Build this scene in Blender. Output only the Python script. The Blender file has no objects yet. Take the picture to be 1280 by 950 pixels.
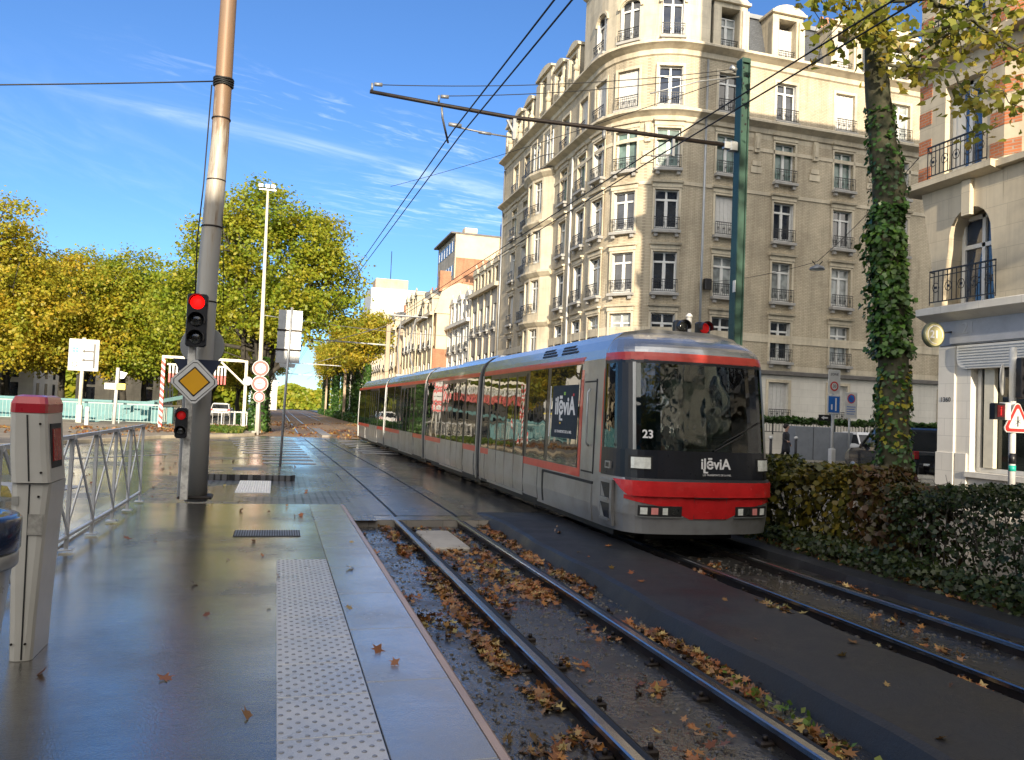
import bpy, math, random
import numpy as np
from mathutils import Vector, Matrix
R = math.radians
rnd = random.Random(7)
scene = bpy.context.scene
COL = scene.collection
ORG = {}          # world origin of every object that parents others

# ------------------------------------------------------------------ materials
MATS = {}
def nodes_of(name):
    m = bpy.data.materials.new(name); m.use_nodes = True
    nt = m.node_tree; b = nt.nodes['Principled BSDF']
    MATS[name] = m
    return m, nt, b
def N(nt, t, **kw):
    n = nt.nodes.new(t)
    for k, v in kw.items():
        if k in n.inputs: n.inputs[k].default_value = v
        else: setattr(n, k, v)
    return n
def L(nt, a, b): nt.links.new(a, b)
def ramp(nt, fac, stops):
    r = nt.nodes.new('ShaderNodeValToRGB'); e = r.color_ramp.elements
    while len(e) < len(stops): e.new(0.5)
    for i, (p, c) in enumerate(stops):
        e[i].position = p; e[i].color = (c[0], c[1], c[2], 1)
    L(nt, fac, r.inputs['Fac']); return r
def mixc(nt, fac, a, b, mode='MIX'):
    m = nt.nodes.new('ShaderNodeMix'); m.data_type = 'RGBA'; m.blend_type = mode
    for sock, v in ((m.inputs['Factor'], fac), (m.inputs['A'], a), (m.inputs['B'], b)):
        if hasattr(v, 'is_linked') or isinstance(v, bpy.types.NodeSocket): L(nt, v, sock)
        elif isinstance(v, (int, float)): sock.default_value = v
        else: sock.default_value = (v[0], v[1], v[2], 1)
    for sock, v in ((m.inputs[6], a), (m.inputs[7], b)):
        if isinstance(v, bpy.types.NodeSocket): L(nt, v, sock)
        else: sock.default_value = (v[0], v[1], v[2], 1)
    return m.outputs[2]
def mix_fix(nt, fac, a, b, mode='MIX'):
    m = nt.nodes.new('ShaderNodeMix'); m.data_type = 'RGBA'; m.blend_type = mode
    if isinstance(fac, bpy.types.NodeSocket): L(nt, fac, m.inputs[0])
    else: m.inputs[0].default_value = fac
    for sock, v in ((m.inputs[6], a), (m.inputs[7], b)):
        if isinstance(v, bpy.types.NodeSocket): L(nt, v, sock)
        else: sock.default_value = (v[0], v[1], v[2], 1)
    return m.outputs[2]
mixc = mix_fix
def coords(nt, scale=None, world=True):
    if world:
        g = nt.nodes.new('ShaderNodeNewGeometry'); out = g.outputs['Position']
    else:
        g = nt.nodes.new('ShaderNodeTexCoord'); out = g.outputs['Object']
    if scale:
        mp = nt.nodes.new('ShaderNodeMapping'); mp.inputs['Scale'].default_value = scale
        L(nt, out, mp.inputs['Vector']); out = mp.outputs['Vector']
    return out
def noise(nt, vec, sc, det=4, rough=.6):
    n = N(nt, 'ShaderNodeTexNoise', Scale=sc, Detail=det, Roughness=rough)
    L(nt, vec, n.inputs['Vector']); return n.outputs['Fac']
def bump(nt, b, h, strength=.3, dist=.01):
    n = N(nt, 'ShaderNodeBump', Strength=strength, Distance=dist)
    L(nt, h, n.inputs['Height']); L(nt, n.outputs['Normal'], b.inputs['Normal'])
    if b.inputs['Coat Weight'].default_value > 0: L(nt, n.outputs['Normal'], b.inputs['Coat Normal'])
    return n
def plain(name, col, rough=.5, metal=0, var=.15, sc=3., coat=0, bmp=0, spec=.5, dirt=None):
    """painted / cast surface with worn, slightly uneven colour and gloss"""
    m, nt, b = nodes_of(name)
    v = coords(nt)
    n1 = noise(nt, v, sc, 5, .65)
    dk = tuple(c*(1-var) for c in col); lt = tuple(min(1, c*(1+var*.6)) for c in col)
    r = ramp(nt, n1, [(.3, dirt or dk), (.55, col), (.75, lt)])
    L(nt, r.outputs['Color'], b.inputs['Base Color'])
    n2 = noise(nt, v, sc*6, 4, .6)
    mr = N(nt, 'ShaderNodeMapRange'); L(nt, n2, mr.inputs['Value'])
    mr.inputs['To Min'].default_value = max(.02, rough*.75); mr.inputs['To Max'].default_value = min(1, rough*1.25)
    L(nt, mr.outputs[0], b.inputs['Roughness'])
    b.inputs['Metallic'].default_value = metal; b.inputs['Coat Weight'].default_value = coat
    b.inputs['Specular IOR Level'].default_value = spec
    if bmp: bump(nt, b, noise(nt, v, 60, 3), bmp, .004)
    return m
def emit(name, col, s):
    m, nt, b = nodes_of(name)
    b.inputs['Base Color'].default_value = (*col, 1); b.inputs['Emission Color'].default_value = (*col, 1)
    b.inputs['Emission Strength'].default_value = s
    return m
def leafmat(name, cols, trans=.35, rough=.5):
    m, nt, b = nodes_of(name)
    g = nt.nodes.new('ShaderNodeNewGeometry')
    r = ramp(nt, g.outputs['Random Per Island'], [(i/(len(cols)-1), c) for i, c in enumerate(cols)])
    n = noise(nt, g.outputs['Position'], .55, 2)
    r2 = ramp(nt, n, [(.35, (.75, .9, .8)), (.65, (1.2, 1.02, .8))])
    c = mixc(nt, 1., r.outputs['Color'], r2.outputs['Color'], 'MULTIPLY')
    L(nt, c, b.inputs['Base Color']); b.inputs['Roughness'].default_value = rough
    t = nt.nodes.new('ShaderNodeBsdfTranslucent'); L(nt, c, t.inputs['Color'])
    mx = N(nt, 'ShaderNodeMixShader'); mx.inputs[0].default_value = trans
    L(nt, b.outputs[0], mx.inputs[1]); L(nt, t.outputs[0], mx.inputs[2])
    L(nt, mx.outputs[0], nt.nodes['Material Output'].inputs['Surface'])
    return m
def brickmat(name, c1, c2, mortar, bw, bh, ms=.012, rough=.85, bs=.5, stain=.25):
    m, nt, b = nodes_of(name)
    g = nt.nodes.new('ShaderNodeNewGeometry'); s = nt.nodes.new('ShaderNodeSeparateXYZ'); L(nt, g.outputs['Position'], s.inputs[0])
    a = N(nt, 'ShaderNodeMath', operation='ADD'); L(nt, s.outputs['X'], a.inputs[0]); L(nt, s.outputs['Y'], a.inputs[1])
    c = nt.nodes.new('ShaderNodeCombineXYZ'); L(nt, a.outputs[0], c.inputs['X']); L(nt, s.outputs['Z'], c.inputs['Y'])
    t = nt.nodes.new('ShaderNodeTexBrick'); L(nt, c.outputs[0], t.inputs['Vector'])
    t.inputs['Color1'].default_value = (*c1, 1); t.inputs['Color2'].default_value = (*c2, 1); t.inputs['Mortar'].default_value = (*mortar, 1)
    t.inputs['Scale'].default_value = 1; t.inputs['Mortar Size'].default_value = ms; t.inputs['Brick Width'].default_value = bw
    t.inputs['Row Height'].default_value = bh; t.inputs['Bias'].default_value = 0; t.inputs['Mortar Smooth'].default_value = .3
    n = noise(nt, g.outputs['Position'], .5, 6, .7)
    r = ramp(nt, n, [(.3, (1-stain,)*3), (.6, (1, 1, 1))])
    mp = N(nt, 'ShaderNodeMapping'); mp.inputs['Scale'].default_value = (1.6, 1.6, .12); L(nt, g.outputs['Position'], mp.inputs['Vector'])
    n3 = noise(nt, mp.outputs[0], 1., 4, .7); r3 = ramp(nt, n3, [(.35, (1-stain*.7, 1-stain*.75, 1-stain*.8)), (.55, (1, 1, 1))])
    x = mixc(nt, 1., t.outputs['Color'], r.outputs['Color'], 'MULTIPLY'); x = mixc(nt, 1., x, r3.outputs['Color'], 'MULTIPLY')
    L(nt, x, b.inputs['Base Color']); b.inputs['Roughness'].default_value = rough
    inv = N(nt, 'ShaderNodeMath', operation='SUBTRACT'); inv.inputs[0].default_value = 1; L(nt, t.outputs['Fac'], inv.inputs[1])
    bump(nt, b, inv.outputs[0], bs, .01)
    return m
def stone(name, col, joint=.55, stain=.25, rough=.8):
    return brickmat(name, col, tuple(c*.94 for c in col), tuple(c*.7 for c in col), 1.1, joint, .006, rough, .25, stain)

brick_cream = brickmat('cream_brick', (.63, .55, .40), (.55, .47, .34), (.40, .34, .25), .24, .085, .014, .85, .6, .3)
stone_cream = stone('cream_stone', (.69, .61, .46), .6, .34)
stone_pale = stone('pale_painted_stone', (.72, .69, .62), .42, .14)
stone_warm = stone('warm_limestone', (.68, .59, .43), .5, .25)
stone_grey = stone('weathered_grey_stone', (.42, .39, .34), .45, .35)
plaster_tan = plain('tan_render', (.50, .38, .27), .9, var=.25, sc=.6)
plaster_ochre = plain('ochre_render', (.62, .50, .36), .9, var=.2, sc=.5)
brick_orange = brickmat('orange_brick', (.52, .22, .11), (.42, .17, .085), (.40, .28, .2), .22, .075, .012, .9, .6, .3)
brick_red = brickmat('red_brick', (.58, .20, .08), (.48, .15, .06), (.42, .3, .22), .22, .075, .012, .85, .6, .2)
slate = brickmat('roof_slate', (.10, .11, .125), (.075, .082, .095), (.04, .045, .05), .22, .12, .008, .55, .6, .3)
zinc = plain('zinc_sheet', (.34, .36, .38), .45, .6, .2, 1.5)
ledge_dark = plain('dark_ledge_stone', (.16, .15, .14), .8, var=.3, sc=2)
win_white = plain('window_white', (.74, .74, .71), .45, var=.08, sc=4)
iron = plain('wrought_iron', (.022, .024, .028), .45, .3, .3, 8)
def glassmat(name, base=(.02, .025, .03), rough=.04, ior=1.5, spec=.5, curtain=None):
    m, nt, b = nodes_of(name)
    g = nt.nodes.new('ShaderNodeNewGeometry')
    n = noise(nt, g.outputs['Position'], 1.3, 2)
    dk = tuple(c*.5 for c in base)
    L(nt, ramp(nt, n, [(.4, dk), (.6, base)]).outputs['Color'], b.inputs['Base Color'])
    b.inputs['Roughness'].default_value = rough; b.inputs['IOR'].default_value = ior; b.inputs['Specular IOR Level'].default_value = spec
    bump(nt, b, noise(nt, g.outputs['Position'], 1.1, 2), .12, .05)
    return m
glass_dark = glassmat('window_glass', (.035, .04, .05), ior=1.9)
glass_tram = glassmat('tram_glass', (.012, .015, .017), .02, 1.75)
glass_curtain = glassmat('curtained_glass', (.42, .45, .44), .12, 1.5)
glass_green = glassmat('glass_over_blind', (.16, .25, .22), .1, 1.6)
shutter_white = plain('shutter_white', (.62, .61, .58), .55, var=.1, sc=6)
lamp_glass = plain('lamp_glass', (.78, .80, .74), .12, var=.25, sc=14, coat=.5)

# tram paints
silver = plain('tram_silver', (.33, .335, .34), .32, .55, .22, 1.1, coat=.2, dirt=(.22, .21, .19))
silver_roof = plain('tram_roof_grey', (.40, .42, .45), .24, .7, .06, .5, coat=.3)
tram_red = plain('tram_red', (.55, .018, .02), .25, 0, .22, 4, coat=.6)
tram_redband = plain('tram_band_red', (.50, .045, .03), .35, 0, .2, 4, coat=.3)
tram_black = plain('tram_black', (.010, .012, .018), .3, 0, .3, 4, coat=.1, spec=.4)
rubber = plain('black_rubber', (.012, .012, .012), .6, 0, .3, 10)
tram_frame = plain('tram_frame', (.34, .35, .35), .35, .6, .1, 3)
sticker_navy = plain('navy_poster', (.006, .02, .04), .5, spec=.2)
white_print = plain('white_print', (.75, .75, .75), .5, var=.05)
yellow_print = plain('yellow_print', (.75, .5, .06), .5, var=.1)
red_print = plain('red_print', (.55, .03, .04), .5, var=.1)
green_print = plain('green_print', (.25, .5, .06), .5, var=.1)
pink_lamp = plain('pink_lamp_lens', (.75, .28, .26), .25, var=.1, sc=20)

steel_bright = plain('polished_rail_top', (.36, .36, .37), .22, 1, .15, 20)
steel_dark = plain('rusty_rail_side', (.022, .016, .013), .55, .4, .5, 9)
galv = plain('galvanised_steel', (.45, .46, .46), .45, .7, .18, 8)
galv_dark = plain('weathered_galvanised', (.25, .26, .27), .5, .5, .3, 5)
paint_white = plain('white_paint', (.60, .60, .58), .4, var=.1, sc=5)
paint_cream = plain('cream_paint', (.66, .62, .50), .4, var=.12, sc=5)
paint_green = plain('green_pole_paint', (.035, .085, .06), .42, .0, .35, 3, coat=.2)
paint_teal = plain('teal_paint', (.05, .20, .22), .45, var=.25, sc=3)
paint_red = plain('red_paint', (.55, .03, .025), .4, var=.2, sc=5)
paint_yellow = plain('sign_yellow', (.70, .36, .015), .35, var=.06)
paint_blue = plain('sign_blue', (.02, .14, .50), .35, var=.1)
black_paint = plain('black_paint', (.012, .012, .014), .4, var=.3, sc=8)
lens_off = plain('dark_lens', (.03, .032, .03), .12, var=.4, sc=30, coat=1)
red_lit = emit('lit_red_lens', (1, .004, .003), 1.6)
red_dim = emit('dim_red_lens', (.5, .01, .01), .22)
walnut = plain('bark', (.10, .085, .06), .95, var=.55, sc=7, bmp=.8)
bark_dark = plain('dark_bark', (.05, .045, .035), .95, var=.5, sc=3)
car_white = plain('car_white', (.72, .73, .74), .2, var=.04, coat=1)
car_dark = plain('car_dark_grey', (.03, .033, .04), .22, .4, .1, coat=1)
car_black = plain('car_black', (.01, .01, .012), .2, .2, .1, coat=1)
car_green = plain('car_olive', (.11, .13, .05), .22, .4, .1, coat=1)
tyre = plain('tyre', (.015, .015, .015), .8, var=.3)

# rusty painted pole, paler low down and browner high up
m, nt, b = nodes_of('rusty_pole_steel'); rusty = m
g = nt.nodes.new('ShaderNodeNewGeometry'); mp = N(nt, 'ShaderNodeMapping'); mp.inputs['Scale'].default_value = (6, 6, .7); L(nt, g.outputs['Position'], mp.inputs['Vector'])
n = noise(nt, mp.outputs[0], 1.2, 6, .7)
s = nt.nodes.new('ShaderNodeSeparateXYZ'); L(nt, g.outputs['Position'], s.inputs[0])
mr = N(nt, 'ShaderNodeMapRange'); L(nt, s.outputs['Z'], mr.inputs['Value']); mr.inputs['From Min'].default_value = 3.6; mr.inputs['From Max'].default_value = 7; mr.inputs['To Min'].default_value = -.25; mr.inputs['To Max'].default_value = .22
ad = N(nt, 'ShaderNodeMath', operation='ADD'); L(nt, n, ad.inputs[0]); L(nt, mr.outputs[0], ad.inputs[1])
L(nt, ramp(nt, ad.outputs[0], [(.36, (.40, .39, .36)), (.5, (.38, .34, .28)), (.6, (.20, .135, .09)), (.8, (.23, .14, .08))]).outputs['Color'], b.inputs['Base Color'])
b.inputs['Roughness'].default_value = .5; b.inputs['Metallic'].default_value = .15; bump(nt, b, n, .3, .01)

def wet(name, dry, rough_wet=.06, rough_dry=.45, bs=.35, bscale=55, joints=None, patch=.9, wetbias=.0, speck=.5, extra=None, film=0., ripple=False):
    """wet ground: smooth water film in patches over a grainy surface"""
    m, nt, b = nodes_of(name)
    v = coords(nt)
    n1 = noise(nt, v, patch, 5, .6); n2 = noise(nt, v, bscale, 3, .7); n3 = noise(nt, v, 260, 2, .6)
    dk = tuple(c*(1-speck*.7) for c in dry); lt = tuple(min(1, c*(1+speck*.8)) for c in dry)
    c = ramp(nt, n3, [(.3, dk), (.5, dry), (.72, lt)]).outputs['Color']
    c = mixc(nt, 1., c, ramp(nt, n1, [(.3, (.75, .75, .76)), (.65, (1.15, 1.13, 1.1))]).outputs['Color'], 'MULTIPLY')
    hb = n2
    if joints:
        bw, bh, ms, jc, rot = joints
        mp = N(nt, 'ShaderNodeMapping'); mp.inputs['Rotation'].default_value = (0, 0, rot); L(nt, v, mp.inputs['Vector'])
        t = nt.nodes.new('ShaderNodeTexBrick'); L(nt, mp.outputs[0], t.inputs['Vector'])
        t.inputs['Scale'].default_value = 1; t.inputs['Brick Width'].default_value = bw; t.inputs['Row Height'].default_value = bh
        t.inputs['Mortar Size'].default_value = ms; t.inputs['Color1'].default_value = (1, 1, 1, 1); t.inputs['Color2'].default_value = (.7, .72, .75, 1)
        t.inputs['Mortar'].default_value = (*jc, 1); t.inputs['Mortar Smooth'].default_value = .2
        c = mixc(nt, 1., c, t.outputs['Color'], 'MULTIPLY')
        mm = N(nt, 'ShaderNodeMath', operation='SUBTRACT'); L(nt, n2, mm.inputs[0]); L(nt, t.outputs['Fac'], mm.inputs[1]); hb = mm.outputs[0]
    if extra: c = extra(nt, v, c)
    L(nt, c, b.inputs['Base Color'])
    ad = N(nt, 'ShaderNodeMath', operation='ADD'); ad.inputs[1].default_value = wetbias; L(nt, n1, ad.inputs[0])
    rr = N(nt, 'ShaderNodeMapRange'); L(nt, ad.outputs[0], rr.inputs['Value']); rr.inputs['From Min'].default_value = .4; rr.inputs['From Max'].default_value = .66
    rr.inputs['To Min'].default_value = rough_wet; rr.inputs['To Max'].default_value = rough_dry
    L(nt, rr.outputs[0], b.inputs['Roughness'])
    n4 = noise(nt, v, 9, 3, .6)
    if ripple:
        mp_ = N(nt, 'ShaderNodeMapping'); mp_.inputs['Scale'].default_value = (3.2, 11, 1); L(nt, v, mp_.inputs['Vector']); n4 = noise(nt, mp_.outputs[0], 1.6, 5, .68)
    m2 = N(nt, 'ShaderNodeMath', operation='MULTIPLY_ADD'); L(nt, n4, m2.inputs[0]); m2.inputs[1].default_value = 1.0 if ripple else 1.2; L(nt, hb, m2.inputs[2])
    b.inputs['IOR'].default_value = 1.5
    if film:
        fm = N(nt, 'ShaderNodeMapRange'); L(nt, ad.outputs[0], fm.inputs['Value']); fm.inputs['From Min'].default_value = .42; fm.inputs['From Max'].default_value = .62; fm.inputs['To Min'].default_value = film; fm.inputs['To Max'].default_value = film*.35; L(nt, fm.outputs[0], b.inputs['Coat Weight'])
        b.inputs['Coat Weight'].default_value = film
    b.inputs['Coat IOR'].default_value = 1.75 if film > .9 else 1.5; b.inputs['Coat Roughness'].default_value = rough_wet
    bump(nt, b, m2.outputs[0], bs, .004)
    return m
platform_mat = wet('wet_platform_asphalt', (.060, .056, .046), .05, .32, .36, 72, patch=.7, wetbias=-.01, film=1., speck=.9, ripple=True)
slab_mat = wet('wet_edge_slab', (.17, .18, .20), .10, .28, .4, 80, patch=1.2, speck=.3, film=1.)
nosing_mat = wet('edge_nosing', (.36, .27, .24), .3, .5, .3, 80, speck=.2)
tact_mat = wet('tactile_tile', (.41, .415, .43), .25, .45, .3, 120, patch=2., speck=.25, film=.3)
dome_mat = wet('worn_dome', (.19, .195, .21), .25, .4, .2, 120)
asphalt = wet('wet_asphalt', (.07, .07, .072), .12, .36, .45, 40, patch=.35, speck=.4, film=.7)
asphalt_dry = wet('damp_asphalt', (.075, .075, .075), .3, .6, .5, 30, patch=.25, speck=.5)
walk_mat = wet('dark_walkway_asphalt', (.017, .0185, .022), .4, .65, .8, 45, patch=.9, speck=.8)
setts = wet('wet_setts', (.13, .13, .135), .16, .42, .7, 60, joints=(.26, .14, .022, (.16, .16, .16), R(90)), patch=.5, film=.4)
setts_track = wet('track_setts', (.11, .115, .125), .14, .36, .7, 60, joints=(.2, .12, .01, (.35, .35, .35), 0), patch=.5, film=.6)
pale_pave = wet('pale_pavement', (.34, .31, .27), .4, .7, .4, 50, joints=(.6, .4, .008, (.6, .6, .6), 0), patch=.5, speck=.2)
mark_white = plain('road_marking', (.40, .395, .38), .5, var=.35, sc=6, dirt=(.25, .25, .25))
mud = wet('muddy_ballast', (.026, .025, .023), .08, .55, 1.6, 26, patch=1.3, speck=1., wetbias=-.01, film=.8)
soil = wet('leafy_soil', (.045, .035, .022), .5, .9, 1.4, 20, patch=1.2, speck=.9)
soil_far = wet('dry_leafy_trackbed', (.26, .17, .09), .6, .9, 1.2, 9, patch=.9, speck=.8)
ground_far = wet('far_ground', (.11, .11, .10), .6, .9, .3, 5, patch=.1)
grass_mat = leafmat('grass_blades', [(.06, .12, .02), (.12, .2, .03), (.2, .22, .05)], .3)
leaf_brown = leafmat('fallen_leaf', [(.17, .06, .022), (.30, .11, .032), (.09, .035, .016), (.42, .20, .06), (.22, .10, .04), (.48, .36, .14), (.11, .055, .03), (.36, .14, .035), (.30, .20, .13), (.07, .03, .018)], .15, .4)
leaf_autumn = leafmat('autumn_foliage', [(.34, .35, .03), (.42, .39, .035), (.50, .40, .04), (.31, .33, .03), (.54, .38, .04)], .46)
leaf_green = leafmat('green_foliage', [(.25, .32, .025), (.30, .35, .03), (.38, .38, .035), (.23, .30, .025), (.42, .39, .04)], .46)
leaf_linden = leafmat('linden_leaf', [(.17, .20, .025), (.28, .27, .035), (.42, .35, .05), (.12, .15, .02), (.5, .34, .06)], .45)
leaf_ivy = leafmat('ivy_leaf', [(.022, .07, .012), (.04, .11, .02), (.08, .17, .03), (.018, .05, .01)], .22, .4)
leaf_hedge = leafmat('hedge_leaf', [(.014, .03, .008), (.024, .042, .01), (.035, .055, .012), (.01, .02, .006)], .25, .4)
leaf_hedge_gold = leafmat('golden_hedge_leaf', [(.05, .065, .01), (.11, .11, .018), (.20, .17, .025), (.03, .04, .008), (.07, .075, .012)], .3, .4)
leaf_red = leafmat('reddish_hedge_leaf', [(.06, .025, .014), (.09, .055, .02), (.04, .04, .014), (.13, .11, .025)], .3, .4)

# ------------------------------------------------------------------ geometry
class MB:
    def __init__(s): s.v = []; s.f = []; s.sm = []; s.mi = []; s.cur = 0
    def add(s, vs, fs, smooth=False):
        o = len(s.v); s.v += [tuple(p) for p in vs]; s.f += [tuple(i+o for i in f) for f in fs]
        s.sm += [smooth]*len(fs); s.mi += [s.cur]*len(fs); return s
    def box(s, x0, x1, y0, y1, z0, z1):
        return s.add([(x0,y0,z0),(x1,y0,z0),(x1,y1,z0),(x0,y1,z0),(x0,y0,z1),(x1,y0,z1),(x1,y1,z1),(x0,y1,z1)],
              [(0,3,2,1),(4,5,6,7),(0,1,5,4),(1,2,6,5),(2,3,7,6),(3,0,4,7)])
    def bbox(s, x0, x1, y0, y1, z0, z1, r=.01):
        """box with chamfered vertical and top edges"""
        ring = [(x0+r,y0),(x1-r,y0),(x1,y0+r),(x1,y1-r),(x1-r,y1),(x0+r,y1),(x0,y1-r),(x0,y0+r)]
        cx, cy = (x0+x1)/2, (y0+y1)/2
        def ins(p, d): return (p[0]+(d if p[0] < cx else -d), p[1]+(d if p[1] < cy else -d))
        rs = [[(p[0],p[1],z0) for p in ring], [(p[0],p[1],z1-r) for p in ring], [(*ins(p, r*.8), z1) for p in ring]]
        return s.loft(rs, True)
    def loft(s, rings, caps=True, closed=True, smooth=False):
        n = len(rings[0]); vs = [p for r in rings for p in r]; fs = []
        m = n if closed else n-1
        for i in range(len(rings)-1):
            for j in range(m):
                k = (j+1) % n; fs.append((i*n+j, i*n+k, (i+1)*n+k, (i+1)*n+j))
        s.add(vs, fs, smooth)
        if caps:
            o = len(s.v)-len(vs)
            s.f.append(tuple(o+j for j in range(n))[::-1]); s.f.append(tuple(o+(len(rings)-1)*n+j for j in range(n)))
            s.sm += [False]*2; s.mi += [s.cur]*2
        return s
    def tube(s, pts, rad, n=8, caps=True, smooth=True):
        pts = [Vector(p) for p in pts]
        rad = rad if isinstance(rad, (list, tuple)) else [rad]*len(pts)
        rings = []
        t0 = (pts[1]-pts[0]).normalized()
        ref = Vector((0,0,1)) if abs(t0.z) < .9 else Vector((1,0,0))
        a = t0.cross(ref).normalized()
        for i, p in enumerate(pts):
            t = (pts[min(i+1,len(pts)-1)]-pts[max(i-1,0)]).normalized()
            a = (a - t*a.dot(t)).normalized(); b_ = t.cross(a)
            rings.append([tuple(p+(a*math.cos(2*math.pi*j/n)+b_*math.sin(2*math.pi*j/n))*rad[i]) for j in range(n)])
        return s.loft(rings, caps, True, smooth)
    def bar(s, p, q, w, d=None, up=(0,0,1)):
        """rectangular bar from p to q"""
        p, q = Vector(p), Vector(q); d = d or w; t = (q-p).normalized(); u = Vector(up)
        if abs(t.dot(u)) > .98: u = Vector((0,1,0))
        a = t.cross(u).normalized()*w/2; b_ = t.cross(a).normalized()*d/2
        rs = [[tuple(c+a+b_), tuple(c-a+b_), tuple(c-a-b_), tuple(c+a-b_)] for c in (p, q)]
        return s.loft(rs)
    def lathe(s, prof, c=(0,0,0), n=20, axis='z', smooth=True):
        rings = []
        for r, h in prof:
            ring = []
            for j in range(n):
                a = 2*math.pi*j/n; x, y = r*math.cos(a), r*math.sin(a)
                ring.append((c[0]+x, c[1]+y, c[2]+h) if axis == 'z' else (c[0]+x, c[1]+h, c[2]+y) if axis == 'y' else (c[0]+h, c[1]+x, c[2]+y))
            rings.append(ring)
        return s.loft(rings, True, True, smooth)
    def prism(s, poly, a, b_, axis='y'):
        def P(p, h): return (p[0], h, p[1]) if axis == 'y' else (h, p[0], p[1]) if axis == 'x' else (p[0], p[1], h)
        return s.loft([[P(p, a) for p in poly], [P(p, b_) for p in poly]])
    def quad(s, a, b_, c, d): return s.add([a, b_, c, d], [(0,1,2,3)])
    def build(s, name, mats, parent=None, origin=None, fix=True):
        me = bpy.data.meshes.new(name)
        V = np.array(s.v, dtype=np.float64)
        if origin is None:
            lo, hi = V.min(0), V.max(0); origin = ((lo[0]+hi[0])/2, (lo[1]+hi[1])/2, lo[2])
        V = V-np.array(origin)
        me.from_pydata(V.tolist(), [], s.f)
        me.polygons.foreach_set('use_smooth', s.sm)
        if not isinstance(mats, (list, tuple)): mats = [mats]
        for m_ in mats: me.materials.append(m_)
        me.polygons.foreach_set('material_index', s.mi)
        me.update()
        if fix:
            import bmesh
            bm = bmesh.new(); bm.from_mesh(me); bmesh.ops.recalc_face_normals(bm, faces=bm.faces); bm.to_mesh(me); bm.free()
        return link(name, me, parent, origin)
def link(name, data, parent=None, origin=(0,0,0)):
    o = bpy.data.objects.new(name, data); COL.objects.link(o)
    origin = tuple(origin)
    if parent is not None:
        o.parent = parent; po = ORG[parent.name]; o.location = tuple(origin[i]-po[i] for i in range(3))
    else: o.location = origin
    ORG[o.name] = origin
    return o
def tag(o, label=None, cat=None, group=None, kind=None):
    if label: o['label'] = label
    if cat: o['category'] = cat
    if group: o['group'] = group
    if kind: o['kind'] = kind
    return o
def struct(o): o['kind'] = 'structure'; return o
def thing(name, loc, label, cat, group=None):
    o = link(name, None, None, loc); o.empty_display_size = .2; return tag(o, label, cat, group)
KIDS = {}
def kids(o): return [c for c in COL.objects if c.parent == o]
def copy_tree(o, parent=None, label=None, loc=None, rz=None, kd=None):
    c = o.copy(); COL.objects.link(c); c.parent = parent
    if loc is not None: c.location = loc
    if rz is not None: c.rotation_euler = (0, 0, rz)
    if label: c['label'] = label
    for ch in (kd if kd is not None else list(o.children)): copy_tree(ch, c)
    return c
def text(body, size, mat, parent, mtx, name='lettering', extrude=.003, bold=0., space=1., sx=1.):
    cu = bpy.data.curves.new(name, 'FONT'); cu.body = body; cu.size = size; cu.extrude = extrude; cu.offset = bold
    cu.align_x = 'CENTER'; cu.align_y = 'CENTER'; cu.space_character = space
    t = bpy.data.objects.new('tmp', cu); COL.objects.link(t)
    dg = bpy.context.evaluated_depsgraph_get(); me = bpy.data.meshes.new_from_object(t.evaluated_get(dg))
    bpy.data.objects.remove(t)
    me.transform(Matrix.Diagonal((sx, 1, 1, 1)))
    me.transform(mtx.to_3x3().to_4x4())
    me.materials.clear(); me.materials.append(mat)
    return link(name, me, parent, tuple(mtx.translation))
def facing(loc, right, up):
    r_, u_ = Vector(right).normalized(), Vector(up).normalized(); n_ = r_.cross(u_)
    m_ = Matrix((r_, u_, n_)).transposed().to_4x4(); m_.translation = Vector(loc); return m_

def leaf_mesh(name, C, NRM, size, mat, parent, origin, shape=4, jit=.35, seed=1, smooth=False):
    """many leaf-sized faces: centres C, rough normals NRM"""
    rg = np.random.default_rng(seed); n = len(C)
    nr = NRM + rg.normal(0, .6, (n, 3)); nr /= np.linalg.norm(nr, axis=1)[:, None]+1e-9
    a = np.cross(nr, rg.normal(0, 1, (n, 3))); a /= np.linalg.norm(a, axis=1)[:, None]+1e-9
    b_ = np.cross(nr, a); s_ = size*(1+rg.uniform(-jit, jit, n))[:, None]
    if shape == 4: pat = [(-.5, 0, 0), (0, -.42, .1), (.55, 0, 0), (0, .42, .1)]
    elif shape == 6: pat = [(-.35, 0, 0), (-.45, -.3, .08), (0, -.45, .12), (.6, 0, -.05), (0, .45, .12), (-.45, .3, .08)]
    else: pat = [(-.5, 0, 0), (-.25, -.18, .05), (-.45, -.45, .12), (-.05, -.25, .05), (.1, -.55, .15), (.2, -.2, .03), (.6, 0, .15), (.2, .2, .03), (.1, .55, .12), (-.05, .25, .05), (-.45, .45, .1), (-.25, .18, .05)]
    k = len(pat); V = np.zeros((n, k, 3))
    for i, (u, w, h) in enumerate(pat): V[:, i] = C + s_*(a*u + b_*w + nr*h)
    V = V.reshape(-1, 3) - np.array(origin)
    me = bpy.data.meshes.new(name)
    me.vertices.add(n*k); me.vertices.foreach_set('co', V.ravel())
    me.loops.add(n*k); me.loops.foreach_set('vertex_index', np.arange(n*k, dtype=np.int32))
    me.polygons.add(n); me.polygons.foreach_set('loop_start', np.arange(0, n*k, k, dtype=np.int32)); me.polygons.foreach_set('loop_total', np.full(n, k, dtype=np.int32))
    me.materials.append(mat); me.update(calc_edges=True); me.validate()
    return link(name, me, parent, origin)
def bend(y):
    t = min(max((y-15)/35, 0), 1.6)
    if t <= 1: return -.6*t*t*(3-2*t)
    return -.6
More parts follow.
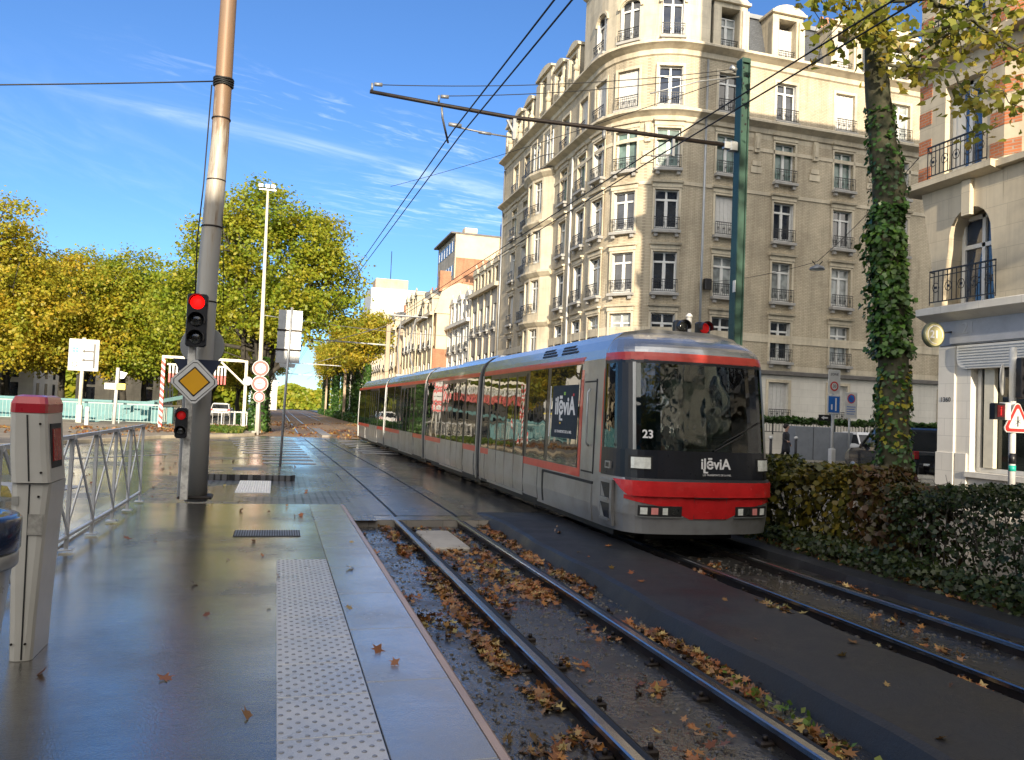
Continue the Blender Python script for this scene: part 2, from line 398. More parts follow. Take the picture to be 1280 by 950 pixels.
# ------------------------------------------------------------------ camera, sky, sun
yaw, pitch, roll = R(16.3), R(2.32), R(2.4)
fw = Vector((math.sin(yaw)*math.cos(pitch), math.cos(yaw)*math.cos(pitch), math.sin(pitch)))
rt = Vector((math.cos(yaw), -math.sin(yaw), 0)); up = rt.cross(fw)
r2 = rt*math.cos(roll)+up*math.sin(roll); u2 = -rt*math.sin(roll)+up*math.cos(roll)
cam = bpy.data.cameras.new('camera'); co = bpy.data.objects.new('camera', cam); COL.objects.link(co)
cam.sensor_width = 36; cam.lens = 36*1000/1280; cam.clip_end = 4000; cam.clip_start = .05
mw = Matrix((r2, u2, -fw)).transposed().to_4x4(); mw.translation = (0, 0, 1.8); co.matrix_world = mw
scene.camera = co
SUN_EL = R(12.5); tv = Vector((.13, 1, 0)).normalized()       # horizontal direction the light travels
w = bpy.data.worlds.new('World'); scene.world = w; w.use_nodes = True
nt = w.node_tree; bg = nt.nodes['Background']
sky = nt.nodes.new('ShaderNodeTexSky'); sky.sky_type = 'NISHITA'; sky.sun_disc = False
sky.sun_elevation = SUN_EL; sky.altitude = 0; sky.air_density = .85; sky.dust_density = .1; sky.ozone_density = 3.5
sky.sun_rotation = math.atan2(-tv.x, -tv.y)
# thin wisps of cirrus high over the trees
tc = nt.nodes.new('ShaderNodeTexCoord'); sp = nt.nodes.new('ShaderNodeSeparateXYZ'); L(nt, tc.outputs['Generated'], sp.inputs[0])
def M(op, a, b_=None, c=None):
    n_ = nt.nodes.new('ShaderNodeMath'); n_.operation = op
    for i, v in enumerate((a, b_, c)):
        if v is None: continue
        if isinstance(v, (int, float)): n_.inputs[i].default_value = v
        else: L(nt, v, n_.inputs[i])
    return n_.outputs[0]
zc = M('MAXIMUM', sp.outputs['Z'], .03)
cx_, cy_ = M('DIVIDE', sp.outputs['X'], zc), M('DIVIDE', sp.outputs['Y'], zc)
def band(ax, ay, bx, by, wid, sc, lo, hi, st, seed):
    """wisps along the segment a-b of the cloud layer"""
    dx, dy = bx-ax, by-ay; ln = math.hypot(dx, dy); dx /= ln; dy /= ln
    u = M('ADD', M('MULTIPLY', M('SUBTRACT', cx_, ax), dx), M('MULTIPLY', M('SUBTRACT', cy_, ay), dy))
    v = M('ADD', M('MULTIPLY', M('SUBTRACT', cx_, ax), -dy), M('MULTIPLY', M('SUBTRACT', cy_, ay), dx))
    cc = nt.nodes.new('ShaderNodeCombineXYZ'); L(nt, M('MULTIPLY', u, sc*.55), cc.inputs[0]); L(nt, M('MULTIPLY', v, sc*1.7), cc.inputs[1]); cc.inputs[2].default_value = seed
    no = N(nt, 'ShaderNodeTexNoise', Scale=1., Detail=8, Roughness=.62, Distortion=.6); L(nt, cc.outputs[0], no.inputs['Vector'])
    r_ = N(nt, 'ShaderNodeMapRange', interpolation_type='SMOOTHSTEP'); L(nt, no.outputs['Fac'], r_.inputs['Value']); r_.inputs['From Min'].default_value = lo; r_.inputs['From Max'].default_value = hi
    fall = M('POWER', 2.718, M('MULTIPLY', M('MULTIPLY', v, v), -1/(wid*wid)))
    uc = M('SUBTRACT', u, ln/2); f2 = M('POWER', 2.718, M('MULTIPLY', M('POWER', M('ABSOLUTE', M('DIVIDE', uc, ln*.6)), 4.), -1.))
    return M('MULTIPLY', M('MULTIPLY', r_.outputs[0], fall), M('MULTIPLY', f2, st))
c1 = band(-.5, 2.98, 1.1, 3.56, .085, 2.6, .3, .8, .42, 1.)
c2 = band(-.25, 2.62, 1.0, 3.12, .17, 9., .5, .75, .26, 2.)
c3 = band(.3, 3.75, 1.25, 3.95, .5, 8., .45, .75, .34, 3.)
c4 = band(-1.1, 2.9, -.3, 5., .5, 2., .4, .8, .10, 4.)
cl = c1
for c_ in (c2, c3, c4): cl = M('ADD', cl, c_)
cl = M('MINIMUM', cl, .8)
# broken bright cloud field added behind the viewer as fill light
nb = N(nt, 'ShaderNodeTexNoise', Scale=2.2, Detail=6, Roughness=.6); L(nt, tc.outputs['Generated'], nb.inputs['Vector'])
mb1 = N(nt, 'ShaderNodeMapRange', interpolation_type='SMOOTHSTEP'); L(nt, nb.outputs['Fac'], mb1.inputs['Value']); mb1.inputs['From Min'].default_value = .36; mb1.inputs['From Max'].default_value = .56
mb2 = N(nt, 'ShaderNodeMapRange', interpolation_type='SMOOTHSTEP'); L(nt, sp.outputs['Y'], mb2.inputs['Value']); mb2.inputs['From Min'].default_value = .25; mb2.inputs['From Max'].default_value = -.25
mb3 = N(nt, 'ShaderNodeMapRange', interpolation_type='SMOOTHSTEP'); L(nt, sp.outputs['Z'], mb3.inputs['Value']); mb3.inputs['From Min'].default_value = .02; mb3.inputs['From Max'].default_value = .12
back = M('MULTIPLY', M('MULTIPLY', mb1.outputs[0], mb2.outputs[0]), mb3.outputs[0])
mxs = nt.nodes.new('ShaderNodeMix'); mxs.data_type = 'RGBA'; L(nt, cl, mxs.inputs[0])
tint = nt.nodes.new('ShaderNodeMix'); tint.data_type = 'RGBA'; tint.blend_type = 'MULTIPLY'; tint.inputs[0].default_value = 1
L(nt, sky.outputs[0], tint.inputs[6]); tint.inputs[7].default_value = (.68, .82, .99, 1)
L(nt, tint.outputs[2], mxs.inputs[6]); mxs.inputs[7].default_value = (7.2, 7.6, 8.2, 1)
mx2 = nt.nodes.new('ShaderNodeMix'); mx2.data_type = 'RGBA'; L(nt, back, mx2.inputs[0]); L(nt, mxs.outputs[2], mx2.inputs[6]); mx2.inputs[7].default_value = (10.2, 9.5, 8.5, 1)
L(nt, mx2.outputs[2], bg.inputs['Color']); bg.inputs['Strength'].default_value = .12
sl = bpy.data.lights.new('sun', 'SUN'); sl.energy = 4.2; sl.angle = R(.5); sl.color = (1, .86, .66)
so = bpy.data.objects.new('sun', sl); COL.objects.link(so)
d_ = Vector((tv.x*math.cos(SUN_EL), tv.y*math.cos(SUN_EL), -math.sin(SUN_EL)))
so.rotation_euler = d_.to_track_quat('-Z', 'Y').to_euler(); so.location = (0, -30, 40)
scene.view_settings.view_transform = 'Standard'; scene.view_settings.look = 'None'; scene.view_settings.gamma = 1
scene.view_settings.exposure = .95
scene.render.engine = 'CYCLES'
cy = scene.cycles; cy.max_bounces = 6; cy.diffuse_bounces = 3; cy.glossy_bounces = 3; cy.transmission_bounces = 3; cy.transparent_max_bounces = 6
cy.use_denoising = True; cy.sample_clamp_indirect = 6; cy.caustics_reflective = False; cy.caustics_refractive = False

# ------------------------------------------------------------------ ground and paving
def sheet(name, poly, z, mat, sub=0):
    b = MB(); b.add([(x, y, z) for x, y in poly], [tuple(range(len(poly)))]); o = b.build(name, mat, fix=False); return struct(o)
def strip(name, xa, xb, y0, y1, z, mat, n=24, thick=None):
    """a sheet (or slab) that follows the slight bend of the line"""
    b = MB(); ys = [y0+(y1-y0)*i/n for i in range(n+1)]
    top = [[(xa+bend(y), y, z), (xb+bend(y), y, z)] for y in ys]
    if thick is None: b.loft(top, False, False)
    else: b.loft([[(xa+bend(y), y, z-thick), (xb+bend(y), y, z-thick), (xb+bend(y), y, z), (xa+bend(y), y, z)] for y in ys])
    o = b.build(name, mat); return struct(o)
# ground: one sheet with the sunken track trench cut lower (z drops to -0.16 between X 1.1..8)
b = MB()
xs = [-1500, -60, -2, 1.08, 1.1, 3.45, 3.47, 7.0, 7.02, 60, 1500]
b.add([(-1500,-1500,-.16),(1500,-1500,-.16),(1500,2500,-.16),(-1500,2500,-.16)], [(0,1,2,3)])
struct(b.build('ground', ground_far, fix=False))
sheet('crossing_road', [(-40, 12.9), (4.9, 12.9), (4.9, 13.6), (40, 13.6), (40, 44.5), (-1.2, 44.5), (-2.2, 42.5), (-5, 38.5), (-8.5, 29), (-40, 22)], 0, asphalt)
sheet('left_road', [(-40, -40), (-2.05, -40), (-2.05, 12.9), (-40, 12.9)], 0, asphalt)
sheet('side_street', [(8.6, -40), (13.2, -40), (13.2, 13.6), (8.6, 13.6)], 0, asphalt_dry)
b = MB(); b.box(13.2, 16.2, -40, 13.6, -.1, .12); struct(b.build('right_pavement', pale_pave))
b = MB(); b.box(17.0, 60, 36.6, 40, -.05, .13); struct(b.build('far_pavement', pale_pave))
b = MB(); b.box(13.5, 17.2, 44.5, 140, -.05, .12); struct(b.build('boulevard_pavement', pale_pave))
sheet('boulevard_road', [(8.8, 44.5), (13.5, 44.5), (13.5, 260), (8.8, 260)], .004, asphalt_dry)
sheet('left_boulevard_road', [(-30, 60), (-17, 60), (-17, 260), (-30, 260)], .004, asphalt_dry)
# far side pavement, its edge runs slantwise
b = MB(); poly = [(-60, 20), (-40, 22.2), (-8.5, 29.1), (-5, 38.6), (-2.2, 42.6), (-1.2, 44.6), (-1.2, 46.2), (-3.0, 60), (-60, 60)]
b.prism(poly, -.1, .1, 'z'); struct(b.build('far_side_pavement', plain('worn_pavement', (.26, .22, .17), .8, var=.4, sc=.8))) 
b = MB(); k_ = poly[1:7]
b.loft([[(x, y, -.05), (x, y, .125), (x+.16, y-.05, .125), (x+.16, y-.05, -.05)][::1] for x, y in k_])
struct(b.build('far_kerb', stone_warm))
# planted far track bed, beyond the crossing
strip('far_trackbed', -1.4, 8.6, 44.5, 200, .0, soil_far, 40)
for xa, xb in ((3.05, 3.6),): strip('trackbed_kerb', xa, xb, 45.2, 58, .12, pale_pave, 8, .2)
struct(leaf_mesh('verge_grass', np.random.default_rng(3).uniform([-4.4, 44.2, .1], [-1.7, 52, .25], (2500, 3)), np.tile([1., 0, .2], (2500, 1)), .22, grass_mat, None, (-3, 48, .1), 4)); bpy.data.objects['verge_grass']['kind'] = 'stuff'

# near, sunken track beds
strip('near_trackbed', 1.0, 3.5, -6, 13.2, -.11, mud, 12)
strip('second_trackbed', 4.8, 7.05, -6, 13.2, -.10, mud, 12)
b = MB(); b.box(1.0, 4.9, 12.9, 13.6, -.15, -.005); struct(b.build('crossing_threshold', pale_pave))
strip('track_setts', 1.62, 3.32, 13.4, 44.5, .004, setts_track, 16)
strip('second_track_setts', 4.9, 6.6, 13.4, 44.5, .004, setts_track, 16)
sheet('setts_paving', [(-2.3, 12.8), (1.62, 12.8), (1.6, 21.5), (-1.2, 21.5), (-2.3, 19)], .004, setts)
# walkway between the tracks, uneven worn edges
b = MB(); rows = []
for i in range(81):
    y = -6+19.8*i/80
    j1, j2 = .012*math.sin(y*5.3)+.03*math.sin(y*1.7), .02*math.sin(y*3.1)+.012*math.sin(y*8)
    zt = .06 if y < 13 else .06-(y-13)*.06
    rows.append([(3.42+j1, y, -.13), (3.50+j1, y, zt-.02), (3.56+j1, y, zt), (4.72+j2, y, zt), (4.80+j2, y, zt-.03), (4.86+j2, y, -.13)])
b.loft(rows); struct(b.build('walkway', walk_mat))
b = MB(); rows = []
for i in range(61):
    y = -6+19.4*i/60; j1 = rnd.uniform(-.03, .03)
    rows.append([(6.72+j1, y, -.13), (6.76+j1, y, .0), (7.05, y, .02), (7.05, y, -.13)])
b.loft(rows); struct(b.build('track_kerb', walk_mat))
strip('hedge_bed', 7.03, 8.6, -6, 22, .0, soil, 20, .15)

# tram stop platform: asphalt field, tactile strip, edge slabs
b = MB(); b.box(-2.02, .555, -8, 12.72, -.05, .26); plat = struct(b.build('platform', platform_mat))
b = MB(); y = -3.0
while y < 12.7:
    y1 = min(y+1.08, 12.72); b.bbox(.56, 1.03, y+.004, y1-.004, -.05, .262, .004); y = y1
struct(b.build('edge_slabs', slab_mat))
b = MB(); b.loft([[(1.033, y, -.12), (1.033, y, .264), (1.075, y, .262), (1.10, y, .235), (1.10, y, -.12)] for y in (-3, 3, 8.2, 12.72)]); struct(b.build('platform_nosing', nosing_mat))
b = MB(); b.box(-2.02, 1.1, 12.724, 12.95, -.05, .02); struct(b.build('platform_end_kerb', slab_mat))
ty = [8.20-.546*i for i in range(16)]
for i, y in enumerate(ty):
    if y-.546 < 1.5: break
    b = MB(); b.bbox(.078, .552, y-.542, y-.004, .2, .2665, .003)
    b.cur = 1
    for r_ in range(10):
        for c_ in range(6):
            x = .078+.474*((c_+.5+(.25 if r_ % 2 else -.25))/6); yy = y-.546*(r_+.5)/10
            ring = []
            b.loft([[(x+.0135*math.cos(a)*q, yy+.0135*math.sin(a)*q, zz) for a in [j*math.pi/4 for j in range(8)]] for q, zz in ((1, .2660), (.75, .2705))])
    struct(b.build('tactile_tile', [tact_mat, dome_mat]))
b = MB(); b.box(-.70, -.03, 16.6, 19.1, 0, .012); b.cur = 0
for i in range(13):
    for j in range(26): b.lathe([(.018, 0), (.012, .008)], (-.675+.05*i, 16.7+.093*j, .012), 6)
struct(b.build('white_tactile_pad', plain('white_tactile', (.78, .77, .74), .6, var=.12, sc=8)))
b = MB(); b.prism([(-1.9, 19.3), (.38, 19.2), (.5, 19.4), (.5, 22.3), (-1.6, 22.3)], -.02, .13, 'z'); struct(b.build('traffic_island', setts))
# kerb under the railing
b = MB(); b.box(-2.22, -2.0, -8, 12.75, -.05, .285); struct(b.build('platform_kerb', slab_mat))
# zebra stripes across the whole line and a hatched wedge
for y0, xa, xb in [(24.6+1.55*i, 0, 0) for i in range(12)]:
    for (x0, x1) in ((-.4-(y0-23)*.07, 1.35), (3.5, 4.9), (6.8, 8.6)):
        if x0 < 0 and y0 < 28: x0 = -.2
        if y0 < 30 and x0 > 3: continue
        struct(sheet('zebra_stripe', [(x0+bend(y0), y0), (x1+bend(y0), y0), (x1+bend(y0), y0+.55), (x0+bend(y0), y0+.55)], .008, mark_white))
sheet('road_arrow_marking', [(-5.2, 15.5), (-4.2, 15.2), (-3.5, 17.5), (-5.5, 18.2)], .008, mark_white)
sheet('lane_line', [(-6.0, 24), (-3.2, 27.5), (-3.3, 27.7), (-6.2, 24.2)], .008, mark_white)

# grates and covers
g_ = thing('drain_grate', (.0, 9.87, .26), 'flat wet metal drain grate set in the platform floor', 'grate')
b = MB(); b.box(-.40, .345, 9.63, 10.1, .255, .264); b.build('frame', steel_dark, g_)
b = MB(); 
for i in range(26): b.box(-.385+.028*i, -.37+.028*i, 9.65, 10.08, .264, .272)
b.build('slats', galv_dark, g_)
b = MB(); b.bbox(2.12, 2.62, 10.6, 12.1, -.12, -.045, .02); tag(b.build('drain_cover', stone_grey), 'pale concrete cable cover lying between the near rails', 'cover')
b = MB(); b.bbox(-.95, -.35, 20.5, 21.3, .128, .137, .004); tag(b.build('manhole_cover', galv_dark), 'rectangular manhole cover in the small paved island', 'cover')

# ------------------------------------------------------------------ rails
def rail(x, y0, y1, label):
    b = MB(); b.cur = 0; ys = [y0+(y1-y0)*(i/70)**1.3 for i in range(71)]
    b.loft([[(x-.035+bend(y), y, -.035), (x-.035+bend(y), y, -.006), (x-.026+bend(y), y, 0.003), (x+.026+bend(y), y, 0.003), (x+.035+bend(y), y, -.006), (x+.035+bend(y), y, -.035)] for y in ys])
    r_ = tag(b.build('rail', steel_bright, origin=(x, y0, -.1)), label, 'rail', 'rails of the two tram tracks')
    b = MB(); b.loft([[(x-.013+bend(y), y, -.13), (x-.013+bend(y), y, -.03), (x+.013+bend(y), y, -.03), (x+.013+bend(y), y, -.13)] for y in ys]); b.build('web', steel_dark, r_)
    b = MB(); yb = [y for y in ys if y < 13.3]+[13.3]
    b.loft([[(x+.05+bend(y), y, -.13), (x+.05+bend(y), y, -.022), (x+.085+bend(y), y, -.012), (x+.15+bend(y), y, -.06), (x+.17+bend(y), y, -.13)] for y in yb]); b.build('guard_strip', rubber, r_)
    b = MB(); yb = [13.3]+[y for y in ys if y > 13.3 and y < 45]
    b.loft([[(x+.036+bend(y), y, .007), (x+.085+bend(y), y, .007)] for y in yb], False, False); b.build('groove', rubber, r_, fix=False)
    b = MB(); y = 1.2
    while y < 12.6:
        for s in (-1, 1):
            if s > 0: b.bbox(x+.165, x+.25, y-.04, y+.04, -.13, -.075, .01); b.lathe([(.018, 0), (.016, .03)], (x+.21, y, -.075), 6)
            else: b.bbox(x-.12, x-.02, y-.04, y+.04, -.13, -.085, .01); b.lathe([(.018, 0), (.016, .03)], (x-.07, y, -.085), 6)
        y += .75
    b.build('rail_clips', steel_dark, r_)['kind'] = 'stuff'
rail(1.93, -6, 200, 'shiny near rail beside the platform edge')
rail(2.96, -6, 200, 'shiny rail beside the asphalt walkway, on the empty track')
rail(5.2, -6, 200, 'dark rail under the near side of the tram')
rail(6.2, -6, 200, 'dark rail nearest the hedge, under the far side of the tram')

# ------------------------------------------------------------------ fallen leaves, rubble
rg = np.random.default_rng(11)
def scatter(name, rows, size, mat, shape, kind='stuff', zj=.03, seed=1):
    C = []
    for (x0, x1, y0, y1, z, n, clump) in rows:
        if clump:
            cs = rg.uniform([x0, y0], [x1, y1], (max(1, n//22), 2)); q = cs[rg.integers(0, len(cs), n)]+rg.normal(0, clump, (n, 2))*[.45, 1.1]
            q[:, 0] = np.clip(q[:, 0], x0-.02, x1+.02)
        else: q = rg.uniform([x0, y0], [x1, y1], (n, 2))
        C.append(np.column_stack([q[:, 0]+[bend(v) for v in q[:, 1]], q[:, 1], z+rg.uniform(0.004, zj, n)]))
    C = np.vstack(C); nr = np.tile([0, 0, 1.3], (len(C), 1))
    o = leaf_mesh(name, C, nr, size, mat, None, tuple(C.mean(0)), shape, .45, seed); o['kind'] = kind; return o
scatter('fallen_leaves', [(1.12, 1.85, 1, 13, -.11, 420, .13), (1.66, 1.88, 1, 12.9, -.11, 1300, .09), (2.1, 2.9, 1, 12.9, -.11, 650, .13), (3.14, 3.45, 1, 13, -.11, 1900, .10), (2.15, 2.8, 7.5, 12.8, -.10, 900, .16),
    (5.4, 6.1, 1, 10, -.10, 240, .14), (4.9, 5.15, 1, 10, -.10, 260, .1), (6.4, 6.72, 1, 10, -.1, 160, .12), (7.05, 8.4, 1, 12, .0, 1700, .2)], .064, leaf_brown, 12, seed=4)
scatter('scattered_leaves', [(3.6, 4.7, 1.5, 13, .06, 26, 0), (-1.9, .5, 2.5, 12.5, .262, 20, 0), (.6, 1.0, 4, 12, .264, 5, 0), (4.6, 4.8, 1.5, 9, .05, 60, .12), (-6, 1, 13, 30, .006, 80, 0)], .07, leaf_brown, 12, zj=.014, seed=5)
scatter('verge_leaves', [(-7, -1.3, 43, 58, .1, 1500, .7), (-1.2, 8, 45, 80, .01, 1100, .8), (-12, -5, 36, 46, .11, 500, .5)], .13, leaf_brown, 6, zj=.06, seed=6)
def rubble(name, rows, mat):
    b = MB()
    for (x0, x1, y0, y1, z, n, s0, s1) in rows:
        for i in range(n):
            x, y, s_ = rnd.uniform(x0, x1), rnd.uniform(y0, y1), rnd.uniform(s0, s1)
            pts = []
            for (a, c_, e) in ((-1,-1,-1),(1,-1,-1),(1,1,-1),(-1,1,-1),(-1,-1,1),(1,-1,1),(1,1,1),(-1,1,1)):
                k = .55 if e > 0 else 1
                pts.append((x+a*s_*k*rnd.uniform(.5,1.1), y+c_*s_*k*rnd.uniform(.5,1.1), z+(e*.5+.3)*s_*rnd.uniform(.5,1)))
            b.add(pts, [(0,3,2,1),(4,5,6,7),(0,1,5,4),(1,2,6,5),(2,3,7,6),(3,0,4,7)])
    o = b.build(name, mat); o['kind'] = 'stuff'; return o
rubble('ballast_stones', [(1.12, 1.88, 1, 13, -.115, 1500, .008, .026), (2.1, 2.9, 1, 13, -.115, 1500, .008, .026), (3.14, 3.5, 1, 13, -.115, 900, .008, .03), (5.4, 6.15, 1, 10, -.105, 500, .008, .03), (4.9, 5.15, 1, 10, -.1, 300, .008, .03)], wet('ballast_stone', (.075, .07, .062), .15, .5, .5, 60, speck=.6))
# ------------------------------------------------------------------ tram
TC = 5.7
tram = thing('tram', (TC, 9.75, 0), 'long silver tram with red bands, black windscreen and fleet number 23', 'tram')
def tp(x, y, z): return (TC+x+bend(y), y, z)
SEC = [(-1.17,.25),(-1.2,.5),(-1.2,1.0),(-1.19,1.8),(-1.17,2.64),(-1.14,2.78),(-1.06,2.92),(-.90,3.04),(-.5,3.11),(.5,3.11),(.90,3.04),(1.06,2.92),(1.14,2.78),(1.17,2.64),(1.19,1.8),(1.2,1.0),(1.2,.5),(1.17,.25)]
def sx(z, sgn=-1):
    """half width at height z"""
    S = SEC[:8]
    for (a, za), (b_, zb) in zip(S, S[1:]):
        if za <= z <= zb: return sgn*-(a+(b_-a)*(z-za)/(zb-za))
    return sgn*1.17 if z < 2 else sgn*.90
def side(mb, y0, y1, z0, z1, off=.004, s=-1, n=None):
    """panel lying on the tram's side, slightly proud"""
    n = n or max(1, int((y1-y0)/1.5)+1); rows = []
    zs = [z0+(z1-z0)*k/4 for k in range(5)]
    for i in range(n+1):
        y = y0+(y1-y0)*i/n
        outer = [tp(sx(z, s)+s*off, y, z) for z in zs]; inner = [tp(sx(z, s)-s*.02, y, z) for z in (z1, z0)]
        rows.append(outer+inner)
    mb.loft(rows)
mods = [(10.7, 17.72), (18.08, 24.3), (24.66, 32.3), (32.66, 41.3)]
for k, (a, c_) in enumerate(mods):
    mb = MB(); n = 8; rows = []
    for i in range(n+1):
        y = a+(c_-a)*i/n
        if k == 3 and i == n: rows.append([tp(x*.93, y, z if z < 2 else 2+(z-2)*.8) for x, z in SEC])
        else: rows.append([tp(x, y, z) for x, z in SEC])
    nn = len(SEC); mb.loft(rows)
    for i, f in enumerate(mb.f):
        if len(f) == 4 and all(mb.v[j][2] > 2.6 for j in f): mb.mi[i] = 1
    body = mb.build('body_section', [silver, silver_roof], tram)
    if k == 0: body0 = body
    # cant line and waist bands
    for s in (-1, 1):
        mb = MB(); side(mb, a+(.85 if k == 0 else .05), c_-.05, 2.60, 2.70, .006, s); mb.build('cant_band', tram_redband, tram)
        mb = MB(); side(mb, a+(.85 if k == 0 else .05), c_-.05, .86, .985, .006, s); mb.build('waist_band', tram_redband, tram)
# bellows between sections
for (a, c_) in ((17.70, 18.1), (24.28, 24.68), (32.28, 32.68)):
    mb = MB(); rows = []
    for i in range(9):
        y = a+(c_-a)*i/8; q = .955 if i % 2 else .985
        rows.append([tp(x*q, y, .3+(z-.25)*q) for x, z in SEC])
    mb.loft(rows); mb.build('bellows', rubber, tram)
    mb = MB(); side(mb, a-.04, a+.05, .27, 2.6, .012); side(mb, c_-.05, c_+.04, .27, 2.6, .012); mb.build('joint_trim', tram_frame, tram)
# glazing: (section, list of panes, doors)
def panes(lst, s=-1, z0=1.0, z1=2.585):
    for (y0, y1) in lst:
        mb = MB(); side(mb, y0+.015, y1-.015, z0, z1, .008, s); g_ = mb.build('window', glass_tram, tram)
def door(y0, y1, s=-1):
    nl = 4 if y1-y0 > 2 else 2; w_ = (y1-y0)/nl
    for i in range(nl):
        a, c_ = y0+i*w_+.012, y0+(i+1)*w_-.012
        mb = MB(); side(mb, a, c_, .33, .99, .009, s); d_ = mb.build('door', silver, tram)
        mb = MB(); side(mb, a+.05, c_-.05, 1.0, 2.5, .0125, s); mb.build('door_glass', glass_tram, d_)
        mb = MB(); side(mb, a, a+.05, .99, 2.52, .010, s); side(mb, c_-.05, c_, .99, 2.52, .010, s); side(mb, a, c_, 2.5, 2.55, .010, s); mb.build('door_frame', tram_black, d_)
        mb = MB(); side(mb, a-.012, a, .33, 2.55, .011, s); mb.build('seal', rubber, d_)
    mb = MB(); side(mb, y0, y1, .27, .32, .03, s); mb.build('door_sill', tram_frame, tram)
for s in (-1, 1):
    panes([(11.62, 13.05), (13.2, 14.25), (17.05, 17.62)], s); door(14.4, 17.0, s)
    panes([(18.2, 19.3), (22.15, 24.2)], s); door(19.4, 22.05, s)
    panes([(24.75, 26.2), (29.0, 30.3), (30.4, 32.2)], s); door(26.3, 28.9, s)
    panes([(32.75, 34.3), (37.0, 38.5), (38.6, 40.9)], s); door(34.4, 36.9, s)
    # black pillars behind the glass line
    mb = MB()
    for y0, y1 in ((11.6, 17.66), (18.14, 24.24), (24.72, 32.24), (32.72, 41.0)): side(mb, y0, y1, .99, 2.6, .0035, s)
    mb.build('window_surround', tram_black, tram)
    # red vertical end of the band by the cab, rounded
    mb = MB(); side(mb, 11.5, 11.6, .86, 2.70, .0065, s); mb.build('band_end', tram_redband, tram)
    # cab door with long handrail
    mb = MB(); side(mb, 10.98, 11.42, .98, 2.3, .006, s); cd = mb.build('cab_door', silver, tram)
    mb = MB(); side(mb, 10.955, 10.985, .95, 2.35, .008, s); side(mb, 10.98, 11.44, 2.3, 2.325, .008, s); side(mb, 10.98, 11.44, .955, .98, .008, s); mb.build('seal', rubber, cd)
    mb = MB(); mb.tube([tp(s*1.22, 11.12, 1.35), tp(s*1.26, 11.12, 1.4), tp(s*1.26, 11.12, 2.15), tp(s*1.22, 11.12, 2.2)], .016, 8); mb.build('handrail', galv, cd)
    # bogie cover
    mb = MB()
    side(mb, 10.95, 13.25, .80, .84, .012, s); side(mb, 13.2, 13.27, .3, .82, .012, s); mb.build('wheel_arch_trim', rubber, tram)
    mb = MB(); side(mb, 10.98, 13.17, .27, .78, .014, s); mb.build('bogie_cover', silver, tram)
    for y0, y1 in ((18.3, 19.2), (30.5, 32.1), (22.4, 24.1), (38.2, 40.6)):
        mb = MB(); side(mb, y0, y1, .3, .80, .01, s); mb.build('skirt_panel', silver, tram)
for s in (-1, 1):
    for y_ in (13.55, 17.3, 18.25, 24.15, 26.1, 29.05, 31.0, 34.1, 37.1, 40.5):
        mb = MB(); side(mb, y_-.006, y_+.006, .28, .855, .0045, s); mb.build('panel_seam', rubber, tram)
    for a_, c__ in ((13.6, 17.6), (18.2, 24.2), (24.8, 32.2), (32.8, 41.0)):
        mb = MB(); side(mb, a_, c__, .245, .30, .012, s); mb.build('skirt_rubber', rubber, tram)
# ad poster inside a window
def side_text(body, y, z, size, mat, bold=.01, spc=1., s=-1, off=.013, nm='lettering', sxx=1.):
    M_ = facing(tp(sx(z, s)+s*off, y, z), (0, -1, 0) if s < 0 else (0, 1, 0), (0, 0, 1))
    return text(body, size, mat, tram, M_, nm, .001, bold, spc, sxx)
mb = MB(); side(mb, 11.68, 12.88, 1.42, 2.28, .0105); poster = mb.build('poster', sticker_navy, tram); poster['label'] = 'dark poster with the white network name behind the window'
side_text('i\u0142\u0113viA'.replace('\u0142', 'l'), 12.27, 1.93, .40, white_print, .012, 1.0)
mb = MB(); side(mb, 12.45, 12.51, 1.70, 1.80, .0125); side(mb, 12.36, 12.50, 1.70, 1.735, .0125); mb.build('letter_tail', white_print, tram)
mb = MB(); side(mb, 12.26, 12.34, 2.12, 2.17, .0125); mb.build('green_dot', green_print, tram)
mb = MB(); side(mb, 11.86, 11.92, 2.10, 2.14, .0125); mb.build('red_dot', red_print, tram)
mb = MB(); side(mb, 12.43, 12.49, 1.645, 1.675, .0125); mb.build('yellow_dot', yellow_print, tram)
side_text('LES TRANSPORTS DE LA MEL', 12.3, 1.52, .062, white_print, .001)
mb = MB(); side(mb, 12.98, 13.02, 1.42, 2.28, .0105); mb.build('poster_edge', white_print, tram)
# roof louvres near the cab
mb = MB()
for (y0, y1) in ((11.95, 12.75), (12.95, 13.75)):
    for k in range(3):
        rows = []
        for y in (y0+.14*k, y1-.05+.04*k):
            z0 = 2.80+.055*k; z1 = z0+.03
            rows.append([tp(sx(z0)-.012, y, z0), tp(sx(z1)-.012, y, z1), tp(sx(z1)+.02, y, z1), tp(sx(z0)+.02, y, z0)])
        mb.loft(rows)
mb.build('roof_vent', rubber, tram)
for y0, y1 in ((19, 23), (26, 31)):
    mb = MB(); mb.bbox(TC-.5+bend(y0), TC+.5+bend(y1), y0, y1, 3.08, 3.2, .05); mb.build('roof_equipment', silver_roof, tram)
# pantograph folded up to the wire
pg = MB(); y = 34.5; xb = TC+bend(y)
for s in (-.35, .35):
    pg.tube([(xb+s, y, 3.15), (xb+s*.7, y+1.6, 4.5), (xb+s*.9, y+.3, 5.75)], .03, 6)
pg.bar((xb-.8, y+.3, 5.8), (xb+.8, y+.3, 5.8), .06, .05); pg.bar((xb-.8, y+.1, 5.8), (xb+.8, y+.1, 5.8), .06, .05); pg.bar((xb-.5, y, 3.2), (xb+.5, y, 3.2), .08, .08)
pg.build('pantograph', galv_dark, tram)

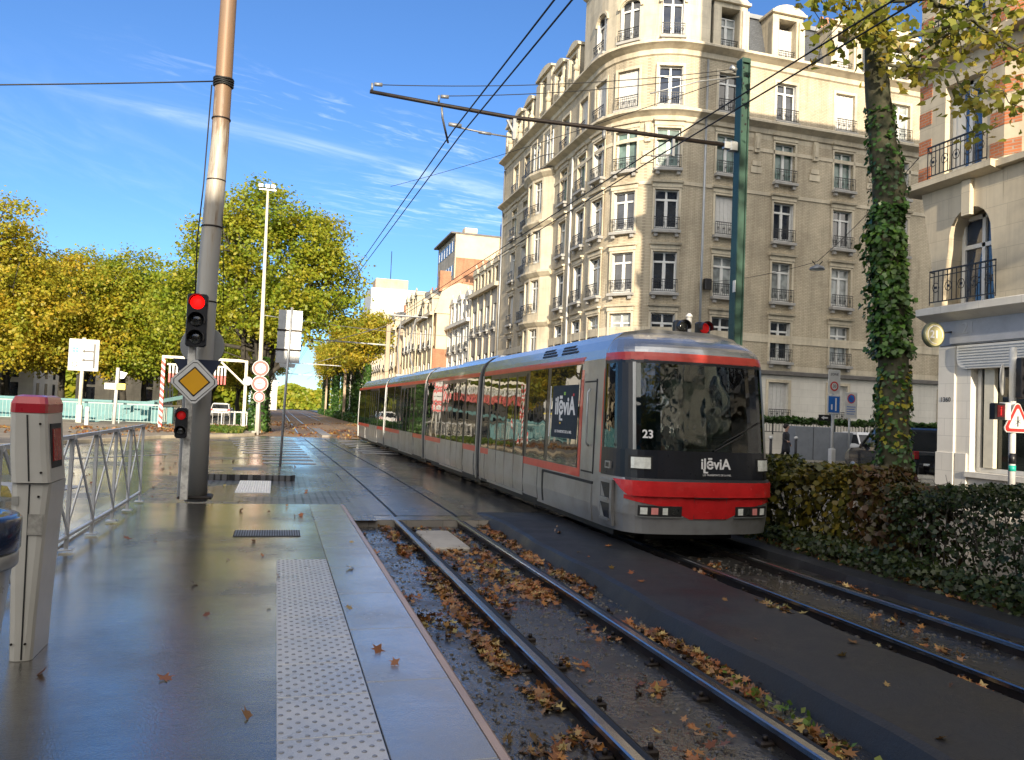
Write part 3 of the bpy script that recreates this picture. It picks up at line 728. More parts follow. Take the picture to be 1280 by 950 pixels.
# ---- nose: a curved front, plan curve swept by height with a raked windscreen
PL = [(-1.2, 10.72), (-1.195, 10.5), (-1.17, 10.25), (-1.12, 10.05), (-1.03, 9.92), (-.9, 9.84), (-.7, 9.79), (-.4, 9.76), (0, 9.745)]
PL = PL+[(-x, y) for x, y in PL[-2::-1]]
plen = [0]
for p, q in zip(PL, PL[1:]): plen.append(plen[-1]+math.hypot(q[0]-p[0], q[1]-p[1]))
plen = [v/plen[-1]*2-1 for v in plen]
def plan(u):
    for i in range(len(PL)-1):
        if u <= plen[i+1] or i == len(PL)-2:
            t = (u-plen[i])/(plen[i+1]-plen[i]); return (PL[i][0]+(PL[i+1][0]-PL[i][0])*t, PL[i][1]+(PL[i+1][1]-PL[i][1])*t)
def lean(z):
    if z < .98: return -.02*math.sin(max(0, (z-.3))/.68*math.pi)
    if z < 1.36: return .02+.03*(z-.98)/.38
    if z < 2.6: return .05+.15*((z-1.36)/1.24)**1.1
    t = (z-2.6)/.53
    return .2+.12*t+1.0*t**3.2
def nose(u, z, off=0.):
    x, y = plan(u); x1, y1 = plan(min(1, u+.02)); x0, y0 = plan(max(-1, u-.02))
    tx, ty = x1-x0, y1-y0; l_ = math.hypot(tx, ty); nx, ny = ty/l_, -tx/l_
    w_ = max(0, min(1, (10.72-y)/.7)); w_ = w_**.7
    hw = abs(sx(max(.25, min(z, 3.039))))/1.2
    x2, y2 = x*hw+nx*off, y+ny*off+lean(z)*w_
    return (TC+x2, y2, z)
def patch(mb, u0, u1, z0, z1, nu=16, nz=6, off=0., thick=.02):
    fz0 = z0 if callable(z0) else (lambda u: z0); fz1 = z1 if callable(z1) else (lambda u: z1)
    grid = []; 
    for i in range(nu+1):
        u = u0+(u1-u0)*i/nu; a, c_ = fz0(u), fz1(u)
        grid.append([nose(u, a+(c_-a)*k/nz, off) for k in range(nz+1)]+[nose(u, c_, off-thick), nose(u, a, off-thick)])
    mb.loft(grid, True, True, False)
def uof(x, left=True):
    """u on the front for a side offset x"""
    lo, hi = -1., 1.
    for _ in range(40):
        m_ = (lo+hi)/2
        if plan(m_)[0] < x: lo = m_
        else: hi = m_
    return lo
# shell of the nose below the windscreen
mb = MB(); patch(mb, -1, 1, .25, 1.0, 40, 6, 0, .03); mb.build('front_skirt', silver, tram)
mb = MB(); patch(mb, -1, 1, 2.71, 3.04, 40, 8, 0, .03)
rim = [nose(-1+2*i/40, 3.04, 0) for i in range(41)]
mb.add(rim+[(TC-.5, 10.9, 3.11), (TC+.5, 10.9, 3.11)], [tuple(range(43))[::-1]] if 0 else [(i, i+1, 42 if i >= 20 else 41) for i in range(40)]+[(20, 42, 41)])
mb.build('front_roof', silver_roof, tram)
mb = MB(); patch(mb, -.97, .97, 2.60, 2.715, 40, 2, .006); mb.build('front_red_band', tram_redband, tram)
for a, c_ in ((-1, -.965), (.965, 1)):
    mb = MB(); patch(mb, a, c_, 1.0, 2.72, 2, 6, .004); mb.build('corner_red_post', tram_redband, tram)
uA, uB = uof(-1.0), uof(.98)
# black surround, side windows, windscreen
mb = MB(); patch(mb, -.965, .965, .985, 1.37, 40, 4, .008); front_panel = mb.build('front_panel', tram_black, tram)
mb = MB(); patch(mb, -.965, .965, 2.56, 2.61, 40, 2, .006)
for a, c_ in ((-.965, -.93), (-.72, uA), (uB, .72), (.93, .965)): patch(mb, a, c_, 1.36, 2.57, 3, 8, .006)
mb.build('windscreen_surround', tram_black, tram)
cabglass = bpy.data.materials.new('cab_glass'); cabglass.use_nodes = True; nt = cabglass.node_tree
gl = nt.nodes.new('ShaderNodeBsdfGlossy'); gl.inputs['Roughness'].default_value = .02; gl.inputs['Color'].default_value = (.95, .97, 1, 1)
tr = nt.nodes.new('ShaderNodeBsdfTransparent'); tr.inputs['Color'].default_value = (.42, .5, .48, 1)
fr = N(nt, 'ShaderNodeFresnel', IOR=1.75); mx = nt.nodes.new('ShaderNodeMixShader')
bmp_ = N(nt, 'ShaderNodeBump', Strength=.13, Distance=.05); L(nt, noise(nt, coords(nt), 2.2, 2), bmp_.inputs['Height']); L(nt, bmp_.outputs[0], gl.inputs['Normal'])
L(nt, fr.outputs[0], mx.inputs[0]); L(nt, tr.outputs[0], mx.inputs[1]); L(nt, gl.outputs[0], mx.inputs[2]); L(nt, mx.outputs[0], nt.nodes['Material Output'].inputs['Surface'])
mb = MB(); patch(mb, uA, uB, 1.37, 2.57, 30, 10, .002, .008); ws = mb.build('windscreen', cabglass, tram)
for a, c_ in ((-.93, -.72), (.72, .93)):
    mb = MB(); patch(mb, a, c_, 1.37, 2.57, 6, 8, .002, .008); mb.build('cab_side_window', cabglass, tram)
mb = MB(); patch(mb, uA-.022, uA, 1.37, 2.57, 2, 8, .012); mb.build('windscreen_pillar', tram_frame, tram)
# destination board low in the windscreen and number
mb = MB(); mb.bbox(TC-.25, TC+.62, 10.02, 10.06, 1.40, 1.56, .01); mb.build('destination_display', plain('display_glass', (.02, .022, .012), .2), tram)
M_ = facing((TC+.18, 10.012, 1.48), (1, 0, 0), (0, 0, 1)); text('TOURCOING', .12, plain('amber_letters', (.25, .22, .06), .5), tram, M_, 'display_letters', .001)
ul = uof(-.86); p = nose(ul, 1.58, .012); p2 = nose(ul+.02, 1.58, .012)
text('23', .155, white_print, tram, facing(p, Vector(p2)-Vector(p), (0, .12, 1)), 'fleet_number', .001, .004)
# cab interior
mb = MB(); mb.box(TC-1.1, TC+1.1, 11.55, 11.6, .9, 2.65); mb.build('cab_bulkhead', plain('cab_green_wall', (.03, .10, .08), .5), tram)
mb = MB(); mb.box(TC-.3, TC+1.05, 11.50, 11.545, 1.86, 1.93); mb.build('cab_orange_strip', plain('cab_orange', (.75, .13, .02), .5), tram)
mb = MB(); mb.prism([(9.95, 1.0), (9.95, 1.33), (10.2, 1.36), (10.5, 1.2), (10.5, 1.0)], TC-1.0, TC+1.0, 'x'); mb.build('dashboard', black_paint, tram)
mb = MB(); mb.bbox(TC-.05, TC+.5, 10.75, 10.85, 1.2, 1.85, .05); mb.bbox(TC-.05, TC+.5, 10.75, 11.2, .9, 1.15, .05); mb.bbox(TC+.1, TC+.36, 10.77, 10.85, 1.88, 2.1, .03); mb.build('driver_seat', plain('seat_fabric', (.03, .04, .06), .8), tram)
mb = MB(); mb.box(TC-1.1, TC+1.1, 10.1, 11.6, .86, .9); mb.build('cab_floor', black_paint, tram)
mb = MB(); mb.box(TC-1.0, TC+1.0, 10.6, 11.6, 2.66, 2.69); mb.box(TC+.55, TC+.6, 11.0, 11.5, 1.0, 2.6); mb.build('cab_ceiling', plain('cab_lining', (.25, .27, .27), .7), tram)
# wipers
mb = MB(); mb.tube([nose(.05, 1.38, .03), nose(.30, 1.62, .035)], .012, 6); mb.tube([nose(.12, 1.50, .03), nose(.47, 1.80, .03)], .008, 6); mb.build('wiper', rubber, tram)
# headlights and number panels
def block(name, x0, x1, z0, z1, off, mat, par, r=.02, nu=6):
    mb = MB(); patch(mb, uof(x0), uof(x1), z0, z1, nu, 3, off, .03); return mb.build(name, mat, par)
for x0, x1 in ((-1.07, -.80), (.80, 1.07)):
    h = block('headlight', x0, x1, 1.10, 1.29, .018, rubber, tram)
    block('lens', x0+.025, x1-.025, 1.12, 1.27, .026, lamp_glass, h)
p, p2 = nose(uof(.12), 1.20, .012), nose(uof(.16), 1.20, .012)
text('il\u0113viA', .20, white_print, tram, facing(p, Vector(p2)-Vector(p), (0, .05, 1)), 'front_lettering', .001, .005)
block('letter_tail', -.07, -.04, 1.08, 1.14, .012, white_print, tram, nu=1); block('letter_tail', -.07, .0, 1.08, 1.10, .012, white_print, tram, nu=1)
p, p2 = nose(uof(.14), 1.055, .012), nose(uof(.18), 1.055, .012)
text('LES TRANSPORTS DE LA MEL', .035, white_print, tram, facing(p, Vector(p2)-Vector(p), (0, .05, 1)), 'small_lettering', .001)
# crease, red bumper with its lower V
mb = MB(); patch(mb, -.62, .93, lambda u: .955-.0*u, lambda u: .99, 30, 1, .03, .05); mb.build('front_lip', tram_black, tram)
uL, uR = -.74, .74
mb = MB(); patch(mb, uL, uR, lambda u: .955-.20*max(0, min(1, (u-uL)/.14))*1.0 if u < 0 else (.955-.2*max(0, min(1, (uR-u)/.05))), lambda u: .958, 50, 3, .045, .05); mb.build('bumper', tram_red, tram)
def vlow(u):
    t = (u-uL)/(uR-uL)
    q = t/.5 if t < .5 else (1-t)/.5
    return .755-.12*min(1, q/.55)-.16*min(1, max(0, (q-.55)/.25))
mb = MB(); patch(mb, uL+.1, uR-.02, lambda u: vlow(u)-.02, lambda u: .757, 44, 4, .008, .02); mb.build('bumper_apron', tram_red, tram)
mb = MB(); patch(mb, uof(-.22), uof(.28), .745, .752, 10, 1, .05, .05); mb.build('bumper_shadow_gap', rubber, tram)
mb = MB()
for x0, x1, z0, z1 in ((-.22, -.215, .46, .735), (.275, .28, .46, .735), (-.22, .28, .455, .462)): patch(mb, uof(x0), uof(x1), z0, z1, 4, 1, .0105, .004)
mb.build('coupler_flap_joint', rubber, tram)
for x0, x1, lens in ((-.98, -.40, (('lens', -.95, -.87, lamp_glass), ('lens', -.82, -.73, pink_lamp), ('lens', -.67, -.60, lamp_glass), ('lens', -.54, -.44, lens_off))),
                     (.42, .96, (('lens', .46, .54, lamp_glass), ('lens', .58, .66, lens_off), ('lens', .70, .78, pink_lamp), ('lens', .84, .91, lamp_glass)))):
    c_ = block('light_cluster', x0, x1, .49, .63, .02, rubber, tram)
    for n_, a, b2, mt in lens: block('lens', a, b2, .515, .605, .027, mt, c_, nu=2)
    mb = MB(); patch(mb, uof(x0-.02), uof(x1+.02), .475, .488, 6, 1, .03, .03); mb.build('cluster_ledge', tram_frame, c_)
# recessed side steps behind the front corner
for s in (-1,):
    mb = MB(); side(mb, 10.22, 10.68, .30, .93, .02, s); st = mb.build('step_panel', silver, tram)
    for z0, z1 in ((.38, .60), (.66, .88)):
        mb = MB(); side(mb, 10.30, 10.60, z0, z1, .024, s); mb.build('step_recess', tram_black, st)
        mb = MB(); side(mb, 10.30, 10.60, z0-.02, z0+.015, .045, s); mb.build('step_tread', tram_frame, st)
        mb = MB(); mb.add([tp(-1.226, 10.58, z0+.02), tp(-1.226, 10.58, z1-.01), tp(-1.226, 10.44, z0+.02)], [(0, 1, 2)]); mb.build('step_gusset', tram_frame, st)
mb = MB(); side(mb, 10.33, 10.5, 1.08, 1.18, .016, -1); em = mb.build('maker_plate', tram_frame, tram)
mb = MB(); side(mb, 10.36, 10.47, 1.10, 1.16, .018, -1); mb.build('plate_mark', black_paint, em)
# underframe and bogies
for (y0, y1) in ((10.6, 17.5), (18.3, 24.1), (24.9, 32.1), (32.9, 41.0)):
    mb = MB(); mb.loft([[tp(-1.0, y, .12), tp(1.0, y, .12), tp(1.0, y, .5), tp(-1.0, y, .5)] for y in (y0, (y0+y1)/2, y1)]); mb.build('underframe', rubber, tram)
for yc in (11.6, 12.9, 20.9, 22.0, 29.0, 30.2, 38.2, 39.5):
    for xo in (-.5, .5):
        mb = MB(); mb.lathe([(.30, -.05), (.31, -.03), (.29, .0), (.29, .05), (.05, .055)], (TC+xo+bend(yc), yc, .30), 20, 'x'); mb.build('wheel', steel_dark, tram)
mb = MB(); patch(mb, uof(-.95), uof(.95), .12, .22, 10, 1, -.45, .04); mb.build('lifeguard', rubber, tram)
# rear cab end
mb = MB(); mb.loft([[tp(x*.93, 41.3, z if z < 2 else 2+(z-2)*.8) for x, z in SEC], [tp(x*.8, 41.75, .3+(z-.3)*.86) for x, z in SEC]]); mb.build('rear_end', tram_black, tram)
mb = MB(); side(mb, 41.02, 41.28, .3, 2.55, .02, -1); mb.build('rear_corner_post', tram_frame, tram)
# ------------------------------------------------------------------ facades
class Path:
    """a wall line seen from above; u runs along it, off is outwards (to the left of travel)"""
    def __init__(s, pts, arcs=None):
        s.p = [Vector((x, y)) for x, y in pts]; s.l = [0]
        for a, b_ in zip(s.p, s.p[1:]): s.l.append(s.l[-1]+(b_-a).length)
    def at(s, u, off=0., z=0.):
        for i in range(len(s.p)-1):
            if u <= s.l[i+1]+1e-6 or i == len(s.p)-2:
                t = (s.p[i+1]-s.p[i]).normalized(); q = s.p[i]+t*(u-s.l[i]); n = Vector((-t.y, t.x)); break
        if off and len(s.p) > 2:      # mitre at the vertices
            for j in range(1, len(s.p)-1):
                if abs(u-s.l[j]) < 1e-4:
                    t1 = (s.p[j]-s.p[j-1]).normalized(); t2 = (s.p[j+1]-s.p[j]).normalized(); m_ = (Vector((-t1.y, t1.x))+Vector((-t2.y, t2.x))); m_ = m_/m_.length_squared*2
                    return (s.p[j].x+m_.x*off, s.p[j].y+m_.y*off, z)
        return (q.x+n.x*off, q.y+n.y*off, z)
    def dir(s, u):
        for i in range(len(s.p)-1):
            if u <= s.l[i+1]+1e-6 or i == len(s.p)-2: return (s.p[i+1]-s.p[i]).normalized()
    def brk(s, a, b_): return [a]+[v for v in s.l if a+1e-4 < v < b_-1e-4]+[b_]
def wall(mb, P, u0, u1, z0, z1, holes, depth=.3):
    us = set(P.brk(u0, u1)); zs = {z0, z1}
    for (a, b_, c, d) in holes: us |= {a, b_}; zs |= {max(c, z0), min(d, z1)}
    us = sorted(v for v in us if u0-1e-6 <= v <= u1+1e-6); zs = sorted(v for v in zs if z0-1e-6 <= v <= z1+1e-6)
    for i in range(len(us)-1):
        for j in range(len(zs)-1):
            um, zm = (us[i]+us[i+1])/2, (zs[j]+zs[j+1])/2
            if us[i+1]-us[i] < 1e-5 or zs[j+1]-zs[j] < 1e-5: continue
            if any(a < um < b_ and c < zm < d for a, b_, c, d in holes): continue
            mb.quad(P.at(us[i], 0, zs[j]), P.at(us[i+1], 0, zs[j]), P.at(us[i+1], 0, zs[j+1]), P.at(us[i], 0, zs[j+1]))
    for (a, b_, c, d) in holes:
        if a < u0-.01 or b_ > u1+.01 or c < z0-.01 or d > z1+.01: continue
        A, B = (a, b_)
        um = (a+b_)/2; t = P.dir(um); n = Vector((-t.y, t.x))
        def q(u, z, dd):
            x, y, _ = P.at(u, 0, z); return (x-n.x*dd, y-n.y*dd, z)
        mb.quad(q(a, c, 0), q(a, d, 0), q(a, d, depth), q(a, c, depth)); mb.quad(q(b_, c, 0), q(b_, c, depth), q(b_, d, depth), q(b_, d, 0))
        mb.quad(q(a, d, 0), q(b_, d, 0), q(b_, d, depth), q(a, d, depth)); mb.quad(q(a, c, 0), q(a, c, depth), q(b_, c, depth), q(b_, c, 0))
def band_(mb, P, u0, u1, prof):
    """moulding: profile [(offset out, z)] swept along the wall"""
    us = P.brk(u0, u1); mb.loft([[P.at(u, o, z) for o, z in prof] for u in us])
def rail_mesh(w_, h_, style=0, gap=.11):
    b = MB(); 
    b.box(-w_/2, w_/2, -.02, .02, h_-.035, h_); b.box(-w_/2, w_/2, -.014, .014, .06, .085); b.box(-w_/2, w_/2, -.012, .012, h_-.16, h_-.14)
    n = max(3, int(w_/gap))
    for i in range(n+1):
        x = -w_/2+w_*i/n; b.box(x-.008, x+.008, -.008, .008, 0 if i in (0, n) else .06, h_)
    m_ = max(2, int(w_/.32))
    for i in range(m_):
        x = -w_/2+w_*(i+.5)/m_; r_ = .075 if style == 0 else .1
        ring = [(x+r_*math.cos(a), 0, h_*.5+r_*1.2*math.sin(a)) for a in [k*math.pi/4 for k in range(9)]]
        b.tube(ring, .011, 4, False, False); b.box(x-.03, x+.03, -.01, .01, h_*.5-.03, h_*.5+.03)
    return b
def win_proto(w_, h_, kind, rail=True, sill=True, arch=False, surround=None, lintel=False, nm='window', rail_h=.72):
    """window thing part: local frame, x along the wall, -y outwards, z up from its sill"""
    gm = {'dark': glass_dark, 'curtain': glass_curtain, 'green': glass_green, 'shut': shutter_white}[kind]
    top = []
    if arch: top = [(-w_/2+w_*(1-math.cos(a))/2, h_-w_*.28+w_*.28*math.sin(a)) for a in [math.pi*k/8 for k in range(9)]]
    b = MB(); b.quad((-w_/2, .26, 0), (w_/2, .26, 0), (w_/2, .26, h_), (-w_/2, .26, h_))
    if kind == 'shut':
        b = MB(); n = 10
        for i in range(n):
            x0 = -w_/2+w_*i/n; b.box(x0+.004, x0+w_/n-.004, .16 if i % 2 else .175, .22, .02, h_-.02)
    if kind == 'curtain' or kind == 'dark' and h_ > 1.8:
        pass
    o = b.build(nm, gm, None, (0, 0, 0)); 
    fr = MB(); t = .06
    if kind != 'shut':
        fr.box(-w_/2, -w_/2+t, .19, .25, 0, h_); fr.box(w_/2-t, w_/2, .19, .25, 0, h_); fr.box(-w_/2+t, w_/2-t, .19, .25, h_-t, h_); fr.box(-w_/2+t, w_/2-t, .19, .25, 0, .25 if rail else .1)
        fr.box(-.05, .05, .185, .25, .1, h_-t); fr.box(-w_/2+t, w_/2-t, .18, .25, h_*.74, h_*.74+.08)
        fr.box(-w_/2+t, -w_/2+t+.04, .2, .25, .25, h_*.74); fr.box(w_/2-t-.04, w_/2-t, .2, .25, .25, h_*.74); fr.box(-.09, .09, .2, .25, .25, h_*.74)
        fr.box(-w_/2+t, w_/2-t, .2, .25, h_*.74+.08, h_*.74+.11)
    else:
        fr.box(-w_/2, -w_/2+.03, .15, .25, 0, h_); fr.box(w_/2-.03, w_/2, .15, .25, 0, h_)
    f = fr.build('frame', win_white, None, (0, 0, 0)); f.parent = o
    if kind == 'dark' and w_ > 1:     # folded shutters against the reveal
        
        for q in (-w_/2+.01, w_/2-.035):
            sh = MB(); sh.box(q, q+.025, -.01, .18, .05, h_-.05); s_ = sh.build('shutter', shutter_white, None, (0, 0, 0)); s_.parent = o
    if sill:
        b = MB(); b.bbox(-w_/2-.12, w_/2+.12, -.30, .2, -.15, .0, .015); b.bbox(-w_/2-.02, -w_/2+.18, -.2, -.01, -.34, -.152, .02); b.bbox(w_/2-.18, w_/2+.02, -.2, -.01, -.34, -.152, .02)
        s_ = b.build('sill', ledge_grey, None, (0, 0, 0)); s_.parent = o
    if rail:
        r_ = rail_mesh(w_+.08, rail_h); r_.v = [(x, y-.2, z+.005) for x, y, z in r_.v]; r2_ = r_.build('railing', iron, None, (0, 0, 0)); r2_.parent = o
        b = MB(); 
    if lintel:
        b = MB(); b.bbox(-w_/2-.16, w_/2+.16, -.10, -.003, h_+.12, h_+.36, .01); b.prism([(-.22, h_+.36), (-.26, h_+.46), (-.003, h_+.50), (-.003, h_+.36)], -w_/2-.22, w_/2+.22, 'x'); b.bbox(-w_/2-.02, w_/2+.02, -.06, -.003, h_+.002, h_+.12, .01)
        b.bbox(-w_/2-.13, -w_/2-.005, -.05, -.003, .0, h_+.1, .01); b.bbox(w_/2+.005, w_/2+.13, -.05, -.003, .0, h_+.1, .01)
        l_ = b.build('lintel', stone_cream, None, (0, 0, 0)); l_.parent = o
    if surround:
        b = MB(); b.bbox(-w_/2-.16, -w_/2-.003, -.05, -.003, -.02, h_+.16, .01); b.bbox(w_/2+.003, w_/2+.16, -.05, -.003, -.02, h_+.16, .01); b.bbox(-w_/2-.003, w_/2+.003, -.05, -.003, h_+.003, h_+.16, .01)
        s_ = b.build('surround', surround, None, (0, 0, 0)); s_.parent = o
    return o
ledge_grey = plain('sill_stone', (.36, .35, .33), .8, var=.25, sc=3)
class WinSet:
    def __init__(s): s.d = {}
    def put(s, key, mk, parent, P, u, z, off=0., name=None):
        t = P.dir(u); ang = math.atan2(t.y, t.x); x, y, _ = P.at(u, off, z); po = ORG[parent.name]
        ang2 = ang+math.pi       # path keeps the outside on its left, the window's -y looks outwards
        loc = (x-po[0], y-po[1], z-po[2])
        if key not in s.d:
            o = mk(); s.d[key] = (o, list(o.children)); o.parent = parent; o.location = loc; o.rotation_euler = (0, 0, ang2)
        else:
            o0, kd = s.d[key]; o = copy_tree(o0, parent, None, loc, ang2, kd)
        return o

# ---- the big corner apartment block ---------------------------------------
main = thing('apartment_building', (22, 45, 0), 'tall cream brick corner apartment block with rounded corner and rows of iron balconies', 'building')
RC, XC, YC = 4.0, 21.1, 42.8            # rounded corner centre
arc = [(XC-RC*math.cos(a), YC-RC*math.sin(a)) for a in [math.pi/2*k/8 for k in range(9)]]
# travel so the outside is on the left: go from the right facade's far end (X large) to the corner and on along +Y
PM = Path([(44, 38.8)]+arc[::-1]+[(17.1, 63.0)])
u_of_x = lambda x: 44-x
uc0 = 44-XC; ucl = PM.l[-2]; u_of_y = lambda y: ucl+(y-YC)
ucm = lambda f: uc0+(ucl-uc0)*f
cols_r = [u_of_x(x) for x in (42.6, 38.7, 34.8, 30.85, 26.9, 23.2)]
cols_c = [ucm(.22), ucm(.60), ucm(.96)]
cols_l = [u_of_y(y) for y in (45.2, 48.35)]+[u_of_y(y) for y in (56.7, 59.6, 62.0)][:2]
ZB = [2.1, 5.25, 8.6, 12.0, 15.4, 18.85]          # balcony levels
ws_ = WinSet(); W_, H_ = 1.3, 2.25
holes = []
for u in cols_r+cols_c+cols_l:
    for i, z in enumerate(ZB): holes.append((u-W_/2, u+W_/2, z, z+(H_ if i else 2.0)))
U1 = PM.l[-1]
def wallpart(name, z0, z1, mat, hs=None):
    mb = MB(); wall(mb, PM, 0, U1, z0, z1, [h for h in holes if z0-.01 <= h[2] and h[3] <= z1+.01]); 
    return mb.build(name, mat, main, fix=False)
wallpart('ground_floor_wall', 0, 4.55, stone_pale)
wallpart('brick_wall', 5.05, 17.75, brick_cream); 
mb = MB(); wall(mb, PM, 0, U1, 4.55, 5.05, []); mb.build('stone_course', stone_cream, main, fix=False)
wallpart('upper_wall', 18.75, 22.1, brick_cream)
mb = MB(); wall(mb, PM, 0, U1, 17.75, 18.75, []); mb.build('frieze', stone_cream, main, fix=False)
mb = MB(); band_(mb, PM, 0, U1, [(0.0, 4.5), (.20, 4.53), (.22, 4.72), (.0, 4.76)]); mb.build('ledge', ledge_dark, main)
mb = MB(); band_(mb, PM, 0, U1, [(.003, 6.3), (.04, 6.3), (.04, 6.75), (.003, 6.75)]); 
o_ = mb.build('string_course', stone_cream, main)
for zc_, pr in ((18.55, .55), (22.25, .6)):
    mb = MB(); band_(mb, PM, 0, U1, [(0.002, zc_-.55), (.10, zc_-.5), (.14, zc_-.25), (pr*.7, zc_-.12), (pr, zc_-.05), (pr, zc_+.06), (pr*.9, zc_+.12), (.002, zc_+.15)]); mb.build('cornice', stone_cream, main)
mb = MB(); band_(mb, PM, 0, U1, [(.0, 14.55), (.05, 14.55), (.05, 14.75), (.0, 14.75)]); mb.build('string_course', stone_cream, main)
mb = MB(); band_(mb, PM, 0, U1, [(.003, 17.0), (.05, 17.0), (.05, 17.2), (.003, 17.2)])
mb.build('string_course', stone_cream, main)
kinds = ['dark', 'dark', 'curtain', 'dark', 'shut', 'dark', 'curtain', 'dark', 'dark', 'shut', 'dark']
rk = random.Random(5)
for ci, u in enumerate(cols_r+cols_c+cols_l):
    for i, z in enumerate(ZB):
        if i == 0 and ci > 4: continue
        k = rk.choice(kinds)
        if i == 4: k = 'green' if ci in (3, 4, 5, 6, 7) or rk.random() < .5 else 'dark'
        if i == 5 and ci in (3, 7): k = 'shut'
        if i == 5 and ci in (2,): k = 'curtain'
        if i == 1: k = rk.choice(['dark', 'curtain', 'dark'])
        lint = 1 <= i <= 4
        h = H_ if i else 2.0
        ws_.put((k, i == 0, lint), lambda: win_proto(W_, h, k, True, i > 0, lintel=lint, surround=None if lint else stone_cream, rail_h=.72 if i else .5), main, PM, u, z)
# medallion ornaments between the windows under the cornice
for u in [(a+b_)/2 for a, b_ in zip(cols_r, cols_r[1:])]+[ucm(.40)]:
    x, y, _ = PM.at(u, .0, 0); t = PM.dir(u); n_ = Vector((-t.y, t.x))
    mb = MB()
    def bx3(hw, o0, o1, z0, z1):
        c = [(x+t.x*s_*hw+n_.x*o, y+t.y*s_*hw+n_.y*o) for s_, o in ((-1, o0), (1, o0), (1, o1), (-1, o1))]
        mb.loft([[(a, b2, z0) for a, b2 in c], [(a, b2, z1) for a, b2 in c]])
    bx3(.16, .003, .14, 16.9, 17.98); bx3(.26, .003, .10, 16.15, 16.42); bx3(.34, .003, .06, 15.75, 16.12); bx3(.1, .14, .2, 17.1, 17.8)
    mb.build('pilaster_ornament', stone_cream, main)
# bow window on the left facade
PB = Path([(17.1, 50.2), (16.55, 51.0), (16.2, 52.3), (16.2, 53.3), (16.55, 54.6), (17.1, 55.4)])
bays = [PB.l[1]+.66, PB.l[4]-.66]; bays = [(PB.l[1]+PB.l[2])/2, (PB.l[3]+PB.l[4])/2, (PB.l[2]+PB.l[3])/2]
hb = [(u-.5, u+.5, z, z+H_) for u in bays[:2] for z in ZB[1:5]]+[(bays[2]-.4, bays[2]+.4, z, z+H_) for z in ZB[1:5]]
mb = MB(); wall(mb, PB, 0, PB.l[-1], 4.6, 18.0, hb, .2); mb.build('bow_window_wall', stone_cream, main, fix=False)
for z in (7.9, 11.3, 14.7, 18.1):
    mb = MB(); band_(mb, PB, 0, PB.l[-1], [(0.003, z-.3), (.12, z-.2), (.3, z), (.3, z+.14), (.003, z+.16)]); mb.build('bow_window_cornice', stone_cream, main)
mb = MB(); pts = [PB.at(u, .25, 18.28) for u in PB.brk(0, PB.l[-1])]; mb.add(pts, [tuple(range(len(pts)))]); mb.build('balcony_floor', stone_cream, main, fix=False)
for k, (u, w2) in enumerate([(bays[0], 1.0), (bays[1], 1.0), (bays[2], .8)]):
    for z in ZB[1:5]: ws_.put(('bay', w2), lambda: win_proto(w2, H_, 'dark', True, False, rail_h=.6), main, PB, u, z)
mb = MB(); us = [PB.l[-1]*i/20 for i in range(21)]
for za in (18.35, 19.2): mb.loft([[PB.at(u, .2, za), PB.at(u, .24, za), PB.at(u, .24, za+.04), PB.at(u, .2, za+.04)] for u in us])
for u in [PB.l[-1]*i/34 for i in range(35)]: a = PB.at(u, .22, 18.35); mb.bar(a, (a[0], a[1], 19.2), .02)
mb.build('balcony_railing', iron, main)
for yb in (51.4, 54.3):
    ws_.put(('top', 1), lambda: win_proto(W_, H_, 'curtain', False, False, surround=stone_cream), main, PM, u_of_y(yb), ZB[5], .27)
# mansard roof: slate slope set back from the cornice, with stone dormers
mb = MB(); PMi = PM
us = [0, uc0, ucm(.5), ucl, U1]; us = PM.brk(0, U1)
def inb(u, d, z): return PM.at(u, -d, z)
mb.loft([[inb(u, .5, 22.3), inb(u, 1.3, 25.3), inb(u, 1.5, 25.45), inb(u, 3.4, 26.2), inb(u, 3.5, 22.3)] for u in us]); mb.build('roof', slate, main)
mb = MB(); band_(mb, PM, 0, U1, [(-1.15, 25.2), (-1.1, 25.42), (-1.45, 25.5), (-1.5, 25.2)]); mb.build('roof_flashing', zinc, main)
def dormer(P, u, w_, ztop, curved, key, kind):
    x, y, _ = P.at(u, 0, 0); t = P.dir(u); n_ = Vector((-t.y, t.x)); t = -t
    mb = MB()
    def T(a, o, z): return (x+t.x*a+n_.x*o, y+t.y*a+n_.y*o, z)
    hw, hole, z0, z1 = w_/2, .58, 22.35, ztop-.5
    def bx(a0, a1, o0, o1, za, zb): mb.loft([[T(a0, o0, z), T(a1, o0, z), T(a1, o1, z), T(a0, o1, z)] for z in (za, zb)])
    bx(-hw, -hole, -1.9, -.05, z0, z1); bx(hole, hw, -1.9, -.05, z0, z1); bx(-hole, hole, -1.9, -.05, z1-.25, z1); bx(-hole, hole, -1.9, -.45, z0, z0+.12)
    bx(-hw-.06, -hole-.12, -.05, .06, z0, z1-.3); bx(hole+.12, hw+.06, -.05, .06, z0, z1-.3)
    bx(-hw-.14, hw+.14, -1.9, .14, z1, z1+.14)
    prof = [(-hw-.1, z1+.14)]+[(-hw-.1+(2*hw+.2)*k/10, z1+.14+(.42 if curved else .3)*math.sin(math.pi*k/10)**(.8 if curved else 1)) for k in range(1, 10)]+[(hw+.1, z1+.14)]
    mb.loft([[T(a, o, z) for a, z in prof] for o in (-1.9, .1)])
    d_ = mb.build('dormer', stone_cream, main)
    ws_.put(('d', kind), lambda: win_proto(1.14, 2.0, kind, True, False, nm='dormer_window', rail_h=.6), main, P, u, 22.5, -.38)
for u, k in zip(cols_r, ('dark', 'curtain', 'dark', 'shut', 'shut', 'curtain')): dormer(PM, u, 2.1 if k != 'shut' else 2.0, 25.6, True, 'r', k)
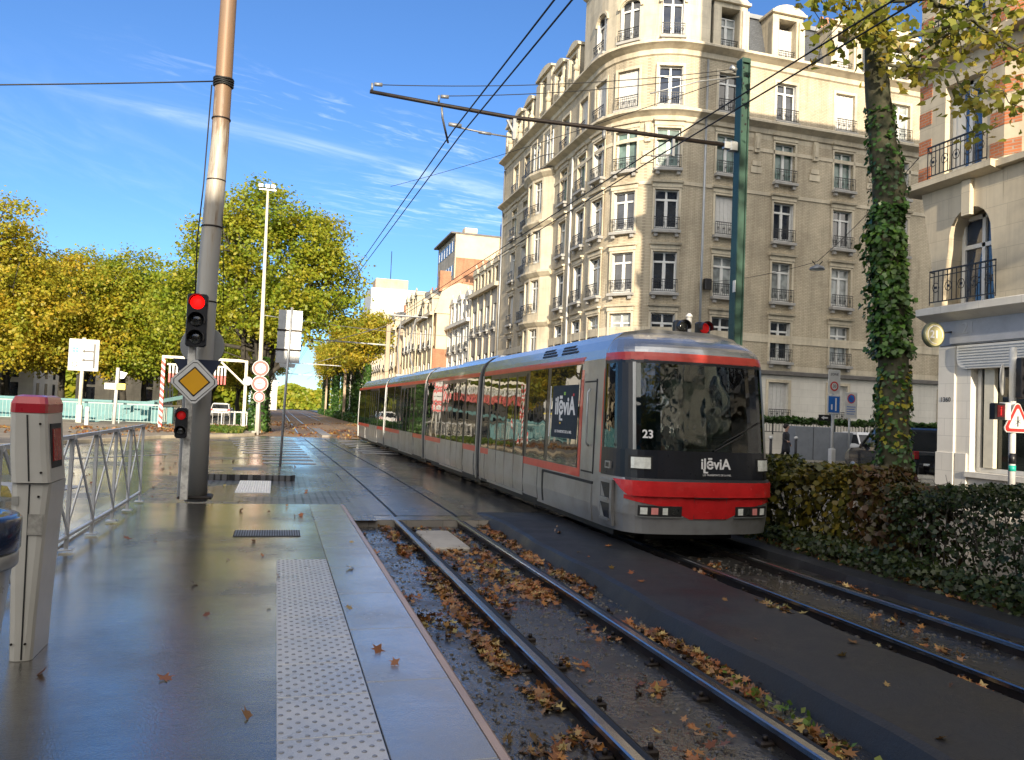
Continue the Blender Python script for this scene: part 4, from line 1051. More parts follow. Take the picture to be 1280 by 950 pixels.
for yy in (47.5, 50.2, 56.9, 59.6, 62.0): dormer(PM, u_of_y(yy), 1.9, 25.6, True, 'l', 'dark')
dormer(PM, u_of_y(53.4), 3.2, 26.4, True, 'l', 'dark')
# stone pinnacles beside the left dormers
mb = MB()
for yy in (46.2, 48.85, 51.6, 55.3, 58.2, 60.9):
    x, y, _ = PM.at(u_of_y(yy), .25, 0); mb.bbox(x-.16, x+.16, y-.16, y+.16, 22.4, 23.2, .03); mb.lathe([(.1, 0), (.2, .1), (.22, .3), (.08, .5), (.14, .62), (.02, .85)], (x, y, 23.2), 8)
mb.build('pinnacle', stone_cream, main)['kind'] = 'stuff'
# tower storey over the rounded corner
PT = Path([(23.0-1.2+.0, 38.75), (XC, 38.75)]+arc[::-1][1:]+[(17.05, 44.6)])
PT = Path([(21.9, 38.75)]+[(XC-(RC+.05)*math.cos(a), YC-(RC+.05)*math.sin(a)) for a in [math.pi/2*k/8 for k in range(8, -1, -1)]]+[(17.05, 45.4)])
tu = [PT.l[1]+(PT.l[-2]-PT.l[1])*f for f in (.22, .60, .98)]
mb = MB(); wall(mb, PT, 0, PT.l[-1], 22.3, 28.2, [(u-.6, u+.6, 22.7, 25.15) for u in tu], .3); mb.build('tower_wall', stone_cream, main, fix=False)
mb = MB(); band_(mb, PT, 0, PT.l[-1], [(0.002, 27.2), (.2, 27.3), (.4, 27.6), (.4, 27.8), (.002, 27.9)]); mb.build('cornice', stone_cream, main)
for u in tu:
    o_ = ws_.put(('arch', 1), lambda: win_proto(1.2, 2.45, 'dark', True, True, nm='tower_window', rail_h=.68), main, PT, u, 22.7)
    x, y, _ = PT.at(u, 0, 0); t = PT.dir(u); n_ = Vector((-t.y, t.x))
    def T(a, o, z): return (x+t.x*a+n_.x*o, y+t.y*a+n_.y*o, z)
    mb = MB()
    # arched head: spandrels fill the hole's corners, hood mould over them
    A = [math.pi*k/10 for k in range(11)]
    for s_ in (-1, 1):
        poly = [(s_*.6, 25.15), (s_*.6, 24.62)]+[(s_*.6*math.cos(a), 24.62+.5*math.sin(a)) for a in A[1:6]]+[(0, 25.15)]
        mb.loft([[T(a, o, z) for a, z in poly] for o in (.0-.12, .004)])
    hood = [(.78*math.cos(a), 24.62+.70*math.sin(a)) for a in A]+[(.64*math.cos(a), 24.62+.56*math.sin(a)) for a in A[::-1]]
    for i in range(10):
        q = [hood[i], hood[i+1], hood[20-i], hood[21-i]]; mb.loft([[T(a, o, z) for a, z in q] for o in (.002, .09)])
    mb.build('arch_moulding', stone_cream, main)
mb = MB(); pts = [PT.at(u, 0, 28.2) for u in PT.brk(0, PT.l[-1])]+[(23, 46, 28.2)]; mb.loft([pts, [((p[0]-22)*.5+22, (p[1]-43)*.5+43, 31) for p in pts]]); mb.build('tower_roof', slate, main)
# far side and core of the block so it stands up from the back and sides
mb = MB(); mb.box(21.2, 43.8, 42.9, 62.8, 0, 25.2); mb.box(17.4, 21.3, 44.0, 62.9, .1, 22.2); mb.box(21.5, 43.9, 39.3, 43, .1, 22.1); mb.build('core', plaster_tan, main)
mb = MB(); mb.box(17.12, 43, 62.9, 63.0, 0, 22.3); mb.build('party_wall', brick_cream, main)
for x_, y_ in ((25.5, 44), (33, 44), (22, 55)):
    mb = MB(); mb.bbox(x_, x_+1.8, y_, y_+.8, 25, 28.3, .03)
    for k in range(4): mb.lathe([(.14, 0), (.12, .5)], (x_+.3+.4*k, y_+.4, 28.3), 8)
    mb.build('chimney', brick_orange, main)
mb = MB(); mb.tube([(21.75, 38.62, 0), (21.75, 38.62, 21.6)], .07, 8); mb.build('drainpipe', zinc, main)
mb = MB(); mb.tube([(17.0, 46.6, 0), (17.0, 46.6, 17.9)], .07, 8); mb.build('drainpipe', paint_white, main)
mb = MB(); mb.tube([(17.0, 62.8, 0), (17.0, 62.8, 21.6)], .07, 8); mb.build('drainpipe', zinc, main)
mb = MB(); mb.bbox(21.9, 22.3, 38.4, 38.7, 8.9, 9.5, .03); tag(mb.build('junction_box', black_paint), 'small black junction box on the block wall beside the drainpipe', 'junction box')

# ---- the row of houses along the boulevard --------------------------------
def house(label, X, y0, y1, zc1, zt, wallm, ncol, nfl, dormers=2, depth=10, roofm=slate, grd=4.2, bay=False, gable=None, z_w=2.0, name='town_house'):
    h = thing(name, (X+2, (y0+y1)/2, 0), label, 'building')
    P = Path([(X, y0), (X, y1)]); Lh = y1-y0; hs = []; fh = (zc1-grd)/max(1, nfl)
    cols = [Lh*(i+.5)/ncol for i in range(ncol)]
    for u in cols:
        for k in range(nfl): hs.append((u-.55, u+.55, grd+.5+k*fh, grd+.5+k*fh+min(2.1, fh-.9)))
        hs.append((u-.7, u+.7, .6, 3.2))
    mb = MB(); wall(mb, P, 0, Lh, 0, zc1, hs, .3); mb.build('wall', wallm, h, fix=False)
    mb = MB(); g2 = gable or wallm
    mb.box(X+.32, X+depth, y0+.02, y1-.02, 0, zc1-.02); mb.build('side_wall', g2, h)
    mb = MB()
    for z, pr in ((grd, .2), (zc1, .45)): mb.box(X-pr, X+.0-.002, y0+.03, y1-.03, z-.2, z+.15)
    for i in range(ncol+1):
        yy = y0+.12+(Lh-.5)*i/ncol; mb.box(X-.12, X-.003, yy, yy+.26, grd+.15, zc1-.2)
    mb.build('cornice', stone_warm if wallm is not stone_pale else stone_pale, h)
    ws2 = WinSet()
    for u in cols:
        for k in range(nfl):
            hh = min(2.1, fh-.9); ws2.put('w', lambda: win_proto(1.1, hh, 'dark', True, True, rail_h=.55), h, P, u, grd+.5+k*fh)
        ws2.put('g', lambda: win_proto(1.4, 2.6, 'dark', False, False, nm='ground_window'), h, P, u, .6)
    # mansard
    mb = MB(); ys = (y0+.05, y1-.05)
    mb.loft([[(X+.15, y, zc1+.15), (X+.9, y, zt-.3), (X+2.5, y, zt+.3), (X+depth, y, zt-1.0), (X+depth, y, zc1)] for y in ys]); mb.build('roof', roofm, h)
    for i in range(dormers):
        yy = y0+Lh*(i+.5)/dormers; mb = MB(); dz = zt-zc1
        mb.box(X-.02, X+1.6, yy-.85, yy-.5, zc1+.2, zc1+dz*.8); mb.box(X-.02, X+1.6, yy+.5, yy+.85, zc1+.2, zc1+dz*.8); mb.box(X-.02, X+1.6, yy-.5, yy+.5, zc1+dz*.8-.3, zc1+dz*.8)
        mb.prism([(yy-1.0, zc1+dz*.8), (yy-.6, zc1+dz*.8+.4), (yy, zc1+dz*.8+.62), (yy+.6, zc1+dz*.8+.4), (yy+1.0, zc1+dz*.8)], X-.12, X+1.6, 'x')
        mb.lathe([(.05, 0), (.14, .15), (.03, .4)], (X, yy, zc1+dz*.8+.6), 6)
        d_ = mb.build('dormer', stone_warm if wallm is not stone_pale else stone_pale, h)
        mb = MB(); mb.box(X+.18, X+.2, yy-.5, yy+.5, zc1+.3, zc1+dz*.8-.3); mb.build('dormer_pane', glass_dark, d_)
    for yy in (y0+.6, y1-.9):
        mb = MB(); mb.bbox(X+3, X+4.6, yy-.35, yy+.35, zt-.6, zt+1.4, .02)
        for k in range(3): mb.lathe([(.12, 0), (.1, .35)], (X+3.3+.5*k, yy, zt+1.4), 8)
        mb.build('chimney', brick_orange, h)
    return h
house('grey stone town house with tall mansard windows next to the corner block', 17.1, 63.2, 72.9, 12.4, 14.8, stone_grey, 4, 2, 4, roofm=zinc)
house('white fronted town house with curved gables, second from the corner block', 17.1, 73.0, 83.4, 10.4, 13.4, stone_pale, 4, 2, 3)
hC = house('narrow house with bare orange gable wall jutting towards the tracks', 15.5, 83.5, 92.5, 12.0, 14.2, stone_warm, 3, 2, 2, gable=plaster_ochre)
mb = MB(); mb.box(15.52, 19, 83.38, 83.45, 0, 8.2); mb.build('brick_patch', brick_orange, hC)
mb = MB(); mb.prism([(15.5, 12), (25.5, 12), (25.5, 14.5), (18, 15.4), (16.3, 14.6)], 83.36, 83.5, 'y'); mb.build('gable_wall', plaster_ochre, hC)
mb = MB(); mb.bbox(16.0, 17.2, 83.6, 84.6, 14.4, 16.6, .03); mb.build('gable_chimney', brick_orange, hC)
house('ornate cream town house with balconies past the orange gable', 15.3, 92.6, 103, 12.6, 15.8, stone_warm, 4, 2, 3)
hE = house('plain tan house with a blank side wall far along the boulevard', 15.0, 108, 120, 12.5, 14.0, stone_warm, 4, 3, 3, gable=plaster_tan)
house('dark roofed terrace house near the end of the boulevard', 14.8, 120.2, 134, 13, 16, stone_cream, 5, 3, 4)
house('distant cream terrace house beyond the dark roofs', 14.6, 134.2, 150, 12, 15, stone_warm, 5, 3, 4)
house('last pale house visible down the boulevard', 14.6, 150.2, 175, 12, 15, stone_cream, 7, 3, 5)
# tall brown block behind the row
tb = thing('tower_block', (22, 100, 0), 'tall flat roofed block with tan and orange brick side wall', 'building')
mb = MB(); mb.box(19.9, 31, 95.2, 106, 0, 23.2); mb.build('body', stone_grey, tb)
mb = MB(); mb.box(20.0, 31.2, 95.0, 95.19, 0, 20.4); mb.build('side_wall_lower', brick_orange, tb)
mb = MB(); mb.box(20.0, 31.2, 95.0, 95.19, 20.4, 23.3); mb.box(19.9, 20.0, 95.0, 95.19, 0, 23.3); mb.build('side_wall_upper', plaster_ochre, tb)
mb = MB(); mb.box(19.3, 31.2, 94.9, 106.3, 23.3, 23.5); mb.build('roof', ledge_dark, tb)
for k in range(6):
    for j in range(6):
        mb = MB(); yy = 95.9+j*1.65; mb.box(19.86, 19.895, yy, yy+1.4, 21.3-3.0*k, 22.6-3.0*k); w2 = mb.build('window', glass_dark, tb)
        mb = MB(); mb.box(19.83, 19.858, yy+.65, yy+.72, 21.3-3.0*k, 22.6-3.0*k); mb.build('frame', win_white, w2)
for x_, l2, hh in ((21.2, 1.6, .9), (26.5, 2.4, 1.3), (29.3, 1.5, 1.2)):
    mb = MB(); mb.bbox(x_, x_+l2, 96, 97.5, 23.5, 23.5+hh, .03); mb.build('chimney', brick_orange if x_ > 27 else plaster_ochre, tb)
mb = MB(); mb.tube([(25.5, 94.94, 14), (25.5, 94.94, 25)], .05, 6); mb.build('flue_pipe', steel_dark, tb)
wb = thing('office_building', (24, 175, 0), 'long white flat roofed building far behind the town houses', 'building')
mb = MB(); mb.box(18, 50, 170, 185, 0, 27); mb.build('body', plain('white_facade', (.62, .62, .60), .7), wb)
mb = MB(); mb.bbox(19, 26, 172, 178, 27, 29.4, .1); mb.build('plant_room', plaster_tan, wb)
mb = MB(); mb.tube([(22.5, 175, 29), (22.5, 175, 36)], .08, 5); mb.build('aerial', steel_dark, wb)

# left side of the boulevard, half hidden by trees
def block_(label, x0, x1, y0, y1, z, mat, face='x', roofh=3, nf=4, step=3.2):
    h = thing('terrace_house', ((x0+x1)/2, (y0+y1)/2, 0), label, 'building')
    mb = MB(); mb.box(x0, x1, y0, y1, 0, z); mb.build('wall', mat, h)
    mb = MB(); mb.loft([[(x0, y0, z), (x1, y0, z), (x1, y1, z), (x0, y1, z)], [(x0+1.2, y0+1.2, z+roofh), (x1-1.2, y0+1.2, z+roofh), (x1-1.2, y1-1.2, z+roofh), (x0+1.2, y1-1.2, z+roofh)]]); mb.build('roof', slate, h)
    proto = None
    fs = []
    for k in range(nf):
        zz = 1.0+k*(z-1)/nf
        if face in ('x', 'both'):
            n = int((y1-y0)/step)
            for j in range(n): fs.append(('x', x1, y0+(y1-y0)*(j+.5)/n, zz))
        if face in ('y', 'both'):
            n = int((x1-x0)/step)
            for j in range(n): fs.append(('y', y0, x0+(x1-x0)*(j+.5)/n, zz))
        if face == 'b':
            n = int((x1-x0)/step)
            for j in range(n): fs.append(('b', y1, x0+(x1-x0)*(j+.5)/n, zz))
    for f_, c0, c1_, zz in fs[:90]:
        mb = MB(); hh = 1.9
        if f_ == 'x': mb.box(c0+.003, c0+.04, c1_-.55, c1_+.55, zz, zz+hh)
        elif f_ == 'y': mb.box(c1_-.55, c1_+.55, c0-.04, c0-.003, zz, zz+hh)
        else: mb.box(c1_-.55, c1_+.55, c0+.003, c0+.04, zz, zz+hh)
        mb.build('window', glass_dark, h)
    mb = MB(); mb.box(x0-.2, x1+.2, y0-.2, y1+.2, z-.15, z+.1); mb.build('cornice', stone_pale, h)
    return h
block_('cream terrace house glimpsed under the left hand trees', -52, -40, 88, 112, 10, stone_warm, 'both')
block_('pale house glimpsed behind the direction sign', -39.5, -27, 104, 118, 11, stone_pale, 'both')
block_('house with grey front behind the tree trunks, left of the gantry', -26.5, -15.5, 122, 134, 10, stone_cream, 'both')
block_('small white house closing the view under the middle tree', -6, 0, 200, 212, 7, stone_pale, 'y', 2, 2)
block_('low cream house behind the far left trees', -75, -53, 80, 100, 9, stone_cream, 'both')
# houses behind the camera: they shade the stop and show in the tram's glass
block_('row of low brick houses across the street behind the stop', -34, -8, -34, -22, 10.2, brick_red, 'b', 2.6, 3)
block_('red brick house behind the stop, next to the longer row', -7.8, 0.6, -32, -21, 10.4, brick_red, 'b', 2.6, 3)
block_('lower cream house behind the stop, facing the tram nose', .8, 7.4, -32, -21, 8.0, stone_warm, 'b', 2.2, 2)

block_('long unseen brick terrace added far behind the stop to block low sky glow', 7.6, 34, -66, -56, 13.2, brick_red, 'b', 2.5, 4)  # added out of view, keeps the low sky glow out of the tram's reflections
block_('second unseen brick terrace added far behind the stop, to the left', -90, -35, -66, -54, 13, brick_red, 'b', 2.5, 4)  # added likewise, screens the glow on the left
# ---- corner building with the shop on the right ---------------------------
rb = thing('corner_building', (19, 14, 0), 'cream stone corner building with red brick quoins, curved loggia and a shop', 'building')
XR = 15.66
PR = Path([(24, 16.6), (XR, 16.6), (XR, -30)]); PR = Path([(XR, 2.0), (XR, 16.0), (24, 16.0)])
# path must keep outside (towards -X) on its left: travel +Y
mb = MB(); wall(mb, Path([(XR, 2.0), (XR, 15.98)]), 0, 13.98, 0, 3.86, [(8.2, 13.04, .86, 3.86)], .55); mb.build('shop_wall', stone_pale, rb, fix=False)
mb = MB(); mb.bbox(XR-.06, XR-.003, 15.08, 15.42, 0, 1.28, .01); mb.bbox(XR-.08, XR+.3, 15.42+.02, 15.98, .0, 1.28, .01); mb.build('plinth', stone_pale, rb)
mb = MB(); mb.bbox(XR-.05, XR+.4, 15.46, 15.97, 1.28, 3.85, .015); mb.build('pilaster', stone_pale, rb)
mb = MB(); mb.box(XR+.02, 25, 15.98, 16.0, 0, 4.6); mb.box(XR+.6, 25, 2, 15.9, 0, .02); mb.build('end_wall', stone_cream, rb)
mb = MB(); mb.box(XR-.04, XR-.002, 2, 15.99, 3.87, 4.46); mb.box(XR-.09, XR-.041, 11.9, 15.6, 3.90, 4.06); mb.build('fascia', plain('fascia_grey', (.36, .38, .42), .5), rb)
mb = MB(); mb.prism([(XR-.42, 4.62), (XR-.42, 4.78), (XR-.1, 4.86), (XR+.5, 4.86), (XR+.5, 4.46), (XR-.05, 4.46)], 2, 16.35, 'y'); mb.build('ledge', stone_pale, rb)
# rolled shutter box, shop window
mb = MB(); A_ = [math.pi/2*k/6 for k in range(7)]; poly = [(10.3, 3.28), (15.1, 3.28)]+[(15.1+.27*math.sin(a), 3.55-.27*math.cos(a)) for a in A_[1:]]+[(15.37, 3.84), (10.3, 3.84)]
mb.prism(poly, XR-.10, XR+.12, 'x'); sbx = mb.build('shutter_housing', paint_white, rb)
mb = MB()
for k in range(8): mb.box(XR-.112, XR-.102, 10.3, 15.1+.2*min(1, k/3), 3.32+.065*k, 3.335+.065*k)
mb.build('slats', galv, sbx)
mb = MB(); mb.box(XR+.25, XR+.27, 10.3, 15.02, .95, 3.8); sw = mb.build('shop_window', glassmat('shop_glass', (.02, .025, .022), .03, 1.6), rb)
mb = MB(); mb.box(XR+.2, XR+.3, 14.93, 15.03, .87, 3.8); mb.box(XR+.2, XR+.3, 10.3, 14.93, .87, .97); mb.box(XR+.2, XR+.3, 10.3, 10.4, .97, 3.8); mb.box(XR+.2, XR+.3, 12.3, 12.38, .97, 3.8); mb.build('frame', paint_white, sw)
mb = MB(); mb.bbox(XR+.12, XR+.235, 14.50, 14.78, .98, 3.5, .01); mb.build('poster_strip', paint_cream, sw)
mb = MB(); mb.bbox(XR-.1, XR+.2, 10.2, 15.1, .74, .865, .01); mb.build('shop_sill', stone_pale, rb)
mb = MB(); mb.bbox(XR+.4, XR+.5, 12.6, 13.6, .97, 2.5, .01); mb.build('display_board', plain('window_display', (.12, .16, .10), .6), rb)
text('1360', .16, black_paint, rb, facing((XR-.056, 15.72, 2.55), (0, -1, 0), (0, 0, 1)), 'house_number', .002)
text('21', .38, plain('raised_logo', (.42, .44, .47), .5), rb, facing((XR-.045, 15.1, 4.25), (0, -1, 0), (0, 0, 1)), 'fascia_number', .006)
# first floor with a loggia under a basket arch, its piers flaring outwards
yA0, yA1, zs0, zs1 = 14.36, 15.92, 4.86, 7.15
mb = MB()
def loggia_edge(k, n=24):       # curve of the opening, from lower left (far) over the top to lower right (near)
    t = k/n
    if t < .3: q = t/.3; return (15.92-.10*math.sin(q*1.57)+.14*q*q*0, 4.86+1.5*q)
    if t < .75: q = (t-.3)/.45; a = math.pi*(1-q); return (15.13+.69*math.cos(math.pi-a), 6.36+.80*math.sin(a)**.75)
    q = (t-.75)/.25; return (14.44-.12*q*q, 6.36-1.5*q)
edge = []
for k in range(25):
    t = k/24
    if t <= .3: q = t/.3; y, z = 15.90-.18*q**1.5, 4.86+1.4*q
    elif t < .75: q = (t-.3)/.45; y, z = 15.11+.61*math.cos(math.pi*q), 6.26+.9*max(0, math.sin(math.pi*q))**.7
    else: q = (t-.75)/.25; y, z = 14.50-.12*q, 6.26-1.4*q
    edge.append((y, z))
outer = []
for k in range(25):
    t = k/24
    if t <= .3: q = t/.3; outer.append((16.15+.25*q**1.6, 4.86+1.9*q))
    elif t < .4: outer.append((16.62, 7.85))
    elif t < .7: q = (t-.4)/.3; outer.append((16.62-2.4*q, 7.85))
    else: q = (t-.7)/.3; outer.append((14.22-.10*q, 7.85-2.99*q if q > .2 else 7.85))
for k in range(24):
    (y0, z0), (y1, z1), (Y0, Z0), (Y1, Z1) = edge[k], edge[k+1], outer[k], outer[k+1]
    mb.quad((XR-.05, y0, z0), (XR-.05, y1, z1), (XR-.05, Y1, Z1), (XR-.05, Y0, Z0))
    mb.quad((XR-.05, y0, z0), (XR+.5, y0+.05, z0), (XR+.5, y1+.05, z1), (XR-.05, y1, z1))
for k in range(10): mb.quad((XR-.05, outer[k][0], outer[k][1]), (XR-.05, outer[k+1][0], outer[k+1][1]), (XR+1.2, outer[k+1][0], outer[k+1][1]), (XR+1.2, outer[k][0], outer[k][1]))
mb.quad((XR-.05, 2, 4.86), (XR-.05, 14.12, 4.86), (XR-.05, 14.22, 7.85), (XR-.05, 2, 7.85))
mb.build('loggia_wall', stone_warm, rb, fix=False)
mb = MB(); mb.bbox(XR-.16, XR-.04, 15.0, 15.28, 6.95, 7.8, .02); mb.build('keystone', stone_warm, rb)
mb = MB(); mb.box(XR+.5, XR+.55, 13.9, 16.6, 4.86, 7.9); mb.build('loggia_back', stone_warm, rb)
mb = MB(); mb.box(XR+.46, XR+.48, 14.55, 15.72, 4.9, 7.0); lw = mb.build('loggia_window', glassmat('sky_glass', (.03, .05, .09), .02, 1.9), rb)
mb = MB(); mb.box(XR+.40, XR+.46, 15.66, 15.76, 4.9, 7.05); mb.box(XR+.40, XR+.46, 15.08, 15.17, 4.9, 7.05); mb.box(XR+.40, XR+.46, 14.5, 15.66, 6.95, 7.05); mb.box(XR+.40, XR+.46, 14.5, 15.66, 6.25, 6.35); mb.build('frame', win_white, lw)
mb = rail_mesh(1.9, .85, 1, .13); mb.v = [(XR-.28+y, 15.1-x, 4.87+z) for x, y, z in mb.v]; mb.tube([(XR-.28, 16.05, 5.7), (XR+.0, 16.15, 5.7)], .015, 6); mb.build('balcony_railing', iron, rb)
# slabs of the second and third floor
for z in (7.86, 11.0):
    mb = MB(); mb.prism([(XR-.38, z+.02), (XR-.38, z+.17), (XR+.3, z+.2), (XR+.3, z-.05), (XR-.1, z-.05)], 14.25, 16.95, 'y'); mb.prism([(XR-.24, z-.0), (XR-.24, z+.14), (XR+.3, z+.17), (XR+.3, z)], 2, 14.245, 'y'); mb.build('floor_ledge', stone_warm, rb)
P2 = Path([(XR+3.2, 8.0), (XR, 14.25), (XR, 16.78), (24, 16.78)])
uy = lambda y: P2.l[1]+(y-14.25)
for zf, zt_ in ((8.03, 11.0), (11.2, 14.3), (14.3, 17.6)):
    mb = MB(); wall(mb, P2, 0, P2.l[-1], zf, zt_, [(uy(14.85), uy(15.95), zf+.02, zf+2.35)], .35); mb.build('upper_wall', stone_warm, rb, fix=False)
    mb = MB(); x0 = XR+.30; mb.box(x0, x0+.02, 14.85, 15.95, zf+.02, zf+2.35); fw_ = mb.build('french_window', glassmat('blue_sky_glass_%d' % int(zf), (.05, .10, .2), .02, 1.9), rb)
    mb = MB(); mb.box(x0-.06, x0, 14.85, 14.93, zf, zf+2.35); mb.box(x0-.06, x0, 15.85, 15.95, zf, zf+2.35); mb.box(x0-.06, x0, 15.35, 15.45, zf, zf+2.35); mb.box(x0-.06, x0, 14.93, 15.85, zf+1.75, zf+1.85); mb.box(x0-.06, x0, 14.93, 15.85, zf+2.25, zf+2.35); mb.box(x0-.06, x0, 14.93, 15.85, zf, zf+.2); mb.box(x0-.02, x0, 15.6, 15.85, zf+.2, zf+1.75); mb.build('frame', win_white, fw_)
    mb = rail_mesh(1.75, .82, 1, .12); mb.v = [(XR-.3+y, 15.3-x, zf+.02+z) for x, y, z in mb.v]; mb.bar((XR-.3, 16.17, zf+.8), (XR, 16.4, zf+.8), .025); mb.build('balcony_railing', iron, rb)
    mb = MB()
    for q in range(4):
        zq = zf+.12+q*.72
        for (ya, yb_) in ((16.38, 16.783), (14.23, 14.62)): mb.box(XR-.012, XR-.002, ya, yb_, zq, zq+.36)
        a = P2.at(P2.l[1]-.02, .012, zq); b3 = P2.at(P2.l[1]-.36, .012, zq); a2 = P2.at(P2.l[1]-.02, .002, zq); b4 = P2.at(P2.l[1]-.36, .002, zq)
        mb.loft([[(p[0], p[1], zz) for p in (a, b3, b4, a2)] for zz in (zq, zq+.36)])
        mb.box(XR, XR+.5, 16.783, 16.79, zq, zq+.36)
    mb.build('brick_quoin', brick_red, rb)['kind'] = 'stuff'
mb = MB(); mb.prism([(XR-.5, 17.7), (XR-.5, 17.9), (XR+.3, 18.0), (XR+.3, 17.5), (XR-.1, 17.5)], 2, 17.0, 'y'); mb.build('cornice', stone_warm, rb)
# body, mansard, chimney: tall enough to shade the block across the side street
mb = MB(); mb.box(XR+.9, 44, -28, 16.75, 0.03, 19.6); mb.box(XR+.1, XR+.9, -28, 16.7, 17.65, 19.6); mb.build('core', stone_cream, rb)
mb = MB(); mb.loft([[(XR+.0, y, 19.65), (XR+3.1, y, 23.7), (XR+4, y, 24.1), (44, y, 24.1), (44, y, 19.6)] for y in (-28, 16.7)]); mb.build('roof', slate, rb)
mb = MB(); mb.box(XR+2.8, XR+5.0, 14.2, 16.9, 22.5, 30.5); mb.build('chimney_stack', brick_red, rb)
mb = MB(); PW = Path([(XR+.02, -28), (XR+.02, 8.1)]); hw = [(2+3.3*i-.6, 2+3.3*i+.6, z, z+2.1) for i in range(11) for z in (5.6, 9.0, 12.4)]; wall(mb, PW, 0, 36.1, 4.87, 17.6, hw, .3); mb.build('side_wing', stone_warm, rb, fix=False)
wsw = WinSet()
for a_, b3_, z_, _z in hw: wsw.put('s', lambda: win_proto(1.2, 2.1, 'dark', True, True, nm='wing_window', rail_h=.6), rb, PW, (a_+b3_)/2, z_)
# round shop sign on a bracket
sg = thing('shop_sign', (15.08, 15.6, 3.8), 'round cream sign reading 21 sticking out above the shop corner', 'sign')
mb = MB(); mb.lathe([(.27, -.06), (.30, -.05), (.30, .05), (.27, .06)], (15.08, 15.6, 4.09), 28, 'y'); mb.build('case', plain('sign_case_green', (.08, .09, .05), .4), sg)
mb = MB(); mb.lathe([(.265, -.066), (.268, -.062)], (15.08, 15.6, 4.09), 28, 'y'); mb.build('face', plain('sign_cream', (.42, .38, .2), .4, var=.05), sg)
mb = MB(); mb.tube([(15.08+.215*math.cos(a), 15.532, 4.09+.215*math.sin(a)) for a in [k*math.pi/14-.3 for k in range(24)]], .012, 4); mb.build('ring', white_print, sg)
text('21', .26, white_print, sg, facing((15.06, 15.532, 4.09), (1, 0, 0), (0, 0, 1)), 'lettering', .003, .006)
mb = MB(); mb.bar((15.3, 15.6, 4.15), (15.64, 15.6, 4.2), .04); mb.build('bracket', black_paint, sg)
# ------------------------------------------------------------------ trees
def crown_points(rg, blobs, n, clump, hollow=.45):
    C, NR = [], []
    vol = np.array([b[3]*b[4]*b[5] for b in blobs])**(2/3.); vol = vol/vol.sum()
    for (bx_, by_, bz_, rx, ry, rz), v in zip(blobs, vol):
        m_ = max(20, int(n*v)); nc = max(4, m_//45)
        d = rg.normal(0, 1, (nc, 3)); d /= np.linalg.norm(d, axis=1)[:, None]
        rr = (hollow+(1-hollow)*rg.random(nc)**.6)[:, None]*(1+rg.normal(0, .09, (nc, 1)))
        cc = d*rr
        k = rg.integers(0, nc, m_); q = cc[k]*[rx, ry, rz]+rg.normal(0, clump, (m_, 3))*[1, 1, .7]
        C.append(q+[bx_, by_, bz_]); nr = d[k]*.5+[0, 0, .6]; NR.append(nr)
    return np.vstack(C), np.vstack(NR)
def limb(mb, p, q, r0, r1, rn, n=6, seg=5, wob=.06):
    p, q = Vector(p), Vector(q); l_ = (q-p).length; pts = []
    for i in range(seg+1):
        t = i/seg; v = p.lerp(q, t); 
        if 0 < i < seg: v += Vector((rn.gauss(0, wob), rn.gauss(0, wob), rn.gauss(0, wob)))*l_
        v.z += math.sin(t*1.57)*.04*l_; pts.append(v)
    mb.tube(pts, [r0+(r1-r0)*i/seg for i in range(seg+1)], n)
    return pts
def tree_proto(label, x, y, h0, blobs, n, lsize, mat, tr=.3, seed=1, nl=10, group=None, clump=.45, lean_=(0, 0), barkm=None, hollow=.45, name='plane_tree', shape=4):
    """blobs are relative to the trunk base"""
    t = thing(name, (x, y, 0), label, 'tree', group); rn = random.Random(seed); rg = np.random.default_rng(seed)
    mb = MB(); top = Vector((x+lean_[0], y+lean_[1], h0))
    pts = limb(mb, (x, y, -.1), top, tr, tr*.62, rn, 9, 6, .012)
    for i in range(nl):
        b = blobs[i % len(blobs)]; d = Vector((rn.gauss(0, 1), rn.gauss(0, 1), rn.gauss(0, .8))).normalized()
        tip = Vector((x+b[0]+d.x*b[3]*.75, y+b[1]+d.y*b[4]*.75, b[2]+d.z*b[5]*.75)); st = pts[rn.randint(3, 6)] if len(pts) > 6 else top
        l2 = limb(mb, st, tip, tr*.42, tr*.07, rn, 6, 5)
        for _ in range(3):
            s2 = l2[rn.randint(1, 4)]; d2 = Vector((rn.gauss(0, 1), rn.gauss(0, 1), rn.gauss(.2, .7))).normalized()*rn.uniform(1, 2.4)*min(1., b[3]/2.2); limb(mb, s2, s2+d2, tr*.16, tr*.04, rn, 4, 3)
    mb.build('trunk', barkm or bark_dark, t)
    C, NR = crown_points(rg, [(x+b[0], y+b[1], b[2], b[3], b[4], b[5]) for b in blobs], n, clump, hollow)
    leaf_mesh('crown', C, NR, lsize, mat, t, (x, y, h0), shape, .4, seed)
    return t
def plant_copy(proto, kd, x, y, rz, s_, label):
    c = copy_tree(proto, None, label, (x, y, 0), rz, kd); c.scale = s_ if isinstance(s_, tuple) else (s_,)*3; return c
